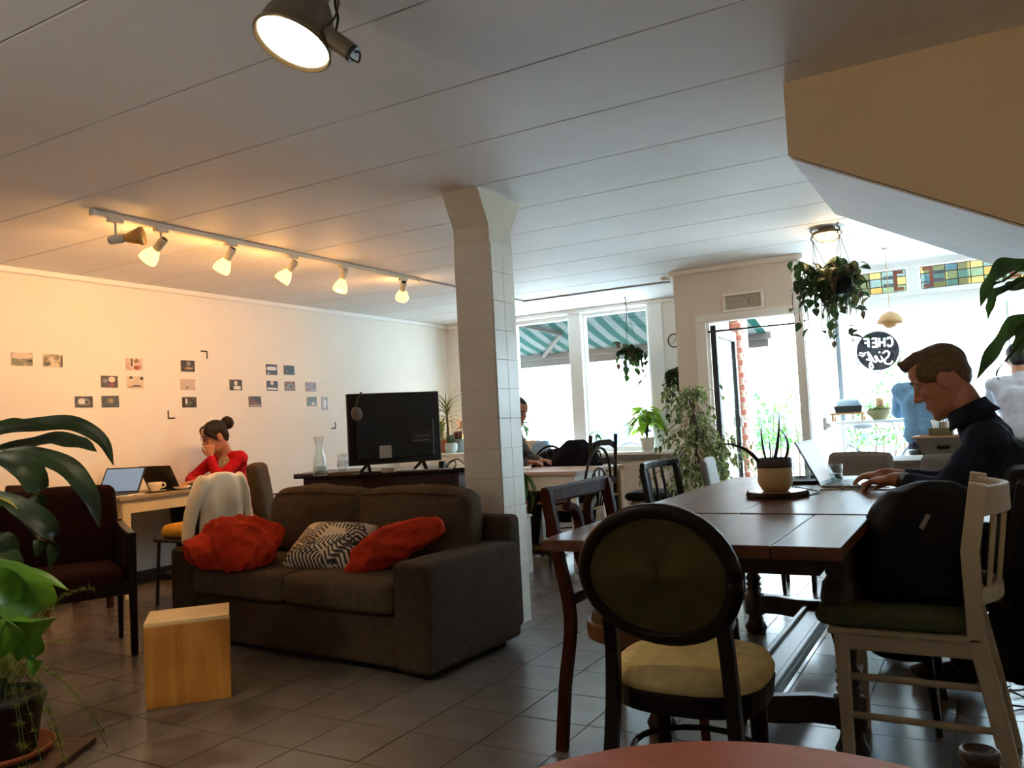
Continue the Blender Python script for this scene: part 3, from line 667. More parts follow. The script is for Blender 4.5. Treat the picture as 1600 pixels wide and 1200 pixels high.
for (px_, py_, sx, sz, lab) in ((324, 548, -1, -1, 'black tape corner on the wall above the column of three prints'), (262, 655, 1, 1, 'black tape corner on the wall above the woman in red'), (525, 670, -1, 1, 'black tape corner on the wall beside the television')):
    p = at(px_, py_, X=WX); L_ = .075
    o = MB().prism([(0, 0), (sx*L_, 0), (sx*L_, sz*.014), (sx*.014, sz*.014), (sx*.014, sz*L_), (0, sz*L_)], .0015, ((0, 0, 0), (0, 1, 0), (0, 0, 1), (1, 0, 0))).build('tape_corner', tape)
    o.location = p; tag(o, lab, 'tape', 'tape corners on the left wall')
# ------------------------------------------------------------------ sofa with cushions
sofam = M('sofa_fabric', (70, 56, 44), .95, var=.16, vs=30, bump=.35, bs=260, spec=.2)
sofas = M('sofa_fabric_light', (84, 70, 56), .95, var=.16, vs=26, bump=.35, bs=260, spec=.2)
SX0, SX1, SF, SB = -4.10, -2.18, 3.07, 3.83
sofa = thing('sofa', 'dark brown two seater sofa in front of the white column', 'sofa', ((SX0+SX1)/2, (SF+SB)/2, 0))
def soft(name, x0, x1, y0, y1, z0, z1, mat, bev=.035, lean=0, puff=.0, par=None, wr=.012, ws=.25, n=10):
    """an upholstered block: edges rounded to the radius bev, faces puffed by puff"""
    mb = MB(); c = V(((x0+x1)/2, (y0+y1)/2, (z0+z1)/2)); d = V((x1-x0, y1-y0, z1-z0))/2; bev = min(bev, min(d)*.95)
    bm = bmesh.new(); bmesh.ops.create_cube(bm, size=2); bmesh.ops.subdivide_edges(bm, edges=bm.edges, cuts=n-1, use_grid_fill=True)
    for v in bm.verts:
        p = v.co; P = V((0, 0, 0)); inn = V((0, 0, 0))
        for i in range(3):
            k = round((p[i]+1)/2*n); t = min(k, n-k)/3; s_ = -1 if k*2 < n else 1
            P[i] = s_*(d[i]-bev*t) if t <= 1 else (d[i]-bev)*(k-n/2)/(n/2-3)
            inn[i] = max(-(d[i]-bev), min(d[i]-bev, P[i]))
        off = P-inn; Q = inn+off.normalized()*bev if off.length > 1e-6 else P
        w3_ = [1-min(1, abs(Q[i])/d[i])**2 for i in range(3)]; ax = max(range(3), key=lambda i: abs(p[i]))
        f = V((0, 0, 0)); f[ax] = math.copysign(puff, p[ax])*w3_[(ax+1) % 3]**.6*w3_[(ax+2) % 3]**.6
        P = c+Q+f; P.y += lean*(P.z-z0); v.co = P
    bm.verts.ensure_lookup_table(); mb.add([v.co for v in bm.verts], [[v.index for v in f_.verts] for f_ in bm.faces]); bm.free()
    o = mb.build(name, mat, par, smooth=True, sub=1, w=par is not None)
    if wr: wrinkle(o, wr, ws)
    return o
AW = .215
for x0, x1 in ((SX0, SX0+AW), (SX1-AW, SX1)): soft('armrest', x0, x1, SF, SB, .035, .53, sofam, par=sofa, puff=.004, wr=.006, bev=.03)
soft('seat_base', SX0+AW-.01, SX1-AW+.01, SF+.015, SB-.02, .035, .285, sofam, par=sofa, wr=.006)
soft('back_rest', SX0+.06, SX1-.05, SB-.02, SB+.11, .06, .66, sofam, par=sofa, wr=.006)
xm = (SX0+SX1)/2
for x0, x1 in ((SX0+AW, xm), (xm, SX1-AW)):
    sc_ = soft('seat_cushion', x0+.004, x1-.004, SF-.015, SB-.12, .285, .435, sofas, par=sofa, puff=.018)
    soft('back_cushion', x0+.0, x1-.0, SB-.24, SB-.04, .43, .79, sofas, par=sofa, lean=.12, puff=.045, wr=.035, ws=.22, bev=.06)
    MB().tube([(x0+.03, SB-.235+.12*.355, .783), ((x0+x1)/2, SB-.25+.12*.36, .8), (x1-.03, SB-.235+.12*.355, .783)], .006, 6, True).build('piping', sofam, sofa, w=True, smooth=True)
for x in (SX0+.07, SX1-.07):
    for y in (SF+.08, SB-.1): MB().lathe([(.025, 0), (.03, .06)], (x, y, 0), 12).build('foot', M('dark_wood_foot', (30, 24, 20), .6), sofa, w=True)
redm = M('orange_red_cloth', (192, 56, 30), .95, var=.2, vs=10, bump=.25, bs=120, spec=.15)
def blob(name, lab, cat, cen, dims, rot, mat, wr, ws, grp=None, sq=3.0, fold=None):
    bm = bmesh.new(); bmesh.ops.create_icosphere(bm, subdivisions=6, radius=1)
    R = Matrix.Rotation(rot[2], 3, 'Z')@Matrix.Rotation(rot[1], 3, 'Y')@Matrix.Rotation(rot[0], 3, 'X')
    for v in bm.verts:
        p = v.co; l = (abs(p.x)**sq+abs(p.y)**sq)**(1/sq); k = max(abs(p.x), abs(p.y), 1e-6)
        s_ = math.hypot(p.x, p.y)/max(l, 1e-6); q = V((p.x*s_*dims[0], p.y*s_*dims[1], p.z*dims[2]))
        if fold: q = fold(q)
        v.co = R@q
    me = bpy.data.meshes.new(name); bm.to_mesh(me); bm.free(); me.materials.append(mat); me.polygons.foreach_set('use_smooth', [True]*len(me.polygons))
    o = bpy.data.objects.new(name, me); COL.objects.link(o); o.location = cen; tag(o, lab, cat, grp)
    if wr: wrinkle(o, wr, ws, 3)
    return o
def drape(q):
    w_ = V((noise.noise(q*4), noise.noise(q*4+V((9, 3, 1))), noise.noise(q*4+V((2, 7, 5)))))*.06; p = q+w_
    r = 1-abs(noise.noise(V((p.x*5+p.y*3, p.y*9, p.z*7))))*2; r2 = 1-abs(noise.noise(V((p.x*11, p.y*14+3, p.z*12))))*2
    l = q.length; k = 1+(.17*(r-.4)+.06*(r2-.4)); q = V((q.x*k, q.y*k, q.z*(k+.25*(r-.4))))
    if q.z < -.06: q.z = -.06+(q.z+.06)*.25
    return q
blob('crumpled_throw', 'orange red throw crumpled against the left armrest of the sofa', 'throw', (-3.66, 3.22, .545), (.29, .20, .13), (.25, .05, .05), redm, .016, .05, 'orange red throws on the sofa', 2.4, drape)
blob('crumpled_throw', 'orange red throw bunched up along the right armrest of the sofa', 'throw', (-2.63, 3.33, .56), (.27, .10, .09), (.2, -.45, .62), redm, .016, .05, 'orange red throws on the sofa', 2.2, drape)
# palm leaf cushion
pm, nt, b = nodes('palm_print'); N = nt.nodes.new; L = nt.links.new
tc = N('ShaderNodeTexCoord'); last = None
def ramp(src, stops, con=False):
    r = N('ShaderNodeValToRGB'); e = r.color_ramp.elements; e[0].position, e[0].color = stops[0][0], stops[0][1]; e[1].position, e[1].color = stops[-1][0], stops[-1][1]
    for p_, c_ in stops[1:-1]: x = e.new(p_); x.color = c_
    if con: r.color_ramp.interpolation = 'CONSTANT'
    L(src, r.inputs[0]); return r
basec = S(222, 206, 176); prev = None
for k, (cx_, cz_, ang, ink) in enumerate([(-.16, .02, .5, (52, 48, 50)), (.02, -.05, -.4, (66, 82, 88)), (.17, .06, .9, (48, 40, 44)), (-.06, .1, 1.6, (92, 80, 62)), (.12, -.1, -1.2, (60, 58, 62)), (-.2, -.1, -.7, (120, 100, 66)), (.2, -.06, 2.0, (58, 56, 60)), (.06, .12, .2, (70, 80, 84)), (-.08, -.12, .15, (52, 50, 54))]):
    mp = N('ShaderNodeMapping'); mp.vector_type = 'TEXTURE'; mp.inputs['Location'].default_value = (cx_, 0, cz_); mp.inputs['Rotation'].default_value = (0, ang, 0); L(tc.outputs['Object'], mp.inputs[0])
    sx = N('ShaderNodeSeparateXYZ'); L(mp.outputs[0], sx.inputs[0])
    def mth(op, a, b_=None, c_=None):
        n = N('ShaderNodeMath'); n.operation = op
        for i_, q in enumerate((a, b_, c_)):
            if q is None: continue
            if isinstance(q, (int, float)): n.inputs[i_].default_value = q
            else: L(q, n.inputs[i_])
        return n.outputs[0]
    az = mth('ABSOLUTE', sx.outputs[2]); ph = mth('SUBTRACT', mth('MULTIPLY', sx.outputs[0], 230), mth('MULTIPLY', az, 150))
    st_ = mth('GREATER_THAN', mth('SINE', ph), .1)
    el = mth('LESS_THAN', mth('ADD', mth('POWER', mth('DIVIDE', sx.outputs[0], .15), 2), mth('POWER', mth('DIVIDE', sx.outputs[2], .05), 2)), 1)
    msk = mth('MULTIPLY', st_, el); mx = N('ShaderNodeMixRGB'); L(msk, mx.inputs[0]); mx.inputs[2].default_value = S(*ink)
    if prev is None: mx.inputs[1].default_value = basec
    else: L(prev, mx.inputs[1])
    prev = mx.outputs[0]
L(prev, b.inputs['Base Color']); b.inputs['Roughness'].default_value = .9
def pillow(name, lab, cen, w_, h_, t_, rot, mat, par=None, n=16):
    mb = MB()
    for sgn in (1, -1):
        def fn(u, v):
            x, z = (u*2-1), (v*2-1); e = max(0, (1-x**4)*(1-z**4))**.5; pinch = 1-.07*(1-abs(x*z))*(abs(x)**3+abs(z)**3)
            return (x*w_/2*pinch, sgn*e*t_/2, z*h_/2*pinch)
        mb.grid(fn, n, n)
    o = mb.build(name, mat, par, smooth=True); bm = bmesh.new(); bm.from_mesh(o.data); bmesh.ops.remove_doubles(bm, verts=bm.verts, dist=.0005); bmesh.ops.recalc_face_normals(bm, faces=bm.faces); bm.to_mesh(o.data); bm.free()
    o.location = cen; o.rotation_euler = rot
    if lab: tag(o, lab, 'cushion')
    return o
pillow('cushion', 'cream cushion printed with dark palm leaves in the middle of the sofa', (-3.10, 3.36, .535), .47, .33, .15, (-.95, .0, .02), pm)

# ------------------------------------------------------------------ wooden block seat
sofa.rotation_euler.z = math.radians(-4)
wb = [at(228, 1110, Z=0), at(362, 1090, Z=0)]; wb2 = [at(240, 950, Z=.36), at(355, 938, Z=.36)]
plyw = wood('pine_block', (180, 110, 38), (208, 144, 62), .55, 5, 2)
e1 = (wb[1]-wb[0]); e1n = e1.normalized(); e2 = V((-e1n.y, e1n.x, 0)); 
blk = thing('wooden_block_seat', 'light wooden block stool standing on the tiles before the sofa', 'stool', wb[0]+e1/2+e2*.15, math.atan2(e1.y, e1.x))
W_ = e1.length; DEP = .28; HB = .365
tk = .018
MB().span(-W_/2, W_/2, -.15, -.15+tk, 0, HB-tk).build('front_board', plyw, blk, bevel=.002)
MB().span(-W_/2, W_/2, DEP-.15-tk, DEP-.15, 0, HB-tk).build('back_board', plyw, blk, bevel=.002)
for s_ in (-1, 1): MB().span(s_*W_/2, s_*(W_/2-tk), -.15+tk, DEP-.15-tk, 0, HB-tk).build('side_board', plyw, blk, bevel=.002)
MB().span(-W_/2, W_/2, -.15, DEP-.15, HB-tk, HB).build('top_board', wood('pine_lit_top', (226, 188, 130), (240, 206, 152), .5, 5, 0), blk, bevel=.002)  # same pine, made paler: the light falling on the top is in the colour

# ------------------------------------------------------------------ console with the television
CZ = .87
ca, cb = at(463, 741, Z=CZ), at(722, 730.5, Z=CZ)
dkw = wood('dark_stained_wood', (26, 16, 12), (48, 28, 20), .38, 6, 0)
dkr = wood('dark_red_wood', (40, 18, 12), (70, 32, 20), .5, 6, 0)
cv = (cb-ca); cl_ = cv.length+.05; rz_ = math.atan2(cv.y, cv.x)
con = thing('console_table', 'dark stained console table behind the sofa carrying the television', 'table', V((ca.x+cv.x/2, ca.y+cv.y/2, 0)), rz_)
CW = cl_
MB().span(-CW/2, CW/2, 0, .5, CZ-.034, CZ).build('table_top', dkw, con, bevel=.008, seg=3)
MB().span(-CW/2+.06, CW/2-.06, .03, .47, CZ-.17, CZ-.034).build('apron', dkr, con, bevel=.004)
for x in (-CW/2+.1, CW/2-.1):
    for y in (.07, .43): MB().lathe([(.03, 0), (.035, .05), (.022, .1), (.034, .3), (.026, .5), (.038, .6), (.038, CZ-.17)], (x, y, 0), 12).build('leg', dkw, con, smooth=True)
for x in (-CW/4, CW/4):
    d = MB().span(x-.2, x+.2, .018, .032, CZ-.155, CZ-.05).build('drawer', dkr, con, bevel=.004); MB().ell((x, .01, CZ-.1), .014, 10).build('knob', dkw, d, smooth=True)
def conp(x, y, Y_=.25):  # a point of the console top below/at a pixel column
    return at(x, y, Z=CZ)
# television seen from behind
ta, tb = at(546, 723, D=5.22), at(689.5, 722, D=5.48)
tv = thing('television', 'black television seen from behind, standing on the dark console', 'television', (ta.x/2+tb.x/2, ta.y/2+tb.y/2, CZ), math.atan2(tb.y-ta.y, tb.x-ta.x))
TW = (V((tb.x, tb.y, 0))-V((ta.x, ta.y, 0))).length; tb0 = .055; THh = at(690, 611, D=5.48).z-CZ-tb0
tvm = M('tv_black', (9, 9, 10), .6); tvb = M('tv_gloss', (7, 7, 8), .3)
MB().span(-TW/2, TW/2, .012, .034, tb0, tb0+THh).build('screen_panel', tvb, tv, bevel=.004)
MB().span(-TW/2, TW/2, .0, .014, tb0, tb0+THh).build('back_shell', tvm, tv, bevel=.004)
MB().span(-TW*.42, TW*.42, -.035, .002, tb0+.03, tb0+THh*.62).build('back_bulge', tvm, tv, bevel=.02, seg=3)
sil = M('tv_edge_silver', (150, 150, 150), .35, .6)
MB().span(TW/2-.002, TW/2+.003, .0, .03, tb0, tb0+THh).span(-TW/2-.002, TW/2+.002, .008, .02, tb0+THh-.001, tb0+THh+.003).build('edge_trim', sil, tv)
MB().span(-.12, -.04, -.037, -.035, tb0+.04, tb0+.12).build('label_sticker', M('grey_label', (168, 160, 150), .6), tv)
pp = MB().span(.09, .24, -.04, -.034, tb0+.12, tb0+.2).build('port_panel', M('port_panel', (30, 30, 31), .5), tv, bevel=.003)
for k in range(5): MB().span(.13+k*.02, .142+k*.02, -.0415, -.039, tb0+.165, tb0+.174).build('socket_port', M('port_grey', (120, 120, 118), .5), pp)
MB().span(.11, .22, -.0415, -.039, tb0+.138, tb0+.144).build('port_strip', M('port_grey', (120, 120, 118), .5), pp)
for x in (-TW*.3, TW*.3):
    MB().beam((x, .015, tb0+.01), (x-.02, -.11, .006), .022, .012).beam((x, .015, tb0+.01), (x-.02, .13, .006), .022, .012).build('stand_foot', tvm, tv, bevel=.003)
# headphones hung over the upper left corner
hp = thing('headphones', 'grey headphones hung over the corner of the television', 'headphones', (0, 0, 0)); hp0 = at(556, 640, D=5.14)
hp.location = hp0; hp.rotation_euler = (0, 0, tv.rotation_euler.z)
band = crom([(.0, -.01, 0), (.005, -.012, .05), (.03, -.005, .095), (.05, .03, .102), (.055, .085, .09), (.04, .1, .03)], 5)
MB().strip(band, .018, .006, up=(1, 0, 0)).build('headband', blkp, hp, smooth=True)
MB().ell((0, -.022, -.03), (.036, .022, .045), 16).build('ear_cup', M('grey_leatherette', (116, 110, 98), .7), hp, smooth=True)
MB().ell((.03, .11, -.02), (.034, .022, .042), 16).build('ear_cup', M('grey_leatherette', (116, 110, 98), .7), hp, smooth=True)
gl = thin_glass('clear_glass', (248, 250, 250), .14); wat = thin_glass('water', (214, 222, 222), .3)
# carafe and glass, tray
inv_con = lambda x, y: con.matrix_basis@V((x, y, CZ))
def onc(px, D): p = at(px, 730, D=D); return V((p.x, p.y, CZ))
cf = onc(500, 5.33); car = thing('water_carafe', 'clear glass carafe with some water on the dark console', 'carafe', cf)
MB().lathe([(.046, 0), (.048, .03), (.04, .1), (.026, .16), (.026, .19), (.034, .255), (.0325, .255), (.0245, .19), (.0245, .16), (.038, .1), (.0455, .03), (.044, .006)], (0, 0, 0), 28).build('carafe_glass', gl, car, smooth=True)
MB().lathe([(.043, .007), (.0445, .03), (.0425, .06)], (0, 0, 0), 24).build('water', wat, car, smooth=True)
for k, (dx, z0) in enumerate(((0, 0), (.0, .048))):
    p = onc(536, 5.42); g = thing('drinking_glass', ['lower glass of the two stacked upside down beside the television', 'upper glass of the two stacked upside down beside the television'][k], 'glass', p+V((0, 0, z0)), 0, 'stacked glasses on the console')
    MB().lathe([(.04, 0), (.036, .05), (.034, .085), (.0, .086)], (0, 0, 0), 24, cap0=False, cap1=False).build('glass_wall', gl, g, smooth=True, solid=.002)
p = onc(535, 5.2); bkt = thing('wooden_tray', 'small flat wooden tray lying before the stacked glasses', 'tray', p, rz_)
MB().span(-.09, .09, -.03, .06, 0, .01).build('tray_base', wood('tray_wood', (90, 62, 36), (120, 86, 52), .5, 8, 0), bkt, bevel=.003)
MB().span(-.09, .09, -.034, -.028, 0, .022).span(-.09, .09, .056, .062, 0, .022).build('tray_lip', wood('tray_wood', (90, 62, 36), (120, 86, 52), .5, 8, 0), bkt, bevel=.002)
p = onc(607, 5.3); bx_ = thing('white_adapter_box', 'small pale box under the television between its feet', 'box', p, rz_)
MB().span(-.045, .045, -.02, .03, 0, .03).build('box_body', M('pale_box', (196, 178, 150), .6), bx_, bevel=.003); MB().span(-.04, -.01, -.022, -.019, .008, .024).build('box_label', paper, bx_)
cabm = M('cable_white', (190, 186, 180), .5)
cbt = thing('power_cables', 'tangle of black and white cables at the right end of the console', 'cable', (onc(705, 5.35)))
c0 = V(cbt.location); random.seed(3)
pts = [(c0.x-.05, c0.y, CZ+.004), (c0.x, c0.y+.03, CZ+.05), (c0.x+.05, c0.y-.02, CZ+.02), (c0.x+.03, c0.y-.05, CZ+.004), (c0.x-.02, c0.y-.02, CZ+.03), (c0.x+.02, c0.y+.04, CZ+.06), (c0.x+.1, c0.y+.02, CZ+.02)]
MB().tube(crom(pts, 6), .004, 6).build('black_cable', blkp, cbt, w=True, smooth=True)
MB().tube(crom([(c0.x-.35, c0.y-.16, CZ+.004), (c0.x-.25, c0.y-.2, CZ+.006), (c0.x-.15, c0.y-.16, CZ+.005), (c0.x-.05, c0.y-.12, CZ+.006), (c0.x+.05, c0.y-.05, CZ+.005)], 6), .006, 6).build('white_cable', cabm, cbt, w=True, smooth=True)
MB().span(c0.x-.1, c0.x-.06, c0.y, c0.y+.03, CZ, CZ+.05).build('plug_block', blkp, cbt, w=True, bevel=.004)

# ------------------------------------------------------------------ desk against the left wall, laptops, cups
DKZ = .75
crm = M('cream_paint_wood', (226, 206, 160), .6, var=.06, vs=6); gtop = wood('grey_worn_wood', (120, 104, 82), (160, 142, 114), .6, 5, 1)
dA = at(197, 777, Z=DKZ)
DY0, DY1, DXF = dA.y-.02, dA.y+1.15, dA.x
desk = thing('writing_desk', 'cream painted desk with a worn top against the left wall', 'table', ((DXF-6.08)/2, (DY0+DY1)/2, 0))
for k in range(4):
    w_ = (DXF+6.08)/4; MB().span(-6.08+k*w_+.001, -6.08+(k+1)*w_-.001, DY0-.03, DY1, DKZ-.03, DKZ-.001*(k % 2)).build('plank', gtop, desk, w=True, bevel=.003)
MB().span(DXF-.045, DXF-.02, DY0, DY1-.02, DKZ-.125, DKZ-.03).build('apron', crm, desk, w=True, bevel=.003)
MB().span(-6.06, DXF-.045, DY0, DY0+.025, DKZ-.125, DKZ-.03).build('apron', crm, desk, w=True, bevel=.003)
for x in (DXF-.05, -6.05):
    for y in (DY0+.035, DY1-.06): MB().span(x-.033, x+.033, y-.033, y+.033, 0, DKZ-.03).build('leg', crm if x > -6 else M('brown_leg', (92, 74, 52), .7), desk, w=True, bevel=.004)
alu = M('laptop_aluminium', (150, 150, 152), .35, .7); scrb = emis('laptop_screen', (120, 160, 205), .42); lblk = M('laptop_black', (20, 20, 22), .4)
def laptop(lab, loc, rz, openang, body, scr, w_=.33, d_=.22, grp=None, lid=None):
    """hinge along local x at y=0, base towards -y, screen leaning back to +y"""
    t = thing('laptop', lab, 'laptop', loc, rz, grp)
    MB().span(-w_/2, w_/2, -d_, 0, .003, .016).build('laptop_base', body, t, bevel=.003)
    kb = MB()
    for r_ in range(5):
        for c_ in range(13): kb.span(-w_*.43+c_*w_*.0665, -w_*.43+c_*w_*.0665+w_*.055, -.035-r_*.021, -.035-r_*.021+.017, .016, .0175)
    kb.build('keyboard', lblk, t, kind='stuff')
    MB().span(-.05, .05, -d_+.012, -d_+.075, .0158, .0166).build('touchpad', M('touchpad_grey', (120, 120, 122), .4), t)
    R = Matrix.Rotation(-(openang-PI/2), 3, 'X'); h_ = d_*.98
    def tr_(p): return R@V(p)+V((0, 0, .014))
    l = MB().add([tr_((x, y, z)) for x in (-w_/2, w_/2) for y in (0, .007) for z in (0, h_)], [(0, 1, 3, 2), (4, 6, 7, 5), (0, 4, 5, 1), (2, 3, 7, 6), (0, 2, 6, 4), (1, 5, 7, 3)]).build('screen_lid', lid or body, t, bevel=.002)
    s_ = MB(); s_.add([tr_((x, -.0006, z)) for x, z in ((-w_/2+.012, .016), (w_/2-.012, .016), (w_/2-.012, h_-.012), (-w_/2+.012, h_-.012))], [(0, 1, 2, 3)]).build('display', scr, l)
    for k in range(3): MB().lathe([(.006, 0), (.006, .004)], (-w_*.4+k*w_*.4, -.03, 0), 8).build('rubber_foot', lblk, t)
    return t
# screen facing -y (its back towards +y)
l1 = laptop('laptop with a lit blue screen at the near end of the cream desk', (-5.84, 4.0, DKZ), math.radians(22), math.radians(122), lblk, scrb, .34, .23, 'laptops on the cream desk')
l2 = laptop('black laptop seen from behind, in front of the woman in red', (-5.76, 4.36, DKZ), math.radians(180+8), math.radians(118), lblk, lblk, .33, .22, 'laptops on the cream desk')
cupm = M('porcelain', (236, 226, 210), .25)
def cup(lab, p, r=.05, h_=.06, sauc=True, grp=None, hz=0):
    t = thing('coffee_cup', lab, 'cup', p, hz, grp); z0 = .012 if sauc else 0
    MB().lathe([(r*.5, z0), (r*.55, z0+.004), (r*.85, z0+h_*.45), (r, z0+h_), (r-.004, z0+h_), (r*.8, z0+h_*.45), (r*.45, z0+.008)], (0, 0, 0), 24).build('cup_bowl', cupm, t, smooth=True)
    MB().tube(crom([(r*.85, 0, z0+h_*.85), (r*1.3, 0, z0+h_*.85), (r*1.4, 0, z0+h_*.5), (r*.8, 0, z0+h_*.3)], 5), .006, 8).build('cup_handle', cupm, t, smooth=True)
    if sauc: MB().lathe([(r*.6, 0), (r*.7, .002), (r*1.45, .012), (r*1.5, .014), (r*1.4, .012), (r*.5, .006)], (0, 0, 0), 28).build('saucer', cupm, t, smooth=True)
    return t
cp_ = at(243, 769, Z=DKZ); cup('white coffee cup on a saucer by the lit laptop', cp_, .056, .066, hz=.5)
pc = at(290, 765, Z=DKZ); pc.x = min(pc.x, -5.62)
t = thing('white_dish', 'low white dish on the desk beside the woman in red', 'dish', pc); MB().lathe([(.04, 0), (.07, .03), (.072, .03), (.05, .006)], (0, 0, 0), 24).build('dish_body', cupm, t, smooth=True); MB().ell((0, 0, .022), (.05, .05, .02)).build('food', M('pastry', (190, 130, 70), .8), t, smooth=True)
for k, (px_, lab) in enumerate(((213, 'folded white paper slip at the near corner of the cream desk'), (228, 'small white phone lying between cup and laptop'))):
    p = V((DXF-.1-k*.04, DY0+.06+k*.13, DKZ)); t = MB().box((0, 0, .004), (.12, .07, .008)).build('paper_slip' if k == 0 else 'phone', paper, bevel=.002); t.location = p; t.rotation_euler = (0, 0, .4+k); tag(t, lab, 'paper' if k == 0 else 'phone')
# ------------------------------------------------------------------ big table in the middle right
TZ = .775
tabw = wood('table_walnut', (84, 48, 34), (124, 78, 58), .36, 4, 1)
tabd = wood('table_leg_oak', (30, 20, 16), (52, 34, 26), .4, 6, 2)
nl, nr, fl = at(861, 839, Z=TZ), at(1310, 858, Z=TZ), at(1130, 746, Z=TZ)
TX0, TX1, TY0, TY1 = nl.x-.02, nr.x, (nl.y+nr.y)/2, fl.y+.05
tcx, tcy = (TX0+TX1)/2, (TY0+TY1)/2
big = thing('dining_table', 'long dark wooden draw leaf table with turned legs and a low stretcher', 'table', (tcx, tcy, 0))
ys1 = at(1290, 803, Z=TZ).y; xsm = (at(1248, 820, Z=TZ).x-TX0)/(TX1-TX0); ysx = [TY0, ys1, TY1-.55, TY1]; print('seam', ys1, xsm)
for j in range(3):
    dz = 0 if j == 1 else -.003
    for k, (a, b_) in enumerate(((0, xsm), (xsm, 1))):
        x0, x1 = TX0+(TX1-TX0)*a, TX0+(TX1-TX0)*b_
        if j == 1: x0, x1 = TX0+(TX1-TX0)*k/2, TX0+(TX1-TX0)*(k+1)/2
        MB().span(x0+.0012, x1-.0012, ysx[j]+.002, ysx[j+1]-.002, TZ-.04, TZ+dz).build('table_board', tabw, big, w=True, bevel=.004, seg=2)
MB().span(TX0+.1, TX1-.1, TY0+.25, TY1-.25, TZ-.13, TZ-.042).build('apron', tabd, big, w=True, bevel=.006)
prof = [(.045, 0), (.055, .03), (.04, .06), (.034, .09), (.05, .1), (.05, .2), (.034, .205), (.04, .225), (.03, .235), (.04, .25), (.03, .262), (.04, .28), (.028, .3), (.035, .36), (.055, .45), (.07, .52), (.06, .57), (.045, .59), (.055, .62), (.055, TZ-.042)]
LX = (-1.09, -.44); LY = (TY0+.56, 4.33)
for y in LY:
    for x in LX: MB().lathe(prof, (x, y, 0), 20).build('turned_leg', tabd, big, w=True, smooth=True)
    mx_ = (LX[0]+LX[1])/2
    MB().strip([(LX[0], y, .15), (LX[0]+.12, y, .15), (mx_-.1, y-.05, .15), (mx_+.1, y-.05, .15), (LX[1]-.12, y, .15), (LX[1], y, .15)], .05, .09).build('cross_stretcher', tabd, big, w=True, bevel=.006)
    MB().span(mx_-.035, mx_+.035, y-.26, y-.2, TZ-.2, TZ-.125).build('apron_block', tabd, big, w=True, bevel=.006)
MB().span(mx_-.07, mx_+.07, LY[0]-.05, LY[1]-.05, .115, .16).build('long_stretcher', tabd, big, w=True, bevel=.012)
for s_ in (-1, 1): MB().span(mx_+s_*.055-.012, mx_+s_*.055+.012, LY[0], LY[1]-.08, .158, .176).build('stretcher_moulding', tabd, big, w=True, bevel=.005)
# wood slice with aloe
sl_ = at(1213, 776, Z=TZ); slc = thing('wood_slice', 'round bark edged wood slice under the aloe pot', 'coaster', sl_)
rg = lambda r_, z: [(r_*(1+.05*math.sin(3*t)+.03*math.sin(7*t+1))*math.cos(t), r_*(1+.05*math.sin(3*t)+.03*math.sin(7*t+1))*math.sin(t), z) for t in [2*PI*k/36 for k in range(36)]]
MB().loft([rg(.125, 0), rg(.13, .012), rg(.125, .024)]).build('bark_rim', M('bark_dark', (58, 42, 34), .9, var=.4, vs=30, bump=.6, bs=50), slc)
MB().loft([rg(.118, .0235), rg(.118, .0252)]).build('cut_face', M('slice_face', (150, 112, 84), .35, var=.2, vs=20), slc)
pz = TZ+.0252
pp_ = V((sl_.x+.0, sl_.y+.0, pz)); aloe = thing('aloe_plant', 'aloe with long thin leaves in a cream and grey pot on the table', 'plant', pp_)
MB().lathe([(.045, 0), (.055, .004), (.07, .03), (.073, .05), (.073, .108), (.07, .108), (.07, .05)], (0, 0, 0), 32, cap1=False).build('pot', M('pot_cream', (206, 178, 126), .5), aloe, smooth=True)
MB().lathe([(.0735, .1), (.0735, .138), (.070, .14), (.068, .13), (.068, .1)], (0, 0, 0), 32, cap1=False).build('pot_rim', M('pot_grey', (92, 84, 92), .55), aloe, smooth=True)
MB().lathe([(.068, .12), (.001, .126)], (0, 0, 0), 20, cap0=False).build('soil', M('soil', (40, 30, 24), .95, bump=.5, bs=90), aloe)
Da = (pp_-CAMP).dot(F_)
alm = leafmat('aloe_skin', (38, 46, 52), (58, 66, 66), 20, .5, .1)
for tip, base, mid, w_ in (((1217, 643), (1206, 725), (1215, 690), .011), ((1190, 660), (1200, 725), (1191, 690), .007), ((1200, 678), (1203, 725), (1203, 700), .005), ((1216, 668), (1218, 725), (1231, 695), .009), ((1117, 694), (1190, 722), (1160, 698), .011)):
    q = [at(*base, D=Da), at(*mid, D=Da-.01), at(*tip, D=Da-.02)]
    MB().tube(bez(q[0]-V((0, 0, .02)), q[1]*2-(q[0]+q[2])/2, q[2], 10), [1.35*w_*(1-(i/10)**1.6*.92) for i in range(11)], 8, flat=.6).build('leaf', alm, aloe, w=True, smooth=True)
# man's laptop
hA = at(1287, 764, Z=TZ); hx, hy = hA.x, hA.y+.17
ml = laptop('silver laptop open in front of the man at the long table', (hx, hy, TZ), math.radians(90-4), math.radians(117), alu, emis('laptop_screen_white', (230, 232, 236), .5), .33, .23, None, M('laptop_lid_dark', (66, 64, 66), .4, .5))
ear = thing('white_earphones', 'white earphone cord lying in loops before the laptop', 'earphones', (hx+.1, hy-.24, TZ))
e0 = V((hx+.12, hA.y-.02, TZ+.003)); random.seed(8)
MB().tube(crom([e0+V((random.uniform(-.13, .16), random.uniform(-.06, .03), 0)) for _ in range(11)]+[V((hx+.27, hA.y+.03, TZ+.004))], 6), .0022, 5).build('cord', cabm, ear, w=True, smooth=True)
for k in range(2): MB().ell(e0+V((-.03+k*.09, -.045+k*.03, .006)), (.008, .007, .007), 10).build('ear_bud', cabm, ear, w=True, smooth=True)
bc = thing('black_cable', 'thin black cable lying between aloe pot and laptop', 'cable', at(1250, 770, Z=TZ))
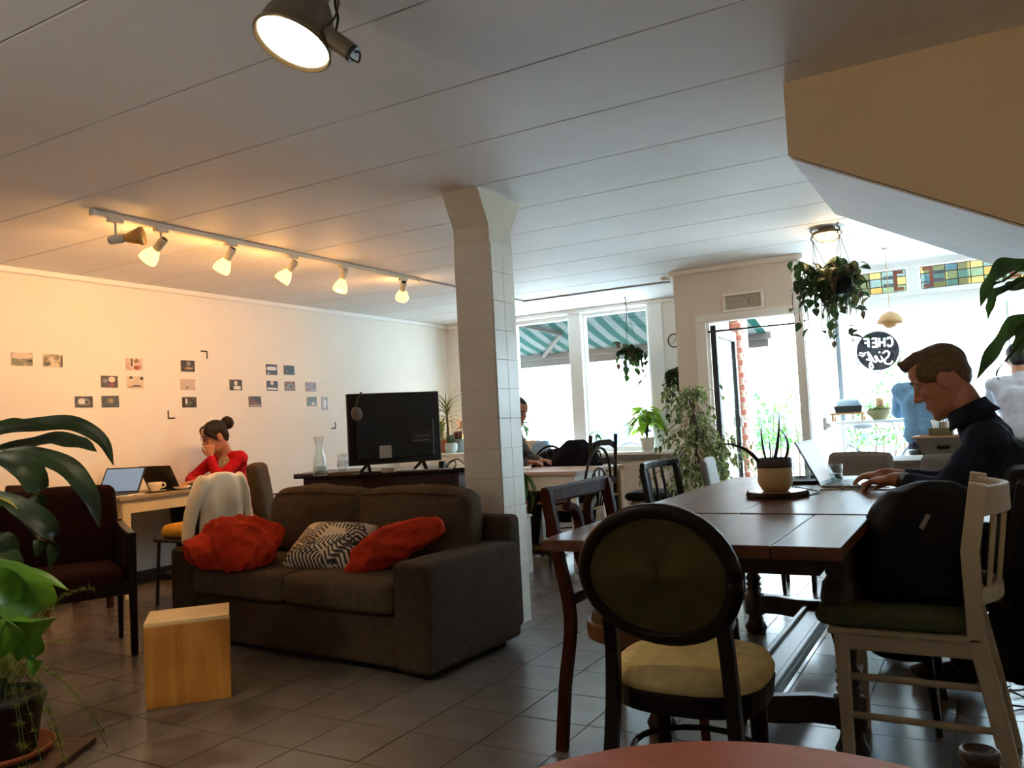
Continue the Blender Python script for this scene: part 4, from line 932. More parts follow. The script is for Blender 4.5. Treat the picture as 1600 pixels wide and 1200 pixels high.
MB().tube(crom([at(1232, 758, Z=TZ+.003), at(1262, 764, Z=TZ+.003), at(1280, 768, Z=TZ+.003), at(1262, 774, Z=TZ+.003), at(1278, 770, Z=TZ+.003)], 6), .0022, 5).build('cord', blkp, bc, w=True, smooth=True)
# tray with tumblers
tp_ = at(1262, 752, Z=TZ); tray = thing('round_tray', 'dark round tray holding tumblers behind the aloe', 'tray', tp_)
MB().lathe([(.15, 0), (.165, .004), (.168, .016), (.163, .016), (.16, .007), (.001, .006)], (0, 0, 0), 40, cap1=False).build('tray_body', M('tray_dark', (44, 38, 38), .5), tray, smooth=True)
tumb = MB().lathe([(.036, 0), (.04, .03), (.041, .095), (.038, .1), (.001, .1)], (0, 0, 0), 24, cap0=False, cap1=False)
Dt = (tp_-CAMP).dot(F_)
for k, (px_, dd, lab) in enumerate(((1224, .06, 'upturned tumbler at the left of the dark tray'), (1254, -.02, 'upturned tumbler in the middle of the dark tray'), (1272, .08, 'upturned tumbler at the back right of the dark tray'))):
    p = at(px_, 750, D=Dt+dd); t = thing('tumbler', lab, 'glass', (min(max(p.x, tp_.x-.1), tp_.x+.1), min(max(p.y, tp_.y-.1), tp_.y+.1), TZ+.007), 0, 'tumblers on the dark tray')
    q = MB(); q.v = list(tumb.v); q.f = list(tumb.f); q.build('glass_wall', gl, t, smooth=True, solid=.002)
    random.seed(k); fz = MB()
    for z in (.03, .055, .08): fz.lathe([(.041, z), (.0425, z+.004), (.041, z+.008)], (0, 0, 0), 24, cap0=False, cap1=False)
    fz.build('moulded_rib', gl, t, smooth=True)
p = at(1306, 756, Z=TZ); wg = thing('water_glass', 'straight water glass standing just behind the silver laptop', 'glass', p)
MB().lathe([(.03, .0), (.036, .095), (.0335, .095), (.028, .008)], (0, 0, 0), 28).build('glass_wall', gl, wg, smooth=True)
MB().lathe([(.028, .009), (.031, .05)], (0, 0, 0), 24).build('water', wat, wg, smooth=True)

# ------------------------------------------------------------------ chairs
mah = wood('mahogany', (50, 22, 14), (86, 40, 24), .5, 6, 2, spec=.1)
ebon = M('dark_lacquer', (24, 16, 12), .4, var=.2, vs=8, spec=.25)
# lyre back chair: sits at the left of the long table, facing it (+x)
LX0 = -1.36; pn, pf = at(853, 768, X=LX0), at(945, 745, X=LX0)
y0, y1 = pn.y, pf.y; print('lyre', y0, y1, pn.z, pf.z); zt = (pn.z+pf.z)/2
lyre = thing('dining_chair', 'dark mahogany chair with a lyre back at the near left corner of the long table', 'chair', (LX0+.25, (y0+y1)/2, 0))
for y in (y0, y1):
    MB().strip(crom([(LX0+.01, y, 0), (LX0+.035, y, .22), (LX0+.07, y, .46), (LX0+.035, y, .68), (LX0, y, zt)], 5), .034, .04, up=(1, 0, 0)).build('back_post', mah, lyre, w=True, bevel=.004)
MB().beam((LX0, y0-.018, zt-.02), (LX0, y1+.018, zt-.02), .03, .06).build('top_rail', mah, lyre, w=True, bevel=.008)
MB().beam((LX0+.065, y0, .52), (LX0+.065, y1, .52), .026, .04).build('lower_rail', mah, lyre, w=True, bevel=.004)
ym = (y0+y1)/2
for s_ in (-1, 1):
    MB().strip(crom([(LX0+.06, ym+s_*.02, .53), (LX0+.05, ym+s_*.085, .6), (LX0+.035, ym+s_*.1, .68), (LX0+.02, ym+s_*.045, .75), (LX0+.012, ym+s_*.06, .81), (LX0+.005, ym+s_*.12, .835)], 5), [.022, .026, .03, .03, .03, .03, .03, .03, .03, .03, .03, .03, .03, .03, .03, .03, .03, .03, .03, .03, .03, .03, .03, .03, .03, .03][:26], .034, up=(1, 0, 0)).build('lyre_scroll', mah, lyre, w=True, bevel=.004)
sr_ = lambda z, k=1.0: [(LX0+.07+.235+.245*k*math.copysign(abs(math.cos(t))**.7, math.cos(t)), ym+(y1-y0)/2*k*math.copysign(abs(math.sin(t))**.7, math.sin(t)), z) for t in [2*PI*i/36 for i in range(36)]]
MB().loft([sr_(.375), sr_(.435)]).build('seat_rim', wood('seat_rim_wood', (96, 54, 30), (130, 80, 48), .4, 6, 0), lyre, w=True, bevel=.008)
MB().loft([sr_(.43, .95), sr_(.45, .93), sr_(.465, .8), sr_(.47, .4)]).build('seat_cushion', M('brown_tapestry', (86, 68, 48), .9, var=.6, vs=22), lyre, w=True, smooth=True)
for y in (y0+.04, y1-.04): MB().beam((LX0+.5, y, .38), (LX0+.52, y, 0), .036, .036, w2=.022, h2=.022).build('front_leg', mah, lyre, w=True, bevel=.004)

# oval back chair at the near end, facing the table (+y)
rcx, rcy = -.69, 2.02
ov = thing('oval_back_chair', 'dark chair with an oval olive upholstered back, seen from behind at the near table end', 'chair', (rcx, rcy+.22, 0), 0)
bc_ = at(1030, 900, D=2.08); print('ovalback', bc_)
ow, oh = .196, .166
def ovp(t, k=1, dy=0, kz=None): z = (kz or k)*oh*math.sin(t); return V((bc_.x+k*ow*math.cos(t), bc_.y-.18*z+dy-.03*(math.cos(t)**2-.5), bc_.z+z))
ringp = [ovp(2*PI*i/40) for i in range(41)]
MB().tube(ringp, .021, 10).build('oval_frame', ebon, ov, w=True, smooth=True)
oliv = M('olive_velvet', (84, 76, 46), .95, var=.12, vs=25, bump=.2, bs=240, spec=.15)
pad = MB(); ks = [.03, .4, .75, .9, .94]
pad.loft([[ovp(2*PI*i/40, k, -(.008+.010*(1-k**4))) for i in range(40)] for k in ks]+[[ovp(2*PI*i/40, k, (.008+.010*(1-k**4))) for i in range(40)] for k in reversed(ks)])
pad.build('back_pad', oliv, ov, w=True, smooth=True)
for s_ in (-1, 1):
    x = bc_.x+s_*.155
    MB().strip(crom([(x-s_*.005, bc_.y+.02, bc_.z-.1), (x-s_*.0, bc_.y+.035, .5), (x+s_*.01, bc_.y+.02, .3), (x+s_*.02, bc_.y-.06, 0)], 5), .036, .034, up=(0, 1, 0)).build('back_leg', ebon, ov, w=True, bevel=.005)
sro = lambda z, k=1.0: [(bc_.x-.0+.21*k*math.copysign(abs(math.cos(t))**.75, math.cos(t)), bc_.y+.23+.2*k*math.copysign(abs(math.sin(t))**.75, math.sin(t)), z) for t in [2*PI*i/36 for i in range(36)]]
MB().loft([sro(.375, .96), sro(.435)]).build('seat_frame', ebon, ov, w=True, bevel=.008)
MB().loft([sro(.432, .97), sro(.455, 1.0), sro(.485, .93), sro(.5, .7), sro(.505, .3)]).build('seat_cushion', M('lit_olive_velvet', (226, 206, 146), .95, var=.12, vs=25, bump=.2, bs=240, spec=.15), ov, w=True, smooth=True)  # seat velvet paler than the back: light from above put into its colour
for s_ in (-1, 1): MB().lathe([(.016, 0), (.02, .08), (.026, .3), (.03, .38)], (bc_.x+s_*.14, bc_.y+.34, 0), 12).build('front_leg', ebon, ov, w=True, smooth=True)
MB().tube([(bc_.x+.17*math.cos(t), bc_.y+.2+.15*math.sin(t), .24) for t in [2*PI*i/28 for i in range(29)]], .009, 8).build('ring_stretcher', ebon, ov, w=True, smooth=True)

# white chair with green cushion at the right of the table, facing it (-x)
whw = M('chair_white', (196, 180, 150), .5, var=.05, vs=8)
grn = M('green_cushion', (92, 100, 76), .95, var=.15, vs=20, bump=.25, bs=200, spec=.15)
wcy = 2.98; wx0, wx1 = -.475, -.06; hw = .2
wc = thing('white_chair', 'white painted wooden chair with a green tufted cushion in the right foreground', 'chair', ((wx0+wx1)/2, wcy, 0))
for s_ in (-1, 1):
    y = wcy+s_*hw
    MB().strip([(wx1+.075, y, 0), (wx1+.035, y, .25), (wx1+.0, y, .45), (wx1-.0, y, .7), (wx1+.035, y, .90)], .04, .05, up=(1, 0, 0)).build('rear_post', whw, wc, w=True, bevel=.005)
    MB().beam((wx0+.04, y, .43), (wx0+.04, y, 0), .042, .042, w2=.032, h2=.032).build('front_leg', whw, wc, w=True, bevel=.004)
    for z in (.18, .3): MB().tube([(wx0+.04, y, z), (wx1+.04, y, z-.0)], .011, 8).build('side_stretcher', whw, wc, w=True, smooth=True)
    MB().span(wx0+.02, wx1+.01, y-.014, y+.014, .385, .435).build('side_rail', whw, wc, w=True, bevel=.003)
for x in (wx0+.04, wx1+.045): MB().tube([(x, wcy-hw, .22), (x, wcy+hw, .22)], .011, 8).build('cross_stretcher', whw, wc, w=True, smooth=True)
MB().span(wx0, wx1+.02, wcy-hw-.02, wcy+hw+.02, .43, .452).build('seat_board', whw, wc, w=True, bevel=.008)
arc = lambda z, dx: [(wx1+dx+.075*math.cos(PI*u/2*.98), wcy+u*hw, z) for u in [-1+2*i/10 for i in range(11)]]
MB().strip(arc(.845, .03), .024, .085).build('top_rail', whw, wc, w=True, bevel=.004)
MB().strip(arc(.56, -.005), .024, .045).build('lower_rail', whw, wc, w=True, bevel=.004)
for u in (-.6, -.2, .2, .6): MB().strip([(wx1+.075*math.cos(PI*u/2)-.004, wcy+u*hw, .57), (wx1+.03+.075*math.cos(PI*u/2), wcy+u*hw, .83)], .026, .014, up=(1, 0, 0)).build('back_slat', whw, wc, w=True, bevel=.003)
gc = soft('green_seat_cushion', wx0-.035, wx1-.03, wcy-hw-.02, wcy+hw+.02, .455, .51, grn, puff=.012, wr=.012, ws=.1, n=10); tag(gc, 'green tufted seat cushion lying on the white chair', 'cushion')
for i in range(3):
    for j in range(3): MB().ell((wx0+.06+i*.14, wcy-.13+j*.13, .515), (.011, .011, .006), 8).build('tuft_button', grn, gc, smooth=True)

# man's dark chair, facing the table (-x)
mdc = thing('dark_side_chair', 'dark slim legged chair the man in the blue shirt sits on', 'chair', (.33, 3.87, 0))
for s_ in (-1, 1):
    y = 3.87+s_*.19
    MB().strip([(.68, y, 0), (.58, y, .4), (.58, y, .6), (.66, y, .86)], .03, .035, up=(1, 0, 0)).build('rear_leg', ebon, mdc, w=True, bevel=.004)
    MB().beam((.16, y, .44), (.1, y, 0), .034, .034, w2=.022, h2=.022).build('front_leg', ebon, mdc, w=True, bevel=.004)
MB().span(.11, .6, 3.65, 4.09, .43, .465).build('seat', ebon, mdc, w=True, bevel=.01)
MB().beam((.66, 3.66, .82), (.66, 4.08, .82), .025, .09).build('top_rail', ebon, mdc, w=True, bevel=.006)
MB().beam((.6, 3.68, .6), (.6, 4.06, .6), .02, .05).build('mid_rail', ebon, mdc, w=True, bevel=.004)

# slat back chair at the far left of the table (+x)
s0, s1 = at(1003, 724, D=5.0), at(1057, 717, D=5.35); sd_ = (s1-s0); sd_.z = 0; fw_ = V((sd_.y, -sd_.x, 0)).normalized(); zt = s0.z
slc_ = thing('slatted_chair', 'dark slat back chair with a curved top rail, left of the long table', 'chair', (s0+s1)/2*1+V((0, 0, -zt))+fw_*.22)
slc_.location.z = 0
sm_ = (s0+s1)/2; wdt = max(sd_.length, .4); ax_ = sd_.normalized(); s0 = sm_-ax_*wdt/2; s1 = sm_+ax_*wdt/2
bowp = lambda u, z, k: sm_+ax_*(u*wdt/2)-fw_*(.05*(1-u*u))+V((0, 0, z-sm_.z))-fw_*k
MB().strip([bowp(u, zt-.02, 0) for u in (-1.05, -.6, -.2, .2, .6, 1.05)], .03, .045).build('top_rail', ebon, slc_, w=True, bevel=.008)
for u in (-.95, .95): MB().strip([bowp(u, 0, .03), bowp(u, .45, -.06), bowp(u, zt-.03, 0)], .036, .036, up=tuple(fw_)).build('back_post', ebon, slc_, w=True, bevel=.005)
for u in (-.4, 0, .4): MB().strip([bowp(u, .46, -.05), bowp(u, zt-.03, 0)], .022, .012, up=tuple(fw_)).build('back_slat', ebon, slc_, w=True, bevel=.003)
sf = sm_+fw_*.25; sf.z = .45
MB().box(sf, (.44, .42, .05), math.atan2(ax_.y, ax_.x)).build('seat', ebon, slc_, w=True, bevel=.012)
for s_ in (-1, 1): p = sf+ax_*s_*.17+fw_*.18; MB().beam((p.x, p.y, .43), (p.x, p.y, 0), .034, .034, w2=.024, h2=.024).build('front_leg', ebon, slc_, w=True, bevel=.004)

# upholstered chairs, one maker used for three of them: shell back, seat, four legs; faces -y locally
def shell_chair(lab, loc, rz, w_, d_, zt, mat, legm, thick=.07, grp=None, arms=False):
    t = thing('upholstered_chair', lab, 'chair', loc, rz, grp)
    o = soft('backrest', -w_/2, w_/2, d_/2-thick, d_/2, .40, zt, mat, par=None, puff=.012, lean=.14, wr=.008); o.parent = t
    o = soft('seat', -w_/2, w_/2, -d_/2, d_/2-.03, .36, .47, mat, par=None, puff=.015, wr=.006); o.parent = t
    for x in (-w_/2+.04, w_/2-.04):
        for y in (-d_/2+.04, d_/2-.04): MB().beam((x, y, .38), (x*1.04, y*1.06, 0), .036, .036, w2=.024, h2=.024).build('leg', legm, t, bevel=.004)
    if arms:
        for s_ in (-1, 1): o = soft('armrest', s_*w_/2-.04, s_*w_/2+.04, -d_/2+.02, d_/2-.02, .4, .62, mat, par=None, puff=.004, wr=.004); o.parent = t
    return t
gry = M('grey_shell', (136, 130, 124), .7, var=.06, vs=8); brnf = M('brown_upholstery', (86, 68, 48), .95, var=.12, vs=20, bump=.2, bs=240, spec=.15)
p = at(1128, 735, D=5.4); shell_chair('grey moulded chair at the far left corner of the long table', (p.x+.16, p.y+.05, 0), math.radians(90+8), .42, .44, .84, gry, ebon, .04, 'grey chairs beyond the table')
p = at(1328, 730, D=5.3); shell_chair('grey padded chair standing behind the silver laptop, beyond the far table end', (p.x, p.y-.2, 0), math.radians(-14), .40, .44, .835, M('taupe_shell', (122, 112, 104), .8, var=.08, vs=8), ebon, .06, 'grey chairs beyond the table')
p = at(1452, 742, D=5.1); shell_chair('grey rounded chair half hidden behind the man, before the crate', (p.x+.02, p.y-.15, 0), math.radians(-25), .36, .42, .80, M('taupe_shell2', (110, 102, 96), .7), ebon, .05, 'grey chairs beyond the table')
p = at(440, 765, D=6.35); shell_chair('tall brown upholstered chair between the white jacket and the dark console', (p.x+.12, p.y+.02, 0), math.radians(127), .46, .5, .935, brnf, ebon, .09)

# dark red armchair on the left
rdm = M('dark_red_velvet', (44, 13, 11), .9, var=.2, vs=20, bump=.2, bs=220, spec=.2)
arz = math.radians(63); ac = thing('armchair', 'dark red velvet armchair with black wooden arms left of the wooden block', 'armchair', (-4.42, 2.70, 0), arz)
aw2, ad2 = .29, .24
o = soft('backrest', -aw2+.0, aw2-.0, ad2-.06, ad2+.03, .42, .90, rdm, puff=.015, lean=.16, wr=.006); o.parent = ac
o = soft('seat', -aw2+.02, aw2-.02, -ad2, ad2, .33, .47, rdm, puff=.02, wr=.006); o.parent = ac
for s_ in (-1, 1):
    x = s_*(aw2+.012)
    MB().beam((x, -ad2, .64), (x, -ad2, 0), .042, .042, w2=.034, h2=.034).build('front_leg', ebon, ac, bevel=.004)
    MB().beam((x, ad2, .7), (x, ad2+.02, 0), .034, .034, w2=.026, h2=.026).build('rear_leg', ebon, ac, bevel=.004)
    MB().strip([(x, -ad2-.02, .645), (x, 0, .655), (x, ad2+.02, .68)], .05, .032).build('armrest', ebon, ac, bevel=.01)
    MB().span(x-.012, x+.012, -ad2, ad2, .36, .43).build('seat_rail', ebon, ac, bevel=.003)
    o = soft('arm_panel', x-s_*.012-.014, x-s_*.012+.014, -ad2+.03, ad2-.02, .44, .635, rdm, puff=.0, wr=.0); o.parent = ac
MB().span(-aw2, aw2, -ad2-.012, -ad2+.012, .33, .40).build('seat_rail', ebon, ac, bevel=.003)
# carved chair behind it, at the near end of the desk (+y)
cv_ = thing('carved_chair', 'carved dark wooden chair half hidden behind the big leaves at the left edge', 'chair', (-5.62, 3.42, 0), PI)
for s_ in (-1, 1):
    MB().strip(crom([(s_*.2, .26, 0), (s_*.2, .2, .25), (s_*.2, .2, .5), (s_*.2, .25, .88)], 4), .036, .036, up=(0, 1, 0)).build('back_post', mah, cv_, bevel=.005)
    MB().beam((s_*.2, -.2, .43), (s_*.2, -.21, 0), .036, .036).build('front_leg', mah, cv_, bevel=.005)
    MB().strip(crom([(s_*.02, .21, .5), (s_*.1, .21, .57), (s_*.06, .22, .66), (s_*.03, .23, .72), (s_*.12, .24, .8), (s_*.06, .245, .86)], 5), .026, .02, up=(0, 1, 0)).build('carved_scroll', mah, cv_, bevel=.003)
MB().span(-.22, .22, .225, .265, .84, .9).build('top_rail', mah, cv_, bevel=.012)
MB().span(-.2, .2, .19, .22, .48, .52).build('lower_rail', mah, cv_, bevel=.005)
MB().span(-.22, .22, -.22, .22, .42, .465).build('seat', mah, cv_, bevel=.012)

# black metal chair at the desk with a yellow cushion; the pale jacket hangs over its back (faces -x)
jp = at(345, 738, D=5.75); print('jacket', jp)
jx, jy, jz = jp.x, jp.y, jp.z
bkm = M('black_metal', (22, 22, 24), .5, .3)
jc = thing('black_metal_chair', 'black metal chair pulled up to the cream desk, hidden under the pale jacket', 'chair', (jx-.2, jy, 0), 0)
for s_ in (-1, 1):
    y = jy+s_*.2
    MB().tube(crom([(jx+.06, y, 0), (jx-.02, y, .3), (jx-.02, y, .5), (jx+.0, y*.0+jy+s_*.19, jz-.12)], 4), .012, 8).build('back_post', bkm, jc, w=True, smooth=True)
    MB().tube([(jx-.42, y, .45), (jx-.46, y, 0)], .012, 8).build('front_leg', bkm, jc, w=True, smooth=True)
MB().tube([(jx, jy+.19*math.cos(t), jz-.12+.11*math.sin(t)) for t in [PI*i/12 for i in range(13)]], .012, 8).build('top_bow', bkm, jc, w=True, smooth=True)
MB().span(jx-.46, jx-.0, jy-.22, jy+.22, .44, .465).build('seat', bkm, jc, w=True, bevel=.008)
yc_ = soft('yellow_cushion', jx-.42, jx-.05, jy-.19, jy+.19, .467, .555, M('mustard_cloth', (208, 150, 34), .9, var=.1, vs=20, bump=.2, bs=200), puff=.02, wr=.015, ws=.12, n=8); tag(yc_, 'mustard yellow cushion on the black metal chair', 'cushion')
# ------------------------------------------------------------------ back of the room: white table, bistro chairs, coats, radiator
iron = M('wrought_iron', (30, 26, 24), .5, .4)
wt0 = at(806, 738, Z=.75); wtx0, wtx1, wty0, wty1 = wt0.x-.12, wt0.x+.52, wt0.y-.02, wt0.y+.62
wt = thing('white_table', 'white painted table behind the column with a bistro chair at its end', 'table', ((wtx0+wtx1)/2, (wty0+wty1)/2, 0))
for k in range(3): a = wty0+(wty1-wty0)*k/3; MB().span(wtx0-.02, wtx1+.02, a+.001, a+(wty1-wty0)/3-.001, .722, .75-.001*(k % 2)).build('table_board', wood('pink_wood_top', (196, 170, 158), (220, 198, 186), .5, 5, 0), wt, w=True, bevel=.003)
MB().span(wtx0, wtx1, wty0+.02, wty0+.045, .6, .722).span(wtx0, wtx1, wty1-.045, wty1-.02, .6, .722).span(wtx1-.025, wtx1, wty0+.045, wty1-.045, .6, .722).build('apron', trimw, wt, w=True, bevel=.003)
for x in (wtx0+.03, wtx1-.03):
    for y in (wty0+.06, wty1-.06): MB().beam((x, y, 0), (x, y, .722), .05).build('leg', trimw, wt, w=True, bevel=.004)
def bistro(lab, loc, rz):
    """iron bistro chair, faces -y locally"""
    t = thing('bistro_chair', lab, 'chair', loc, rz, 'iron bistro chairs at the white table')
    bow = [(-.19*math.cos(u)*1.0, .2+.03*math.sin(u), .62+.30*math.sin(u)) for u in [PI*i/18 for i in range(19)]]
    MB().tube([(-.19, .19, 0), (-.19, .19, .45)]+bow+[(.19, .19, .45), (.19, .19, 0)], .011, 8).build('back_bow', iron, t, smooth=True)
    MB().tube([(-.13*math.cos(u), .215, .56+.2*math.sin(u)) for u in [PI*i/14 for i in range(15)]], .008, 7).build('inner_bow', iron, t, smooth=True)
    for x in (-.12, -.06, .0, .06, .12): MB().tube([(x*.5, .19, .46), (x*.9, .21, .62), (x*1.1, .22, .76-abs(x)*.6)], .007, 6).build('back_rod', iron, t, smooth=True)
    MB().tube([(.03*math.cos(u), .222, .85+.045*math.sin(u)) for u in [2*PI*i/16 for i in range(17)]], .007, 6).build('ring', iron, t, smooth=True)
    MB().lathe([(.19, .0), (.205, .006), (.2, .022), (.001, .024)], (0, 0, .44), 28, cap1=False).build('seat', M('rush_seat', (150, 124, 92), .8, var=.2, vs=30), t)
    for s_ in (-1, 1): MB().tube([(s_*.16, -.12, .44), (s_*.18, -.17, 0)], .011, 7).build('front_leg', iron, t, smooth=True)
    MB().tube([(-.19, .19, .2), (.17, -.15, .2)], .007, 6).tube([(.19, .19, .2), (-.17, -.15, .2)], .007, 6).build('cross_brace', iron, t, smooth=True)
    return t
b1_ = at(840, 720, D=7.1); bistro('iron bistro chair behind the white table, its ring back beside the column', (b1_.x, wty1+.02, 0), math.radians(8))
b2_ = at(884, 740, D=6.6); bistro('iron bistro chair at the right end of the white table, before the dark coat', (b2_.x+.1, b2_.y-.02, 0), math.radians(262))
# plant on a white pedestal right behind the column
pd = at(816, 900, Z=0); pd = V((pd.x-.10, pd.y+.06, 0))
ped = thing('white_pedestal', 'narrow white pedestal half hidden behind the column', 'plant stand', pd)
MB().span(pd.x-.13, pd.x+.1, pd.y-.12, pd.y+.12, 0, .42).build('pedestal_box', trimw, ped, w=True, bevel=.004)
MB().span(pd.x-.14, pd.x+.11, pd.y-.13, pd.y+.13, .42, .44).build('pedestal_top', trimw, ped, w=True, bevel=.004)
LEAF = {}
def leafmesh(key, L_, w_, mat, droop=.3, fold=.25, n=5, prof=None, wave=0):
    if key not in LEAF:
        mb = MB(); mb.leaf([(L_*t, 0, L_*(.18*t-droop*t*t)) for t in [i/n for i in range(n+1)]], w_, 0, fold, prof, wave)
        o = mb.build('leaf', mat, smooth=True); LEAF[key] = o.data; bpy.data.objects.remove(o)
    return LEAF[key]
def potted(lab, cat_name, loc, pr, ph, potm, n, lk, reach, rise, droopspan, seed, name='potted_plant', grp=None, stem=True, sc=(.7, 1.15), spread=PI*2, a0=0):
    """arching leaves on stalks out of a pot; each leaf a part"""
    random.seed(seed); t = thing(name, lab, cat_name, loc, 0, grp)
    if pr: 
        MB().lathe([(pr*.72, 0), (pr*.76, .005), (pr, ph), (pr*.93, ph), (pr*.9, ph*.85)], (0, 0, 0), 24, cap1=False).build('pot', potm, t, smooth=True)
        MB().lathe([(pr*.92, ph*.86), (.001, ph*.9)], (0, 0, 0), 16, cap0=False).build('soil', M('soil', (40, 30, 24), .95, bump=.5, bs=90), t)
    st_ = MB()
    for i in range(n):
        a = a0+spread*random.random(); q = (i+.5)/n; r_ = reach*(.25+.75*q)*random.uniform(.7, 1.1); z = ph+rise*(1-.85*q*random.uniform(.5, 1))
        p = V((r_*math.cos(a), r_*math.sin(a), z)); st_.tube(bez((0, 0, ph*.9), (r_*.25*math.cos(a), r_*.25*math.sin(a), z+.02), p, 4), .003, 4)
        pitch = random.uniform(-.1, .5)+q*droopspan; s_ = random.uniform(*sc)
        place('leaf', LEAF[lk], t, p, (random.uniform(-.4, .4), pitch, a), (s_, s_, s_))
    if stem: st_.build('stems', M('green_stem', (60, 84, 44), .6), t, smooth=True)
    return t
darkleaf = leafmat('dark_leaf', (26, 52, 26), (50, 80, 36), 8); midleaf = leafmat('mid_leaf', (40, 84, 30), (74, 122, 40), 8)
limeleaf = leafmat('lime_leaf', (110, 160, 30), (180, 206, 80), 5, .4, .65); varleaf = leafmat('variegated_leaf', (66, 92, 50), (170, 180, 120), 40, .5, .35)
leafmesh('mid', .17, .035, midleaf, .5); leafmesh('lime', .2, .04, limeleaf, .35); leafmesh('small', .055, .02, darkleaf, .3, .2, 4); leafmesh('small2', .05, .019, midleaf, .3, .2, 4)
leafmesh('strap', .36, .011, leafmat('strap_leaf', (70, 84, 36), (120, 124, 60), 6), .62, .3, 7, lambda t: (1-t)**.6*min(1, .5+t*4)); leafmesh('ficus', .06, .0165, varleaf, .35, .3, 4); leafmesh('ficus2', .056, .015, leafmat('ficus_green', (52, 78, 40), (92, 116, 62), 30), .35, .3, 4)
leafmesh('rosette', .09, .03, leafmat('succulent', (96, 120, 60), (140, 150, 90), 8), .1, .35, 4); leafmesh('dark', .2, .05, darkleaf, .7)
potted('bushy green plant on the white pedestal, spilling out beside the column', 'plant', (pd.x, pd.y, .44), .1, .13, M('pot_brown', (90, 62, 46), .7), 34, 'mid', .17, .22, 1.1, 5)
for o in [o for o in bpy.data.objects if o.name.startswith('never')]: pass

# ladder back chair with dark coats
lb = at(948, 700, D=7.4); lby = lb.y
lad = thing('ladder_back_chair', 'black ladder back chair under the dark coats before the radiator', 'chair', (lb.x-.2, lby-.1, 0), math.radians(-100))
for s_ in (-1, 1):
    MB().tube([(s_*.2, .22, 0), (s_*.2, .2, .5), (s_*.2, .24, 1.0)], .017, 8).build('back_post', ebon, lad, smooth=True)
    MB().tube([(s_*.2, -.2, 0), (s_*.2, -.2, .46)], .017, 8).build('front_leg', ebon, lad, smooth=True)
for z in (.58, .74, .9): MB().strip([(-.19, .22, z), (-.08, .245, z+.03), (.08, .245, z+.03), (.19, .22, z)], .014, .055).build('ladder_slat', ebon, lad, bevel=.003)
MB().span(-.22, .22, -.22, .22, .44, .47).build('seat', M('rush_seat', (150, 124, 92), .8, var=.2, vs=30), lad, bevel=.01)
coatm = M('coat_navy_black', (22, 24, 34), .95, var=.25, vs=20, bump=.3, bs=120, spec=.15)
def coat(name, lab, cat, rings, c, rz, mat, vox=.012, extra=None, wr=.02, ws=.12, rub=2):
    mb = MB(); n = 28
    R = []
    for z, hx_, hy_, ox, oy in rings:
        R.append([(ox+hx_*math.copysign(abs(math.cos(t))**.7, math.cos(t)), oy+hy_*math.copysign(abs(math.sin(t))**.7, math.sin(t))*(1+.14*math.sin(7*t+z*5)), z) for t in [2*PI*i/n for i in range(n)]])
    mb.loft(R)
    if extra: extra(mb)
    o = mb.build(name, mat, smooth=True); o.location = c; o.rotation_euler = (0, 0, rz); remesh(o, vox, 4); wrinkle(o, wr, ws, 2); tag(o, lab, cat); return o
cc = at(893, 740, D=7.2)
coat('dark_coat', 'dark navy coat hung over the ladder back chair before the radiator', 'coat', [(.26, .19, .1, 0, 0), (.4, .21, .11, 0, 0), (.6, .22, .11, .0, 0), (.78, .2, .1, .02, 0), (.9, .15, .08, .05, 0), (.97, .08, .05, .05, 0)], (cc.x, cc.y, 0), math.radians(20), coatm,
     extra=lambda mb: mb.tube([(.17, -.02, .88), (.24, -.04, .7), (.25, -.05, .45)], [.06, .055, .05], 10, True))
cj = at(845, 694, D=7.6)
coat('black_jacket', 'black jacket lying across the bench between the bistro chairs and the window', 'coat', [(.70, .3, .14, 0, 0), (.78, .31, .14, 0, 0), (.86, .24, .11, .06, 0), (.9, .12, .07, .14, 0)], (cj.x+.1, cj.y+.25, 0), math.radians(12), coatm)
bn = thing('window_bench', 'narrow light wooden side table under the black jacket, behind the bistro chairs', 'table', (cj.x-.1, cj.y+.3, 0))
lw = wood('light_wood', (150, 122, 88), (182, 152, 114), .55, 5, 0)
MB().span(-.75, .7, -.2, .22, .655, .7).build('table_top', lw, bn, bevel=.005)
MB().span(-.7, .65, -.17, -.15, .56, .655).build('apron', lw, bn, bevel=.003)
for x in (-.7, .65):
    for y in (-.16, .18): MB().beam((x, y, 0), (x, y, .655), .045).build('leg', lw, bn, bevel=.003)
# radiator
ra = thing('radiator', 'white panel radiator below the window sill', 'radiator', (-3.85, 8.9, .1))
radm = M('radiator_white', (226, 226, 224), .5)
MB().span(-4.7, -3.0, 8.9, 8.935, .1, .62).build('back_panel', radm, ra, w=True, bevel=.006)
for k in range(42): x = -4.66+k*.0395; MB().prism([(-.013, 0), (.013, 0), (.008, -.012), (-.008, -.012)], .46, ((x, 8.9, .13), (1, 0, 0), (0, 1, 0), (0, 0, 1))).build('radiator_rib', radm, ra, w=True)
MB().span(-4.7, -3.0, 8.88, 8.94, .615, .635).build('top_grille', radm, ra, w=True, bevel=.004)
MB().tube([(-3.02, 8.9, .14), (-2.95, 8.9, .14), (-2.95, 8.9, 0)], .01).build('pipe', radm, ra, w=True)
for x in (-4.5, -3.2): MB().span(x-.02, x+.02, 8.93, 8.995, .3, .36).build('wall_bracket', radm, ra, w=True)
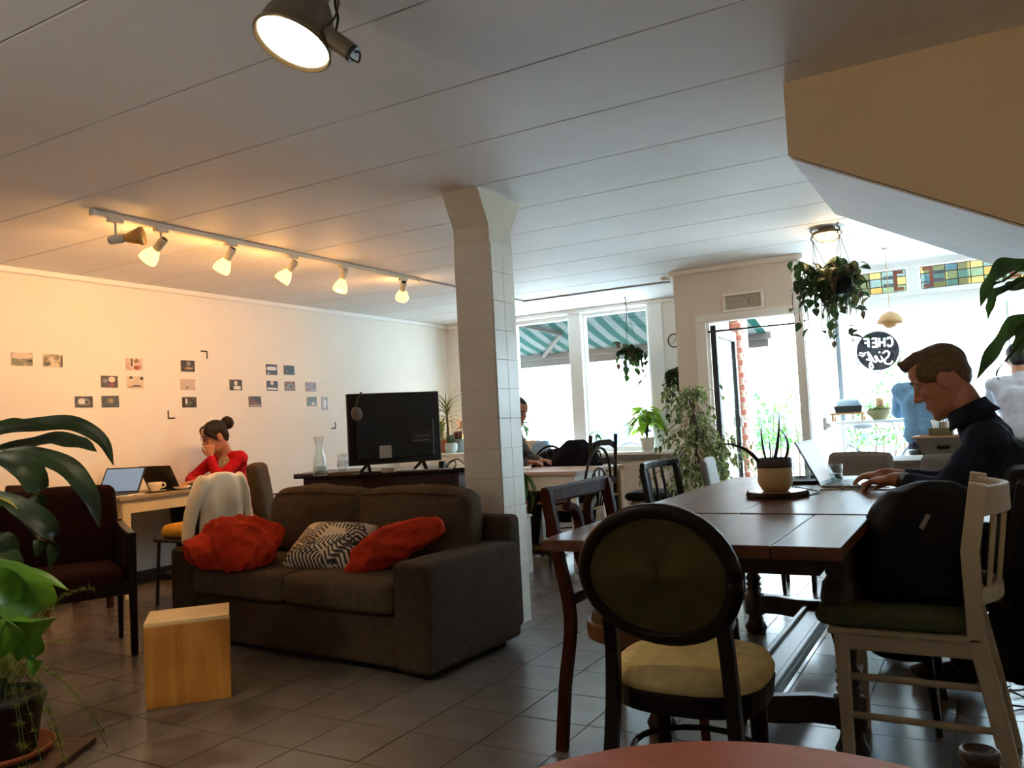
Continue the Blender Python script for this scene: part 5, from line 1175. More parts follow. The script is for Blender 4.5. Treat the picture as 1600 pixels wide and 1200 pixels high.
# wicker stool with a dark cushion
wk = at(1020, 785, D=7.35); wk.z = 0
ws_ = thing('wicker_stool', 'square wicker basket stool before the radiator', 'stool', wk, .3)
wkm = M('wicker', (150, 116, 76), .85, var=.3, vs=40, bump=.5, bs=60)
MB().box((0, 0, .2), (.34, .34, .4)).build('basket_core', wkm, ws_, bevel=.02)
for k in range(13): MB().tube([(.175*a, .175*b_, .02+k*.03) for a, b_ in ((-1, -1), (1, -1), (1, 1), (-1, 1), (-1, -1))], .012, 6).build('wicker_band', wkm, ws_)
o = soft('dark_stool_cushion', wk.x-.19, wk.x+.19, wk.y-.19, wk.y+.19, .405, .47, M('black_cloth', (24, 22, 24), .9), puff=.02); tag(o, 'black cushion on the wicker stool', 'cushion')

# front wall things: clock, plants on the sill
fc = at(1125+37, 471, Y=VY); tlc, brc = at(1133, 456, Y=VY), at(1193, 485, Y=VY)
wck = thing('framed_clock', 'long white framed clock picture above the street door', 'clock', (fc.x, VY, fc.z))
w_, h_ = .37, .17
MB().span(-w_/2, w_/2, -.012, 0, -h_/2, h_/2).build('backing', M('clock_face', (176, 170, 156), .6, var=.06, vs=14), wck)
for a in ((-w_/2, w_/2, h_/2-.024, h_/2), (-w_/2, w_/2, -h_/2, -h_/2+.024), (-w_/2, -w_/2+.028, -h_/2+.024, h_/2-.024), (w_/2-.028, w_/2, -h_/2+.024, h_/2-.024)): MB().span(a[0], a[1], -.034, 0, a[2], a[3]).build('frame_bar', M('clock_frame', (238, 234, 226), .5), wck, bevel=.006)
ck = M('clock_ink', (92, 86, 80), .6)
dl = MB()
for k in range(12): a = PI*k/6; dl.beam((.042*math.cos(a), -.0125, .042*math.sin(a)), (.052*math.cos(a), -.0125, .052*math.sin(a)), .004, .001, up=(0, 1, 0))
dl.build('hour_mark', ck, wck, kind='stuff')
MB().beam((0, -.0135, 0), (-.03, -.0135, .008), .004, .001, up=(0, 1, 0)).build('clock_hand', ck, wck); MB().beam((0, -.0135, 0), (.012, -.0135, .036), .003, .001, up=(0, 1, 0)).build('clock_hand', ck, wck)
random.seed(12)
fl_ = MB()
for k in range(14): a = random.uniform(0, 6.28); p = V((.07+.03*math.cos(a), -.0128, .0+.03*math.sin(a))); fl_.box(p, (.014, .001, .012), mat=Matrix.Rotation(a, 3, 'Y'))
fl_.build('printed_flower', M('clock_grey', (150, 142, 134), .6), wck, kind='stuff')
rc = at(1054, 532, Y=8.99)
rck = thing('round_wall_clock', 'small round wire clock on the strip of wall left of the vestibule', 'clock', (rc.x, 9.0, rc.z))
MB().tube([(.075*math.cos(t), -.015, .075*math.sin(t)) for t in [2*PI*i/28 for i in range(29)]], .006, 6).build('ring', iron, rck, smooth=True)
MB().lathe([(.07, -.004), (.07, .004)], (0, -.006, 0), 24, (0, -1, 0)).build('dial', M('dial_white', (222, 220, 214), .6), rck)
MB().beam((0, -.012, 0), (.03, -.012, .03), .005, .002, up=(0, 1, 0)).beam((0, -.012, 0), (-.02, -.012, -.035), .004, .002, up=(0, 1, 0)).build('clock_hand', iron, rck)
# peace lily on the sill, basket, small sprout, rear left shelf with pots
pl = at(1012, 703, Y=8.80); potted('bright yellow green peace lily in a white pot on the window sill', 'plant', (pl.x, 8.80, SILL), .085, .15, M('pot_white', (226, 224, 220), .4), 60, 'lime', .13, .34, .4, 7, sc=(.75, 1.1))
sp_ = at(932, 690, Y=8.82); potted('small green sprout in a pot on the sill behind the ladder back chair', 'plant', (sp_.x, 8.82, SILL), .05, .07, M('pot_grey2', (170, 170, 170), .6), 12, 'mid', .07, .2, .6, 9, sc=(.35, .6))
bk_ = at(825, 697, Y=8.84); bsk = thing('wicker_basket', 'pale wicker planter on the sill beside the column', 'basket', (bk_.x, 8.84, SILL))
MB().loft([[(x*k, y*k, z) for x, y in ((-.15, -.09), (.15, -.09), (.15, .09), (-.15, .09))] for k, z in ((.85, 0), (1, .17), (.96, .17), (.84, .02))]).build('basket_body', M('pale_wicker', (206, 186, 164), .85, var=.15, vs=40), bsk, bevel=.008)
for k in range(7): MB().tube([(x*(.86+.02*k), y*(.86+.02*k), .015+k*.024) for x, y in ((-.155, -.095), (.155, -.095), (.155, .095), (-.155, .095), (-.155, -.095))], .008, 6).build('wicker_band', M('pale_wicker', (206, 186, 164), .85, var=.15, vs=40), bsk)
sn = at(812, 672, Y=8.82); potted('green leafy plant on the sill behind the wicker planter, next to the column', 'plant', (sn.x-.05, 8.86, SILL), .06, .12, M('pot_grey2', (170, 170, 170), .6), 16, 'mid', .12, .3, .7, 11, sc=(.6, .9))
bg_ = at(842, 693, Y=8.78); bag = soft('blue_bag', bg_.x-.11, bg_.x+.13, 8.75, 8.86, SILL, SILL+.16, M('blue_cloth', (120, 146, 170), .9), wr=.03, ws=.08); tag(bag, 'crumpled pale blue bag on the sill right of the wicker planter', 'bag')
# white shelf by the front left corner with pots, dracaena and a warm lamp
sh0 = at(705, 712, Y=7.8); shz = sh0.z
shf = thing('white_sideboard', 'low white sideboard in the far left corner carrying plants', 'cabinet', (sh0.x-.2, 8.05, 0))
MB().span(max(-6.05, sh0.x-1.0), sh0.x+.55, 7.8, 8.22, .06, shz).build('carcass', trimw, shf, w=True, bevel=.004)
MB().span(max(-6.07, sh0.x-1.02), sh0.x+.57, 7.78, 8.22, shz, shz+.025).build('top_board', trimw, shf, w=True, bevel=.004)
for k in range(3):
    x = max(-6.03, sh0.x-.98)+k*.48; d = MB().span(x, x+.46, 7.788, 7.8, .1, shz-.02).build('door', trimw, shf, w=True, bevel=.003); MB().ell((x+.43, 7.78, shz*.6), .012, 8).build('knob', sil, d, w=True)
shz += .025
dr = at(700, 690, Y=8.0); drp = potted('spiky dracaena with narrow arching leaves behind the television', 'plant', (dr.x, 8.0, shz), .1, .16, M('pot_terracotta', (160, 96, 66), .7), 0, 'strap', .1, .3, .6, 3, stem=False)
MB().tube([(0, 0, .14), (.01, 0, .3), (0, 0, .48)], [.018, .015, .012], 8).build('trunk', M('bark', (92, 74, 56), .9), drp, smooth=True)
random.seed(31)
for k in range(46): a = 2.399*k; place('leaf', LEAF['strap'], drp, (0, 0, .36+.16*k/46), (random.uniform(-.3, .3), -1.25+1.5*(1-k/46)+random.uniform(-.2, .2), a), (random.uniform(.7, 1.05),)*3)
for k, (px_, rr, hh, col_, lab, dd) in enumerate(((706, .075, .12, (176, 190, 190), 'round pale blue pot with a small cactus beside the television edge', 7.92), (718, .085, .16, (120, 130, 128), 'grey pot with dark buds beside the column', 8.06), (692, .07, .14, (150, 112, 92), 'brownish pot with a fleshy rosette close to the television edge', 8.0))):
    p = at(px_, 720, Y=dd); t = thing('small_pot_plant', lab, 'plant', (p.x, dd, shz), 0, 'small pots on the white sideboard')
    MB().lathe([(rr*.7, 0), (rr, hh*.35), (rr*.98, hh*.8), (rr*.85, hh), (rr*.78, hh*.95)], (0, 0, 0), 20, cap1=False).build('pot', M('pot_small_%d' % k, col_, .5), t, smooth=True)
    MB().lathe([(rr*.8, hh*.9), (.001, hh*.93)], (0, 0, 0), 14, cap0=False).build('soil', M('soil', (40, 30, 24), .95, bump=.5, bs=90), t)
    if k == 2:
        for q in range(26): place('leaf', LEAF['rosette'], t, (0, 0, hh+.02+.18*q/26), (0, -.9+.06*(26-q)*.6, 2.399*q), (.9, .9, .9))
    else:
        for q in range(4):
            a = q*1.7; c_ = (rr*.4*math.cos(a), rr*.4*math.sin(a), hh+.03)
            MB().lathe([(.012, -.04), (.022, 0), (.024, .03), (.015, .055), (.001, .062)], c_, 10, cap1=False).build('cactus_stem', M('cactus_%d' % k, ((70, 92, 56), (96, 48, 46))[k == 1], .7), t, smooth=True)
tl = thing('table_lamp', 'lit warm globe lamp hidden behind the plants in the far left corner', 'lamp', (dr.x+.06, 8.16, shz))
MB().lathe([(.06, 0), (.06, .012), (.02, .02), (.015, .06)], (0, 0, 0), 20).build('lamp_base', brs, tl, smooth=True)
MB().ell((0, 0, .14), .085, 20).build('globe_shade', emis('lit_globe', (255, 206, 110), 6), tl, smooth=True)
lamp('globe_bulb', 'POINT', (dr.x+.06, 8.1, shz+.34), 5, (1, .62, .22), .08)
orn = at(718, 664, Y=8.1); ot = thing('scroll_ornament', 'dark red scroll shaped metal ornament beside the column', 'ornament', (orn.x, 8.12, shz))
z0 = orn.z-shz
for s_ in (-1, 1): MB().tube([(s_*(.045-.04*math.cos(t)), 0, z0+.05*math.sin(t)) for t in [-1.9+3.8*i/14 for i in range(15)]], .008, 6).build('scroll', M('ornament_red', (96, 34, 30), .5), ot, smooth=True)
MB().tube([(0, 0, 0), (0, 0, z0)], .005, 6).build('ornament_rod', M('ornament_red', (96, 34, 30), .5), ot); MB().lathe([(.05, 0), (.05, .008)], (0, 0, 0), 16).build('ornament_foot', M('ornament_red', (96, 34, 30), .5), ot)

# hanging plants
def hanging(lab, pc, pr, ph, hook, n, seed, lks, rx, down, up, potm, wires=True, bias=(0, 0), grp=None, sc=(.95, 1.45)):
    random.seed(seed); pc = V(pc); t = thing('hanging_plant', lab, 'plant', pc, 0, grp)
    MB().lathe([(pr*.68, -ph), (pr*.72, -ph), (pr*.95, -.02), (pr*1.05, -.02), (pr*1.05, 0), (pr*.9, 0), (pr*.88, -.02)], (0, 0, 0), 24, cap1=False).build('pot', potm, t, smooth=True)
    MB().lathe([(pr*.9, -.015), (.001, -.01)], (0, 0, 0), 14, cap0=False).build('soil', M('soil', (40, 30, 24), .95, bump=.5, bs=90), t)
    if wires:
        h_ = V(hook)-pc
        for k in range(3): a = 2.1*k+.5; MB().tube([(pr*math.cos(a), pr*math.sin(a), 0), tuple(h_-V((0, 0, .09)))], .0022, 5).build('hanger_wire', iron, t)
        MB().tube(crom([h_-V((0, 0, .1)), h_-V((.012, 0, .07)), h_-V((-.006, 0, .045)), h_-V((.012, 0, .02)), h_-V((.0, 0, -.0))], 4), .005, 6).build('hook', iron, t, smooth=True)
    vn = MB(); left = n
    while left > 0:
        a = random.uniform(0, 2*PI); kind = random.random(); m_ = min(left, random.randint(5, 9)); left -= m_
        R_x = rx*random.uniform(.35, 1.0); e = V((R_x*math.cos(a)+bias[0]*random.random(), R_x*.7*math.sin(a)+bias[1], 0))
        if kind < .25: e.z = up*random.uniform(.3, 1); path = bez((0, 0, 0), e*.5+V((0, 0, e.z*.6)), e, 12)
        else: e.z = -down*random.uniform(.15, 1)**1.2; path = bez((0, 0, 0), V((e.x*1.1, e.y*1.1, .05)), e, 12)
        vn.tube(path, .0025, 4)
        for q in range(m_):
            k = 12 if q == m_-1 else min(12, 2+int((q+random.random())*10/m_)); p = path[k]
            s_ = random.uniform(*sc); place('leaf', LEAF[random.choice(lks)], t, p, (random.uniform(-.6, .6), random.uniform(.2, 1.6), random.uniform(0, 6.28)), (s_, s_, s_))
    vn.build('vines', M('vine_stem', (58, 66, 40), .7), t, smooth=True)
    return t
leafmesh('hoya', .062, .022, leafmat('hoya_leaf', (34, 62, 30), (62, 90, 44), 9), .25, .3, 4); leafmesh('hoya2', .055, .02, leafmat('hoya_leaf_pale', (86, 92, 50), (150, 140, 96), 9), .25, .3, 4); leafmesh('hoya3', .05, .016, leafmat('hoya_leaf_brown', (84, 66, 56), (112, 88, 70), 9), .25, .3, 4)
D1 = 6.05
q1, q2 = at(1318, 432, D=5.95), at(1283, 432, D=6.15); k1, k2 = at(1312, 376, D=5.95), at(1270, 376, D=6.15)
bp1 = M('pot_black', (24, 24, 27), .5)
hanging('trailing plant in the black hanging pot at the right, below the caged lamp', q1, .082, .13, (k1.x, k1.y, H), 292, 21, ['hoya', 'hoya', 'hoya', 'hoya2', 'hoya3'], .2, .5, .1, bp1, bias=(-.03, 0), grp='hanging pots below the caged lamp')
hanging('trailing plant in the black hanging pot at the left, below the caged lamp', q2, .075, .1, (k2.x, k2.y, H), 292, 22, ['hoya', 'hoya', 'hoya', 'hoya2'], .24, .42, .14, bp1, bias=(-.03, 0), grp='hanging pots below the caged lamp')
q3 = at(985, 545, Y=8.5); hk = at(982, 505, Y=8.5)
hanging('hanging plant before the right awning window', q3, .075, .1, (q3.x-.02, 8.5, H), 150, 23, ['hoya', 'small2', 'hoya3'], .2, .38, .08, bp1, sc=(1.2, 1.9))
q4 = at(1049, 590, Y=7.72); q4 = V((VX0-.13, 7.72, q4.z+.07))
iv = hanging('dark ivy trailing from a wall pot on the side of the vestibule', q4, .05, .07, None, 180, 24, ['small'], .14, .5, .05, bp1, wires=False, sc=(.8, 1.3))
MB().span(.06, .13, -.02, .02, -.03, -.015).build('wall_bracket', iron, iv)
# tall variegated fig in front of the vestibule
fp_ = at(1092, 770, Y=6.95); fg = thing('weeping_fig', 'tall variegated weeping fig before the vestibule wall', 'plant', (fp_.x, 6.95, 0))
MB().lathe([(.12, 0), (.125, .01), (.16, .3), (.145, .3), (.14, .26)], (0, 0, 0), 24, cap1=False).build('pot', M('pot_clay', (96, 70, 54), .7), fg, smooth=True)
MB().lathe([(.142, .27), (.001, .28)], (0, 0, 0), 16, cap0=False).build('soil', M('soil', (40, 30, 24), .95, bump=.5, bs=90), fg)
random.seed(41); tw = MB(); extra = MB(); cnt = 0
for k in range(3): tw.tube(crom([(.02*k, 0, .26), (-.03+.04*k, .02, .6), (.02-.03*k, 0, 1.0), (-.04+.04*k, 0, 1.3)], 5), .009, 6)
def figp():
    u = random.random()
    if u < .30: return V((random.gauss(-.02, .09), random.gauss(0, .1), random.uniform(.95, 1.37)))
    if u < .70: return V((random.gauss(.0, .15), random.gauss(0, .14), random.uniform(.42, 1.0)))
    return V((random.gauss(.22, .1), random.gauss(-.05, .12), random.uniform(.55, .98)))
for i in range(190):
    p = figp(); b_ = V((p.x*.25, p.y*.25, min(p.z+.12, 1.3))); tw.tube(bez(b_, (p+b_)/2+V((0, 0, .06)), p, 4), .0022, 4)
    for q in range(4):
        pq = p+V((random.uniform(-.05, .05), random.uniform(-.05, .05), random.uniform(-.05, .06))); rt = (random.uniform(-.7, .7), random.uniform(.5, 1.7), random.uniform(0, 6.28)); s_ = random.uniform(.8, 1.3)
        if cnt < 290: place('leaf', LEAF[random.choice(['ficus', 'ficus', 'ficus2'])], fg, pq, rt, (s_,)*3)
        else:
            from mathutils import Euler
            Rm = Euler(rt).to_matrix(); extra.leaf([pq+Rm@V((.06*s_*t, 0, .06*s_*(.18*t-.35*t*t))) for t in (0, .25, .5, .75, 1)], .0165*s_, random.uniform(-1, 1), .3, seg=1)
        cnt += 1
tw.build('twigs', M('bark', (92, 74, 56), .9), fg, smooth=True); extra.build('foliage', varleaf, fg, kind='stuff', smooth=True)
# ------------------------------------------------------------------ counter at the shop window
shz0 = at(1370, 656, Y=8.25).z; print('counter z', shz0)
ctr = thing('window_counter', 'narrow white counter board along the shop window', 'counter', (.1, 8.4, 0))
MB().span(-1.2, 1.5, 8.2, 8.52, shz0-.03, shz0).build('counter_board', trimw, ctr, w=True, bevel=.004)
for x in (-1.17, .15, 1.4): MB().span(x, x+.03, 8.3, 8.34, 0, shz0-.03).span(x, x+.03, 8.34, 8.52, shz0-.06, shz0-.03).build('counter_leg', trimw, ctr, w=True, bevel=.003)
p = at(1326, 650, Y=8.35); stn = thing('wooden_riser', 'low light wooden riser stand on the window counter', 'stand', (p.x, 8.35, shz0))
rw = wood('riser_wood', (176, 134, 92), (206, 164, 118), .55, 7, 0)
MB().span(-.15, .15, -.1, .1, .06, .078).build('riser_top', rw, stn, bevel=.003)
for s_ in (-1, 1): MB().prism([(-.1, 0), (-.06, 0), (-.04, .04), (.04, .04), (.06, 0), (.1, 0), (.1, .06), (-.1, .06)], .018, ((s_*.13-.009, 0, 0), (0, 1, 0), (0, 0, 1), (1, 0, 0))).build('riser_leg', rw, stn)
tb_ = thing('black_crate', 'black tray on the wooden riser filled with a pale bag', 'tray', (p.x+.01, 8.35, shz0+.078))
MB().loft([[(x*k, y*k, z) for x, y in ((-.125, -.08), (.125, -.08), (.125, .08), (-.125, .08))] for k, z in ((.9, 0), (1, .065), (.96, .065), (.86, .01))]).build('tray_shell', M('tray_black', (30, 30, 36), .5), tb_, bevel=.003)
o = soft('pale_bag', p.x-.09, p.x+.12, 8.29, 8.41, shz0+.085, shz0+.2, M('pale_blue_plastic', (150, 172, 188), .3), wr=.03, ws=.06, puff=.01); tag(o, 'pale blue plastic bag lying in the black tray on the counter', 'bag')
p = at(1375, 648, Y=8.33); bwl = thing('planted_bowl', 'glass bowl of moss and succulents on the window counter', 'plant', (p.x, 8.33, shz0))
MB().lathe([(.06, 0), (.065, .004), (.11, .06), (.118, .09), (.114, .09), (.105, .06), (.06, .008)], (0, 0, 0), 28).build('bowl', M('bowl_olive', (132, 126, 86), .3), bwl, smooth=True)
mo = MB().ell((0, 0, .085), (.105, .105, .035), 20).build('moss', M('moss', (92, 104, 58), .95, var=.5, vs=40, bump=.8, bs=50), bwl, smooth=True); wrinkle(mo, .02, .03)
random.seed(6)
for q in range(20): a = 2.4*q; place('leaf', LEAF['rosette'], bwl, (.07*math.cos(a), .07*math.sin(a), .1), (0, random.uniform(-.9, .2), a), (.5, .5, .5))
MB().lathe([(.035, 0), (.04, .07), (.037, .1), (.001, .1)], (.01, 0, .1), 16, cap1=False).build('bark_stub', rw, bwl, smooth=True)
so = thing('wall_socket', 'grey double socket with a white lead on the vestibule side wall', 'socket', (VX1, 8.05, .98))
MB().span(0, .03, -.04, .04, -.05, .06).build('socket_box', M('socket_grey', (176, 176, 172), .5), so, bevel=.006)
MB().span(.03, .06, -.02, .02, -.03, .01).build('plug', cabm, so, bevel=.005)
MB().tube(crom([(.05, 0, -.03), (.06, .05, -.2), (.05, .12, -.4), (.05, .2, -.55)], 5), .004, 6).build('lead', cabm, so, smooth=True)
# second table and crate with napkins
t0 = at(1388, 720, Z=.75); st2 = thing('side_table', 'grey wooden table behind the man carrying the crate of napkins', 'table', (t0.x+.45, t0.y+.3, 0))
gw = wood('grey_wood', (112, 100, 90), (146, 132, 120), .55, 5, 0)
for k in range(3): MB().span(-.47, .5, -.3+.2*k+.001, -.3+.2*(k+1)-.001, .72, .75).build('table_board', gw, st2, bevel=.003)
MB().span(-.44, .47, -.28, -.255, .62, .72).span(-.44, .47, .255, .28, .62, .72).build('apron', gw, st2, bevel=.003)
for x in (-.41, .44):
    for y in (-.25, .25): MB().beam((x, y, 0), (x, y, .72), .05).build('leg', gw, st2, bevel=.003)
pc = at(1447, 727, D=5.35); pc = V((at(1480, 720, Y=t0.y+.1).x, t0.y+.1, .75))
crt = thing('grey_crate', 'grey sloping sided wooden crate on the table behind the man', 'crate', pc, -.1)
cm_ = M('crate_grey', (120, 114, 106), .6, var=.08, vs=8)
def wall_(a, b_, z0, z1, fl, t=.012): return MB().loft([[(a[0]*f, a[1]*f, z), (b_[0]*f, b_[1]*f, z), (b_[0]*f*.93, b_[1]*f*.93, z), (a[0]*f*.93, a[1]*f*.93, z)] for f, z in ((fl, z0), (1, z1))])
C4 = [(-.17, -.12), (.17, -.12), (.17, .12), (-.17, .12)]
for i in range(4): wall_(C4[i], C4[(i+1) % 4], 0, .15, .74).build('crate_side', cm_, crt, bevel=.002)
MB().span(-.12, .12, -.085, .085, 0, .012).build('crate_bottom', cm_, crt)
MB().beam((-.04, -.112, .085), (.04, -.112, .085), .02, .025).build('hole_shade_block', M('hole_dark', (20, 18, 18), .9), crt, bevel=.008)  # solid dark block painted as the shade inside a hand hole
for a, b_ in ((( -.185, -.125), (.185, -.125)), ((-.185, .125), (.185, .125)), ((-.18, -.13), (-.18, .13)), ((.18, -.13), (.18, .13))): MB().beam((*a, .155), (*b_, .155), .018, .012).build('crate_rim', rw, crt, bevel=.002)
nb = thing('napkin_holder', 'small olive box of white napkins standing in the grey crate', 'holder', pc+V((-.02, 0, .012)), -.1)
MB().loft([[(x*k, y*k, z) for x, y in ((-.07, -.05), (.07, -.05), (.07, .05), (-.07, .05))] for k, z in ((.9, 0), (1.05, .2), (.99, .2), (.85, .02))]).build('holder_box', M('olive_box', (120, 112, 76), .6), nb, bevel=.003)
nk = MB()
for k in range(7): nk.box((-.045+.012*k, 0, .205), (.003, .075, .1), mat=Matrix.Rotation(-.25+.08*k, 3, 'Y'))
nk.build('napkin', paper, nb)
for k in range(2): MB().lathe([(.022, .03), (.028, .24), (.025, .24), (.02, .04)], (.02+.1*k, .0, 0), 14).build('paper_cup', M('cup_cream', (216, 208, 186), .6), nb)

# ------------------------------------------------------------------ big plants at the picture edges
def strapleaf(t, pts, w_, mat, roll=0, fold=.2, wave=.12, n=5, prof=None, nm='leaf'):
    P = crom([at(x, y, D=d) for x, y, d in pts], n); MB().leaf(P, w_, roll, fold, prof, wave, 3).build(nm, mat, t, w=True, smooth=True)
bigleaf = leafmat('big_dark_leaf', (22, 38, 18), (38, 60, 26), 7, .4, .25)
lp = thing('leafy_floor_plant', 'tall plant with drooping dark leaves reaching in from the left edge', 'plant', (-3.3, 1.35, 0))
MB().lathe([(.13, 0), (.14, .01), (.19, .34), (.175, .34), (.17, .3)], (0, 0, 0), 28, cap1=False).build('pot', M('pot_black', (24, 24, 27), .5), lp, smooth=True)
MB().lathe([(.172, .31), (.001, .32)], (0, 0, 0), 16, cap0=False).build('soil', M('soil', (40, 30, 24), .95, bump=.5, bs=90), lp)
tp = lambda t: (math.sin(PI*min(1, t*1.0+.02))**.55)*(1 if t < .75 else 1-(t-.75)*1.2)
base = pix((-3.3, 1.35, .33))
LP = [([(-40, 690, 2.9), (20, 668, 2.92), (70, 664, 2.95), (120, 664, 2.98), (160, 690, 3.0), (178, 728, 3.0)], .035, .9),
      ([(-20, 706, 2.85), (40, 694, 2.88), (90, 688, 2.9), (125, 694, 2.9), (152, 706, 2.9)], .045, .5),
      ([(0, 708, 2.8), (60, 712, 2.82), (110, 736, 2.84), (140, 775, 2.85), (156, 825, 2.85)], .042, .8),
      ([(-10, 712, 2.75), (35, 728, 2.76), (58, 765, 2.77), (55, 805, 2.77)], .047, 1.0),
      ([(-40, 668, 2.8), (0, 664, 2.82), (40, 662, 2.84), (62, 664, 2.85)], .036, .4),
      ([(-10, 770, 2.7), (45, 800, 2.7), (80, 835, 2.71), (78, 893, 2.72)], .038, 1.0),
      ([(10, 790, 2.75), (48, 810, 2.76), (62, 840, 2.77), (56, 872, 2.77)], .03, 1.1),
      ([(-30, 880, 2.6), (10, 872, 2.6), (30, 895, 2.6)], .05, .2), ([(-30, 845, 2.75), (5, 850, 2.75), (22, 880, 2.75)], .045, .6)]
stm = MB()
for pts, w_, rl in LP:
    strapleaf(lp, pts, w_, bigleaf, rl, .18, .1, 5, tp)
    stm.tube(bez((-3.3, 1.35, .3), V((-3.15, 1.42, 1.0)), at(*pts[0][:2], D=pts[0][2]), 8), .005, 5)
strapleaf(lp, [(-10, 772, 2.7), (20, 785, 2.7), (48, 812, 2.7)], .016, leafmat('yellow_leaf', (150, 140, 60), (196, 180, 90), 9), .4, .2, .05, 5, None)
stm.build('stalks', M('green_stem', (60, 84, 44), .6), lp, w=True, smooth=True)
bl = thing('bright_leaf_plant', 'plant with big bright green leaves in lamplight at the left edge', 'plant', (-2.62, 1.02, 0))
MB().span(-2.8, -2.44, .84, 1.2, .0, .3).build('pot', M('pot_square', (52, 46, 42), .6), bl, w=True, bevel=.02)
MB().span(-2.78, -2.46, .86, 1.18, .29, .302).build('soil', M('soil', (40, 30, 24), .95, bump=.5, bs=90), bl, w=True)
brl = leafmat('bright_leaf', (70, 120, 26), (110, 156, 44), 6, .35, .3)
lprof = lambda t: math.sin(PI*min(1, .03+t*.97))**.8
st2_ = MB()
for pts, w_, rl in (([(-70, 890, 2.5), (0, 905, 2.5), (40, 945, 2.5), (45, 985, 2.5), (28, 1035, 2.5)], .085, .55), ([(-60, 880, 2.45), (0, 890, 2.47), (60, 900, 2.5), (107, 922, 2.52)], .025, .5),
                    ([(-40, 915, 2.4), (-5, 920, 2.42), (10, 975, 2.44), (0, 1030, 2.45)], .07, 1.2), ([(-30, 960, 2.55), (30, 985, 2.55), (52, 1020, 2.55), (50, 1060, 2.55)], .035, 1.1), ([(-50, 860, 2.5), (-10, 880, 2.5), (10, 890, 2.5), (50, 925, 2.5)], .02, .2)):
    strapleaf(bl, pts, w_, brl, rl, .3, .04, 6, lprof); st2_.tube(bez((-2.62, 1.02, .3), V((-2.64, 1.15, .7)), at(*pts[0][:2], D=pts[0][2]), 8), .005, 5)
st2_.build('stalks', M('green_stem', (60, 84, 44), .6), bl, w=True, smooth=True)
# asparagus fern in a black pot
fpos = at(0, 1150, D=3.0); fpos = V((fpos.x-.0, fpos.y, 0))
fern = thing('asparagus_fern', 'feathery asparagus fern in a black nursery pot on a terracotta saucer', 'plant', (fpos.x, fpos.y, .028))
sau = MB().lathe([(.12, 0), (.17, .012), (.18, .035), (.172, .035), (.16, .016), (.001, .012)], (0, 0, 0), 32, cap1=False).build('saucer', M('terracotta', (150, 78, 48), .8), fern, smooth=True)
MB().lathe([(.11, .014), (.118, .02), (.145, .2), (.155, .2), (.155, .225), (.14, .225), (.135, .2)], (0, 0, 0), 32, cap1=False).build('pot', M('pot_black', (24, 24, 27), .5), fern, smooth=True)
MB().lathe([(.14, .2), (.001, .215)], (0, 0, 0), 18, cap0=False).build('soil', M('soil', (40, 30, 24), .95, bump=.5, bs=90), fern)
random.seed(17); ndl = MB(); stf = MB()
for i in range(52):
    a = random.uniform(0, 6.28); r_ = random.uniform(.08, .36); up = random.uniform(.15, .42)*(1.2-r_); e = V((r_*math.cos(a), r_*math.sin(a), .215+up-(.3*r_ if random.random() < .5 else 0)))
    if i > 42: e = V((random.uniform(.2, .42), random.uniform(-.1, .2), random.uniform(.02, .1)))
    P = bez((random.gauss(0, .03), random.gauss(0, .03), .21), V((e.x*.35, e.y*.35, .25+up)), e, 14); stf.tube(P, .0014, 4)
    for k in range(3, 15):
        for q in range(24):
            d = V((random.gauss(0, 1), random.gauss(0, 1), random.gauss(0, .8))).normalized()*random.uniform(.014, .034); p = P[k]+V((random.gauss(0, .006), random.gauss(0, .006), 0))
            s_ = d.cross(V((0, 0, 1))).normalized()*.0010; ndl.add([p-s_, p+s_, p+d], [(0, 1, 2)])
ndl.build('feathery_needles', leafmat('fern_needle', (96, 116, 40), (140, 150, 64), 6, .6, .5), fern, kind='stuff'); stf.build('fern_stems', M('green_stem', (60, 84, 44), .6), fern, smooth=True)
brd = thing('plant_board', 'thin dark wooden board under the fern saucer', 'board', (fpos.x+.06, fpos.y-.02, 0), .5)
MB().span(-.24, .22, -.24, .22, .0, .024).build('board_plank', wood('board_wood', (60, 40, 26), (92, 64, 42), .6, 6, 0), brd, bevel=.004)
# leaves hanging in from the right
rp = thing('hanging_leaf_plant', 'plant with long wavy leaves hanging into view at the right edge', 'plant', (.62, 2.78, 1.55))
MB().lathe([(.09, -.2), (.1, -.19), (.14, 0), (.13, 0), (.125, -.03)], (0, 0, 0), 28, cap1=False).build('pot', M('pot_white', (226, 224, 220), .4), rp, smooth=True)
MB().lathe([(.128, -.03), (.001, -.02)], (0, 0, 0), 16, cap0=False).build('soil', M('soil', (40, 30, 24), .95, bump=.5, bs=90), rp)
for k in range(3): a = 2.1*k; MB().tube([(.135*math.cos(a), .135*math.sin(a), 0), (0, 0, .925)], .003, 5).build('hanger_cord', iron, rp)
rlm = leafmat('right_leaf', (34, 60, 30), (62, 98, 44), 8, .4, .45); sr_2 = MB()
wp = lambda t: (math.sin(PI*min(1, t+.03))**.7)*(1+.18*math.sin(t*19))
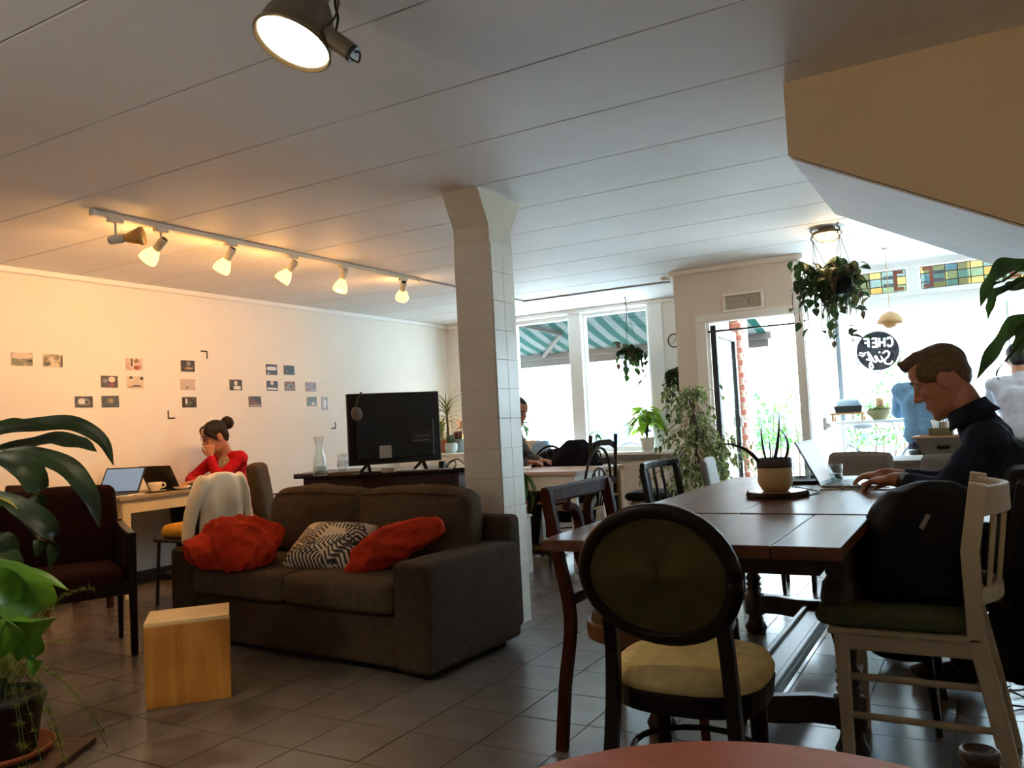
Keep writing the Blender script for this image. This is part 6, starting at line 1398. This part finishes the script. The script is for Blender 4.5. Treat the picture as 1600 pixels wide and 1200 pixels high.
for pts, w_, rl in (([(1630, 420, 2.6), (1585, 414, 2.58), (1558, 426, 2.56), (1543, 452, 2.55), (1530, 484, 2.55)], .03, 1.2), ([(1640, 440, 2.6), (1600, 444, 2.6), (1575, 448, 2.58), (1566, 455, 2.57)], .022, .9), ([(1578, 450, 2.58), (1556, 458, 2.57), (1549, 475, 2.57), (1543, 502, 2.57)], .02, 1.1),
                    ([(1640, 490, 2.6), (1605, 500, 2.6), (1575, 520, 2.58), (1548, 558, 2.57), (1523, 598, 2.57)], .034, 1.2), ([(1630, 500, 2.62), (1600, 520, 2.61), (1588, 545, 2.6), (1568, 566, 2.6)], .012, .9), ([(1570, 565, 2.6), (1560, 578, 2.6), (1558, 590, 2.6), (1566, 597, 2.6)], .006, .9), ([(1640, 510, 2.62), (1606, 515, 2.6), (1594, 535, 2.6), (1592, 556, 2.6)], .03, 1.0), ([(1566, 440, 2.57), (1552, 445, 2.57), (1546, 460, 2.57)], .008, .8)):
    strapleaf(rp, pts, w_, rlm, rl, .2, .1, 7, wp); sr_2.tube(bez((.62, 2.78, 1.53), V((.45, 2.8, 1.75)), at(*pts[0][:2], D=pts[0][2]), 8), .004, 5)
sr_2.build('stalks', M('green_stem', (60, 84, 44), .6), rp, w=True, smooth=True)

# ------------------------------------------------------------------ round table at the front edge with a jar
FZ = .60
A_, B_, C_ = [V(at(x, y, Z=FZ)) for x, y in ((842, 1195), (1130, 1155), (1398, 1189))]
def circ(a, b, c):
    d = 2*(a.x*(b.y-c.y)+b.x*(c.y-a.y)+c.x*(a.y-b.y)); s_ = lambda p: p.x*p.x+p.y*p.y
    return V(((s_(a)*(b.y-c.y)+s_(b)*(c.y-a.y)+s_(c)*(a.y-b.y))/d, (s_(a)*(c.x-b.x)+s_(b)*(a.x-c.x)+s_(c)*(b.x-a.x))/d, 0))
cc_ = circ(A_, B_, C_); rr_ = (B_-cc_).xy.length; print('front table', cc_, rr_)
ft = thing('round_table', 'round reddish brown table top filling the bottom edge of the view', 'table', cc_)
MB().lathe([(rr_-.012, FZ-.028), (rr_, FZ-.018), (rr_, FZ-.008), (rr_-.008, FZ), (.001, FZ)], (0, 0, 0), 72, cap1=False).build('table_top', wood('red_brown_table', (178, 100, 70), (204, 122, 86), .4, 5, 0), ft, smooth=False)
MB().lathe([(.2, 0), (.2, .02), (.04, .05), (.03, .3), (.04, FZ-.03), (.12, FZ-.028)], (0, 0, 0), 28).build('pedestal', ebon, ft, smooth=True)
jd = at(1530, 1170, Z=FZ+.09)
jr = thing('small_jar', 'small dark glass jar standing at the right of the round table', 'jar', (jd.x, jd.y, FZ))
MB().lathe([(.019, 0), (.0225, .004), (.0235, .07), (.022, .08), (.02, .08), (.02, .01)], (0, 0, 0), 24).build('jar_glass', M('dark_glass', (20, 16, 16), .1), jr, smooth=True)
MB().lathe([(.0235, .076), (.0245, .08), (.0245, .088), (.02, .09), (.019, .084)], (0, 0, 0), 24).build('jar_rim', M('jar_rim', (70, 66, 64), .3, .6), jr, smooth=True)
MB().lathe([(.02, .080), (.001, .081)], (0, 0, 0), 16, cap0=False).build('contents', M('jar_contents', (84, 60, 50), .8), jr)
# cables on the floor right
fcab = thing('floor_cables', 'loose grey cables on the floor at the right edge', 'cable', at(1590, 1085, Z=0)); random.seed(5); f0 = V(fcab.location)
for k in range(3): MB().tube(crom([f0+V((random.uniform(-.16, .3), random.uniform(-.25, .3), .006 if q % 3 else .05)) for q in range(8)], 6), .004, 6).build('cord', M('cable_grey', (120, 112, 104), .6), fcab, w=True, smooth=True)
# ------------------------------------------------------------------ people
skinm = M('skin', (178, 124, 98), .55, var=.05, vs=12, spec=.3)
def frame(fwd, up):
    f = V(fwd).normalized(); l = V(up).cross(f).normalized(); u = f.cross(l); return f, l, u
HEADL = [(-.118, .074, .022, .022), (-.108, .088, 0, .036), (-.09, .092, -.03, .052), (-.06, .092, -.058, .061), (-.03, .090, -.078, .067), (0, .088, -.09, .071), (.03, .086, -.098, .074), (.05, .093, -.101, .075), (.08, .092, -.1, .075), (.105, .078, -.088, .066), (.125, .042, -.055, .042), (.132, .01, -.02, .014)]
def head(mb, o, fwd, up, s=1.0):
    f, l, u = frame(fwd, up); o = V(o); T_ = lambda x, y, z: o+s*(f*x+l*y+u*z)
    rings = []
    for z, fx, bx, hw_ in HEADL:
        c_, r_ = (fx+bx)/2, (fx-bx)/2
        rings.append([T_(c_+r_*math.copysign(abs(math.cos(t))**.85, math.cos(t)), hw_*math.copysign(abs(math.sin(t))**.85, math.sin(t)), z) for t in [2*PI*i/24 for i in range(24)]])
    mb.loft(rings)
    R = Matrix((f, l, u)).transposed()
    mb.tube([T_(.088, 0, .036), T_(.097, 0, .012), T_(.110, 0, -.012)], [.008*s, .010*s, .013*s], 10, True)
    for y in (-.011, .011): mb.ell(T_(.1, y, -.019), (.013*s, .009*s, .009*s), 10, R)
    mb.ell(T_(.091, 0, -.051), (.010*s, .024*s, .0065*s), 10, R); mb.ell(T_(.089, 0, -.063), (.010*s, .021*s, .0075*s), 10, R)
    mb.ell(T_(.08, 0, -.1), (.018*s, .024*s, .018*s), 10, R)
    for y in (-.03, .03): mb.tube([T_(.083, y*.5, .046), T_(.078, y*1.7, .042)], [.009*s, .007*s], 8, True); mb.ell(T_(.056, y*1.5, -.008), (.034*s, .016*s, .022*s), 10, R)
    for y in (-1, 1):
        RE = R@Matrix.Rotation(-.2, 3, 'Y')
        mb.ell(T_(-.008, y*.078, .008), (.019*s, .008*s, .032*s), 12, RE); mb.ell(T_(-.004, y*.079, -.018), (.012*s, .007*s, .012*s), 10, RE)
    return T_, R
def eyes(root, T_, R, s, brow):
    wh = M('eye_white', (132, 118, 108), .4); ir = M('iris', (48, 40, 36), .3)
    for y in (-.031, .031):
        e = MB().ell(T_(.0745, y, .025), (.011*s,)*3, 12).build('eye', wh, root, smooth=True); MB().ell(T_(.082, y*1.0, .024), (.004*s, .0055*s, .005*s), 10, R).build('iris', ir, e, smooth=True)
        MB().tube([T_(.094, y*.45, .046), T_(.094, y, .052), T_(.082, y*1.6, .046)], [.003*s, .0045*s, .003*s], 6, True).build('eyebrow', brow, root, smooth=True)
def hand(mb, wr, fwd, pal, s=1.0, curl=.9, side=1, spread=1.0):
    """palm + four fingers + thumb; pal = the way the palm faces; side = +1 when the thumb is on the (fwd x pal) side"""
    f = V(fwd).normalized(); p = V(pal); p = (p-f*p.dot(f)).normalized(); sd = f.cross(p)*side; wr = V(wr); P = lambda a, b, c: wr+s*(f*a+sd*b+p*c)
    R = Matrix((f, sd, p)).transposed()
    mb.tube([P(-.02, 0, 0), P(.02, 0, 0)], [.024*s, .026*s], 10, True, 1.0)
    mb.ell(P(.05, 0, 0), (.05*s, .042*s, .017*s), 14, R)
    for k, (b, L_) in enumerate(((.033, .068), (.011, .077), (-.011, .072), (-.032, .056))):
        b2 = b*spread; a = P(.085, b2, -.002); q = [a]; ang = .12
        for j, fr in enumerate((.42, .32, .26)):
            ang += curl*(.5, .55, .4)[j]; q.append(q[-1]+s*L_*fr*(f*math.cos(ang)+p*math.sin(ang)+sd*(b2*.9)))
        mb.tube(q, [.0098*s, .009*s, .008*s, .0066*s], 8, True)
    mb.tube([P(.02, .03, .006), P(.045, .052, .014), P(.072, .06, .022), P(.092, .056, .028)], [.015*s, .012*s, .0105*s, .008*s], 8, True)
def trunk(mb, hip, chest, neck, shL, shR, g=0, w_=1.0):
    hip, chest, neck, shL, shR = V(hip), V(chest), V(neck), V(shL), V(shR); ax = (shL-shR).normalized(); mid = (hip+chest)/2
    mb.cap(hip+ax*.075*w_, hip-ax*.075*w_, .115*w_+g, .115*w_+g, 14)
    for a, b_, r1, r2 in ((hip, mid, .115, .11), (mid, chest, .11, .125)):
        for s_ in (-1, 1): mb.cap(a+ax*s_*.055*w_, b_+ax*s_*.065*w_, r1*w_+g, r2*w_+g, 12)
    for s_ in (-1, 1): mb.cap(chest+ax*s_*.08*w_, (shL if s_ > 0 else shR)*.75+chest*.25, .11*w_+g, .075*w_+g, 12)
    mb.cap(shL, shR, .062*w_+g, .062*w_+g, 12); mb.cap((shL+shR)/2, (shL+shR)/2+(neck-(shL+shR)/2)*.6, .075*w_+g, .06*w_+g, 12)
def arm(mb, sh, el, wr, g=0, k=1.0):
    mb.cap(sh, el, .052*k+g, .042*k+g, 12); mb.cap(el, V(el)+(V(wr)-V(el))*.35, .043*k+g, .042*k+g, 12); mb.cap(V(el)+(V(wr)-V(el))*.35, wr, .042*k+g, .029*k+g, 12)
def leg(mb, hip, kn, an, g=0, k=1.0):
    mb.cap(hip, kn, .085*k+g, .06*k+g, 12); mb.cap(kn, V(kn)+(V(an)-V(kn))*.35, .06*k+g, .056*k+g, 12); mb.cap(V(kn)+(V(an)-V(kn))*.35, an, .056*k+g, .04*k+g, 12)
def shoe(root, an, d, mat):
    an = V(an); d = V(d).normalized(); o = MB().ell(an+d*.07+V((0, 0, -.035)), (.15, .05, .045), 14, Matrix((d, V((0, 0, 1)).cross(d), V((0, 0, 1)))).transposed()).tube([an+V((0, 0, .03)), an+V((0, 0, -.03))], [.05, .05], 12, True).build('shoe', mat, root, smooth=True); remesh(o, .012, 4); return o
def person(lab, hd, fwd, up, hs, neck, chest, hip, shL, shR, elL, elR, wrL, wrR, hL, hR, knL, knR, anL, anR, shirt, trous, shoem, hairfn, vox=.008, w_=1.0, k=1.0, brow=None, sl=.95, toe=None):
    mb = MB(); T_, R = head(mb, hd, fwd, up, hs)
    mb.cap(neck, T_(-.022, 0, -.06), .06*hs, .056*hs, 14)
    trunk(mb, hip, chest, neck, shL, shR, 0, w_)
    for a in ((shL, elL, wrL), (shR, elR, wrR)): arm(mb, *a, 0, k)
    for a, c_ in ((knL, anL), (knR, anR)):
        hj = V(hip)+(V(a)-V(hip))*.12; leg(mb, hj, a, c_, 0, k)
    for (wr, h_) in ((wrL, hL), (wrR, hR)):
        if h_: hand(mb, wr, h_[0], h_[1], h_[2], h_[3], h_[4])
    root = mb.build('person', skinm, smooth=True); remesh(root, vox, 3, .4); tag(root, lab, 'person')
    s_ = MB(); trunk(s_, V(hip)+(V(chest)-V(hip))*.06, chest, neck, shL, shR, .014, w_)
    for a in ((shL, elL, wrL), (shR, elR, wrR)): s_.cap(a[0], a[1], .064*k, .055*k, 12); s_.cap(a[1], V(a[1])+(V(a[2])-V(a[1]))*sl, .056*k, .043*k, 12)
    sh_ = s_.build('shirt', shirt, root, smooth=True); remesh(sh_, .012, 5); wrinkle(sh_, .018, .07)
    t_ = MB()
    t_.cap(V(hip)+(V(shL)-V(shR)).normalized()*.07, V(hip)-(V(shL)-V(shR)).normalized()*.07, .117*w_, .117*w_, 14)
    for a, c_ in ((knL, anL), (knR, anR)): leg(t_, V(hip)+(V(a)-V(hip))*.12, a, V(a)+(V(c_)-V(a))*.95, .014, k)
    tr_ = t_.build('trousers', trous, root, smooth=True); remesh(tr_, .014, 5); wrinkle(tr_, .015, .08)
    for a, c_ in ((knL, anL), (knR, anR)):
        d = V(a)-V(hip); d.z = 0; shoe(root, c_, toe or d, shoem)
    hb_ = MB(); hairfn(hb_, T_, R, hs); ho = hb_.build('hair', brow or M('hair_dark', (20, 14, 12), .75, var=.3, vs=60, bump=.4, bs=120), root, smooth=True); remesh(ho, .006, 5, .5); wrinkle(ho, .007, .02)
    eyes(root, T_, R, hs, brow or MATS['hair_dark'])
    return root, T_, R
hairb = M('hair_brown', (92, 70, 44), .55, var=.35, vs=70, bump=.4, bs=120)
M('hair_dark', (20, 14, 12), .75, var=.3, vs=60, bump=.4, bs=120)
def hair_man(mb, T_, R, s):
    mb.ell(T_(-.016, 0, .062), (.102*s, .084*s, .083*s), 24, R); mb.ell(T_(-.064, 0, .03), (.046*s, .068*s, .078*s), 16, R)
    mb.ell(T_(.03, 0, .115), (.072*s, .062*s, .034*s), 16, R)
    for y in (-.034, 0, .034): mb.tube([T_(.03, y, .124), T_(.066, y, .124), T_(.092, y*.9, .134)], [.026*s, .021*s, .010*s], 10, True)
    for y in (-1, 1): mb.tube([T_(.022, y*.071, .05), T_(.016, y*.072, .012)], [.013*s, .006*s], 8, True); mb.ell(T_(.012, y*.058, .058), (.058*s, .026*s, .048*s), 12, R)
navy = M('navy_shirt', (30, 38, 58), .85, var=.25, vs=40, bump=.2, bs=160, spec=.2); dkt = M('dark_trousers', (22, 23, 28), .9, spec=.2); bsh = M('black_shoe', (20, 19, 19), .5)
# the man at the laptop: his body lies in the plane Y=3.87, the near arm in front of it
MY = 3.87
h0 = at(1474, 598, Y=MY); ms = 1.12
fw = (at(1433, 630, Y=MY)-h0); fw.y = 0; fw = Quaternion(V((0, 1, 0)), 0)@fw; ang = math.radians(14)
fm = V((-math.cos(math.radians(27)), 0, -math.sin(math.radians(27)))); um = V((-math.sin(math.radians(27)), 0, math.cos(math.radians(27))))
nk_ = at(1515, 643, Y=MY); hipm = V((.36, MY, .56)); chm = at(1560, 735, Y=MY)
shN, shF = at(1541, 690, Y=MY-.18), at(1545, 684, Y=MY+.18)
elN, wrN = at(1478, 772, Y=MY-.24), at(1400, 752, Y=MY-.10)
elF, wrF = at(1480, 760, Y=MY+.25), at(1385, 746, Y=MY+.14)
wrN.z = max(wrN.z, TZ+.055); wrF.z = max(wrF.z, TZ+.055)
man, mT, mR = person('man in a dark navy shirt bent over the silver laptop at the long table', h0, fm, um, ms, nk_, chm, hipm, shN, shF, elN, elF, wrN, wrF,
    (V((-1, .12, -.10)), V((-.15, 0, -1)), 1.1, .85, -1), (V((-1, -.1, -.05)), V((-.1, 0, -1)), 1.1, .8, 1), V((-.2, MY-.12, .54)), V((-.2, MY+.13, .54)), V((-.12, MY-.12, .09)), V((-.3, MY+.14, .09)), navy, dkt, bsh, hair_man, .0055, 1.12, 1.1, hairb, .66, (-1, 0, 0))
wa = wrN+(elN-wrN).normalized()*.045; wt_ = MB().lathe([(.036, -.012), (.0385, -.008), (.0385, .008), (.036, .012)], wa, 24, (elN-wrN), cap0=False, cap1=False).build('wristwatch', M('watch_strap', (40, 34, 30), .5), man, solid=.003, smooth=True)
MB().lathe([(.02, .034), (.021, .042), (.018, .044), (.001, .044)], wa, 20, V((.1, -.75, .6)), cap0=True, cap1=False).build('watch_case', sil, wt_, smooth=True)
cax = (mT(-.022, 0, -.06)-nk_).normalized(); cq = cax.to_track_quat('Z', 'Y')
cl = MB().loft([[nk_+cq@V((r_*math.cos(t), r_*math.sin(t)*1.0, z)) for t in [2*PI*i/24 for i in range(24)]] for r_, z in ((.105, -.04), (.088, -.005), (.08, .03), (.074, .032), (.078, 0))]).build('collar', navy, man, smooth=True)

# the woman at the desk
wh_ = at(337, 684, X=-5.74); print('woman', wh_)
def hair_woman(mb, T_, R, s):
    mb.ell(T_(-.012, 0, .058), (.104*s, .086*s, .086*s), 18, R); mb.ell(T_(-.055, 0, .01), (.056*s, .074*s, .08*s), 14, R)
    for y in (-1, 1): mb.ell(T_(.035, y*.055, .075), (.055*s, .03*s, .05*s), 12, R); mb.tube([T_(.05, y*.072, .05), T_(.02, y*.08, .0)], [.02*s, .012*s], 8, True)
    mb.ell(T_(-.135, 0, .075), (.052*s, .05*s, .056*s), 14, R); mb.cap(T_(-.09, 0, .06), T_(-.12, 0, .07), .035*s, .03*s)
redk = M('red_knit', (186, 22, 34), .9, var=.12, vs=30, bump=.2, bs=200, spec=.2)
wf = V((-.42, -1, -.42)); wu = V((0, 0, 1)); sw_ = 1.06
X0, Y0, Z0 = wh_
nkw = V((X0-.0, Y0+.09, Z0-.14)); chw = V((X0-.02, Y0+.16, Z0-.30)); hpw = V((X0-.02, Y0+.20, .56))
shl, shr = V((X0+.16, Y0+.12, Z0-.19)), V((X0-.19, Y0+.14, Z0-.19))
ell_, elr = V((X0+.13, Y0-.10, DKZ+.045)), V((X0-.22, Y0-.1, DKZ+.05))
wrl = V((X0+.065, Y0-.115, Z0-.155)); wrr = V((X0-.02, Y0-.22, DKZ+.04))
wom, wT, wR = person('woman in a red cardigan leaning her cheek on her hand at the desk', wh_, wf, wu, sw_, nkw, chw, hpw, shl, shr, ell_, elr, wrl, wrr,
    (V((-.1, .04, 1)), V((-.8, .5, 0)), .95, 1.7, 1), (V((.1, -1, 0)), V((0, 0, -1)), .95, .7, -1), V((X0+.12, Y0-.3, .56)), V((X0-.14, Y0-.3, .56)), V((X0+.12, Y0-.22, .09)), V((X0-.14, Y0-.22, .09)), redk, M('dark_jeans', (34, 38, 52), .9), bsh, hair_woman, .008, .88, .85, None, .9, (0, -1, 0))
MB().ell(V(((shl.x+shr.x)/2+.05, Y0+.055, Z0-.24)), (.075, .035, .09), 14).build('patterned_top', M('patterned_blouse', (176, 150, 130), .9, var=.5, vs=60), wom, smooth=True)
gm = MB()
for y in (-.031, .031): gm.tube([wT(.098, y+.021*math.cos(t), .024+.017*math.sin(t)) for t in [2*PI*i/16 for i in range(17)]], .0018, 5)
gm.tube([wT(.1, -.01, .028), wT(.1, .01, .028)], .0018, 5)
for y in (-.052, .052): gm.tube([wT(.097, y, .028), wT(.05, y*1.45, .03), wT(-.005, y*1.55, .03)], .0018, 5)
gm.build('glasses', blkp, wom)
wch = thing('white_desk_chair', 'pale chair under the woman in red, at the far end of the cream desk', 'chair', (X0-.02, Y0+.2, 0))
pch = M('pale_chair', (232, 232, 230), .6)
MB().span(X0-.22, X0+.2, Y0-.03, Y0+.42, .42, .45).build('seat', pch, wch, w=True, bevel=.01)
MB().span(X0-.22, X0+.2, Y0+.41, Y0+.44, .45, .80).build('backrest', pch, wch, w=True, bevel=.012)
for x in (X0-.19, X0+.17):
    for y in (Y0, Y0+.4): MB().beam((x, y, .42), (x, y, 0), .034).build('leg', pch, wch, w=True, bevel=.003)

# two guests on stools at the window counter, seen from behind
def stool(lab, c):
    t = thing('bar_stool', lab, 'stool', c, 0, 'bar stools at the window counter')
    MB().lathe([(.15, .70), (.165, .71), (.165, .735), (.15, .745), (.001, .745)], (0, 0, 0), 24, cap1=False).build('seat', ebon, t, smooth=True)
    for k in range(4): a = PI/4+k*PI/2; MB().beam((.11*math.cos(a), .11*math.sin(a), .705), (.19*math.cos(a), .19*math.sin(a), 0), .032).build('leg', ebon, t, bevel=.003)
    MB().tube([(.165*math.cos(t_), .165*math.sin(t_), .28) for t_ in [2*PI*i/24 for i in range(25)]], .01, 7).build('foot_ring', ebon, t, smooth=True)
def hair_short(mb, T_, R, s): mb.ell(T_(-.014, 0, .062), (.104*s, .085*s, .084*s), 18, R); mb.ell(T_(-.058, 0, .01), (.054*s, .072*s, .085*s), 14, R)
def guest(lab, c, shirt, trous, px_el, sl_=.95, head_fwd=(0, 1, -.35)):
    x, y = c; hp_ = V((x, y, .86)); ch_ = V((x-.02, y+.06, 1.13)); nk2 = V((x-.02, y+.1, 1.32)); hd_ = V((x-.02, y+.16, 1.44))
    person(lab, hd_, head_fwd, (0, .2, 1), 1.0, nk2, ch_, hp_, V((x-.2, y+.08, 1.25)), V((x+.17, y+.08, 1.25)), V((x-.25, y+.30, shz0+.06)), V((x+.24, y+.30, shz0+.06)), V((x-.1, y+.5, shz0+.05)), V((x+.1, y+.5, shz0+.05)),
           (V((.6, .7, 0)), V((0, 0, -1)), .95, .6, 1), (V((-.6, .7, 0)), V((0, 0, -1)), .95, .6, -1), V((x-.12, y+.36, .80)), V((x+.12, y+.36, .80)), V((x-.12, y+.3, .36)), V((x+.12, y+.3, .36)), shirt, trous, bsh, hair_short, .01, .95, .95, None, sl_, (0, 1, 0))
    return
ga = at(1452, 690, Y=7.72); gbx = at(1600, 690, Y=7.72)
stool('bar stool under the guest in the denim shirt', (ga.x, 7.7, 0)); guest('guest in a blue denim shirt seen from behind at the window counter', (ga.x, 7.72), M('denim_blue', (104, 142, 176), .9, var=.12, vs=30), M('navy_trousers', (34, 36, 52), .9), None)
stool('bar stool under the guest in the pale grey shirt', (gbx.x+.03, 7.7, 0)); guest('guest in a pale grey shirt at the right end of the window counter', (gbx.x+.03, 7.72), M('pale_grey_shirt', (186, 186, 196), .9), M('light_jeans', (120, 140, 156), .9), None)
# guest behind the column, only the face shows
bh = at(807, 645, D=7.25); bx0, by0, bz0 = bh
person('dark haired guest at the white table, mostly hidden by the column', (bx0, by0, bz0), (1, -.25, -.45), (0, 0, 1), 1.0, (bx0-.09, by0+.02, bz0-.15), (bx0-.16, by0+.03, bz0-.36), (bx0-.2, by0+.04, .58), (bx0-.14, by0+.21, bz0-.22), (bx0-.14, by0-.16, bz0-.22), (bx0-.05, by0+.26, .82), (bx0-.05, by0-.22, .82), (bx0+.14, by0+.14, .8), (bx0+.14, by0-.1, .8),
       (V((1, -.3, 0)), V((0, 0, -1)), .95, .6, -1), (V((1, .3, 0)), V((0, 0, -1)), .95, .6, 1), (bx0+.2, by0+.14, .55), (bx0+.2, by0-.1, .55), (bx0+.15, by0+.14, .09), (bx0+.15, by0-.1, .09), M('grey_jumper', (92, 92, 96), .9), dkt, bsh, hair_short, .01, .95, .95, None, .9, (1, 0, 0))
gch = thing('plain_chair', 'dark plain chair of the guest hidden behind the column', 'chair', (bx0-.2, by0+.03, 0))
MB().span(bx0-.42, bx0+.0, by0-.18, by0+.24, .42, .455).build('seat', ebon, gch, w=True, bevel=.008); MB().span(bx0-.46, bx0-.43, by0-.18, by0+.24, .46, .86).build('backrest', ebon, gch, w=True, bevel=.01)
for x in (bx0-.4, bx0-.03):
    for y in (by0-.15, by0+.21): MB().beam((x, y, .42), (x, y, 0), .034).build('leg', ebon, gch, w=True, bevel=.003)

# ------------------------------------------------------------------ clothes and bags
def jacket_extra(mb):
    n = 10
    mb.tube([(-.17, .0, jz-.055), (-.215, .01, jz-.16), (-.245, .03, jz-.30), (-.275, .03, jz-.43)], [.055, .058, .055, .048], 12, True, .7)
    mb.tube([(.17, .0, jz-.055), (.205, .01, jz-.15), (.225, .02, jz-.25), (.235, .02, jz-.35)], [.05, .055, .052, .045], 12, True, .7)
pale = M('pale_cream_cotton', (246, 236, 208), .85, var=.06, vs=10, bump=.15, bs=140, spec=.2)
coat('pale_jacket', 'pale cream jacket hung over the back of the black metal chair', 'jacket', [(jz-.44, .19, .055, 0, .015), (jz-.36, .175, .06, 0, .01), (jz-.33, .18, .05, 0, .01), (jz-.2, .18, .05, 0, 0), (jz-.08, .18, .048, 0, 0), (jz-.035, .15, .045, 0, 0), (jz-.008, .09, .04, 0, 0), (jz+.004, .03, .03, 0, 0)], (jx, jy, 0), math.radians(90), pale, .009, jacket_extra, .012, .14)
bkb = M('black_nylon', (15, 15, 17), .75, var=.2, vs=20, bump=.2, bs=120, spec=.25)
bpx, bpy_ = -.24, 3.02
bpk = coat('black_backpack', 'black backpack standing on the green cushion of the white chair', 'backpack', [(.515, .19, .16, 0, 0), (.58, .205, .17, 0, 0), (.7, .19, .16, .02, 0), (.8, .16, .14, .05, 0), (.86, .12, .1, .07, 0), (.885, .05, .05, .09, 0)], (bpx, bpy_, 0), .1, bkb, .011, None, .016, .09)
MB().strip(crom([(.0, -.16, .6), (.05, -.175, .72), (.1, -.1, .83), (.14, -.02, .86)], 5), .03, .006, up=(0, -1, 0)).build('shoulder_strap', bkb, bpk)
MB().box((.045, -.17, .775), (.014, .008, .05), mat=Matrix.Rotation(.5, 3, 'Y')).build('strap_buckle', sil, bpk, bevel=.002)
MB().span(-.11, .11, -.185, -.15, .54, .68).build('front_pocket', bkb, bpk, bevel=.02, seg=3)
ec = thing('slim_dark_chair', 'slim dark chair under the long black coat, beside the white chair', 'chair', (-.06, 3.38, 0))
for s_ in (-1, 1):
    y = 3.38+s_*.17
    MB().strip([(.11, y, 0), (.07, y, .3), (.04, y, .46), (.06, y, .66), (.10, y, .86)], .028, .034, up=(1, 0, 0)).build('rear_leg', ebon, ec, w=True, bevel=.004)
    MB().beam((-.24, y, .44), (-.2, y+.03*s_, 0), .036, .036, w2=.022, h2=.022).build('front_leg', ebon, ec, w=True, bevel=.004)
MB().span(-.29, .07, 3.19, 3.57, .43, .465).build('seat', ebon, ec, w=True, bevel=.01)
MB().beam((.10, 3.2, .83), (.10, 3.56, .83), .024, .08).build('top_rail', ebon, ec, w=True, bevel=.006)
mc = coat('black_coat', 'long black coat hung over the back of the slim dark chair', 'coat', [(.19, .19, .12, 0, .0), (.3, .21, .13, 0, .0), (.5, .21, .12, 0, 0), (.72, .2, .09, 0, 0), (.86, .18, .055, 0, 0), (.9, .1, .04, 0, 0)], (.105, 3.39, 0), math.radians(90), bkb, .012, None, .02, .12)
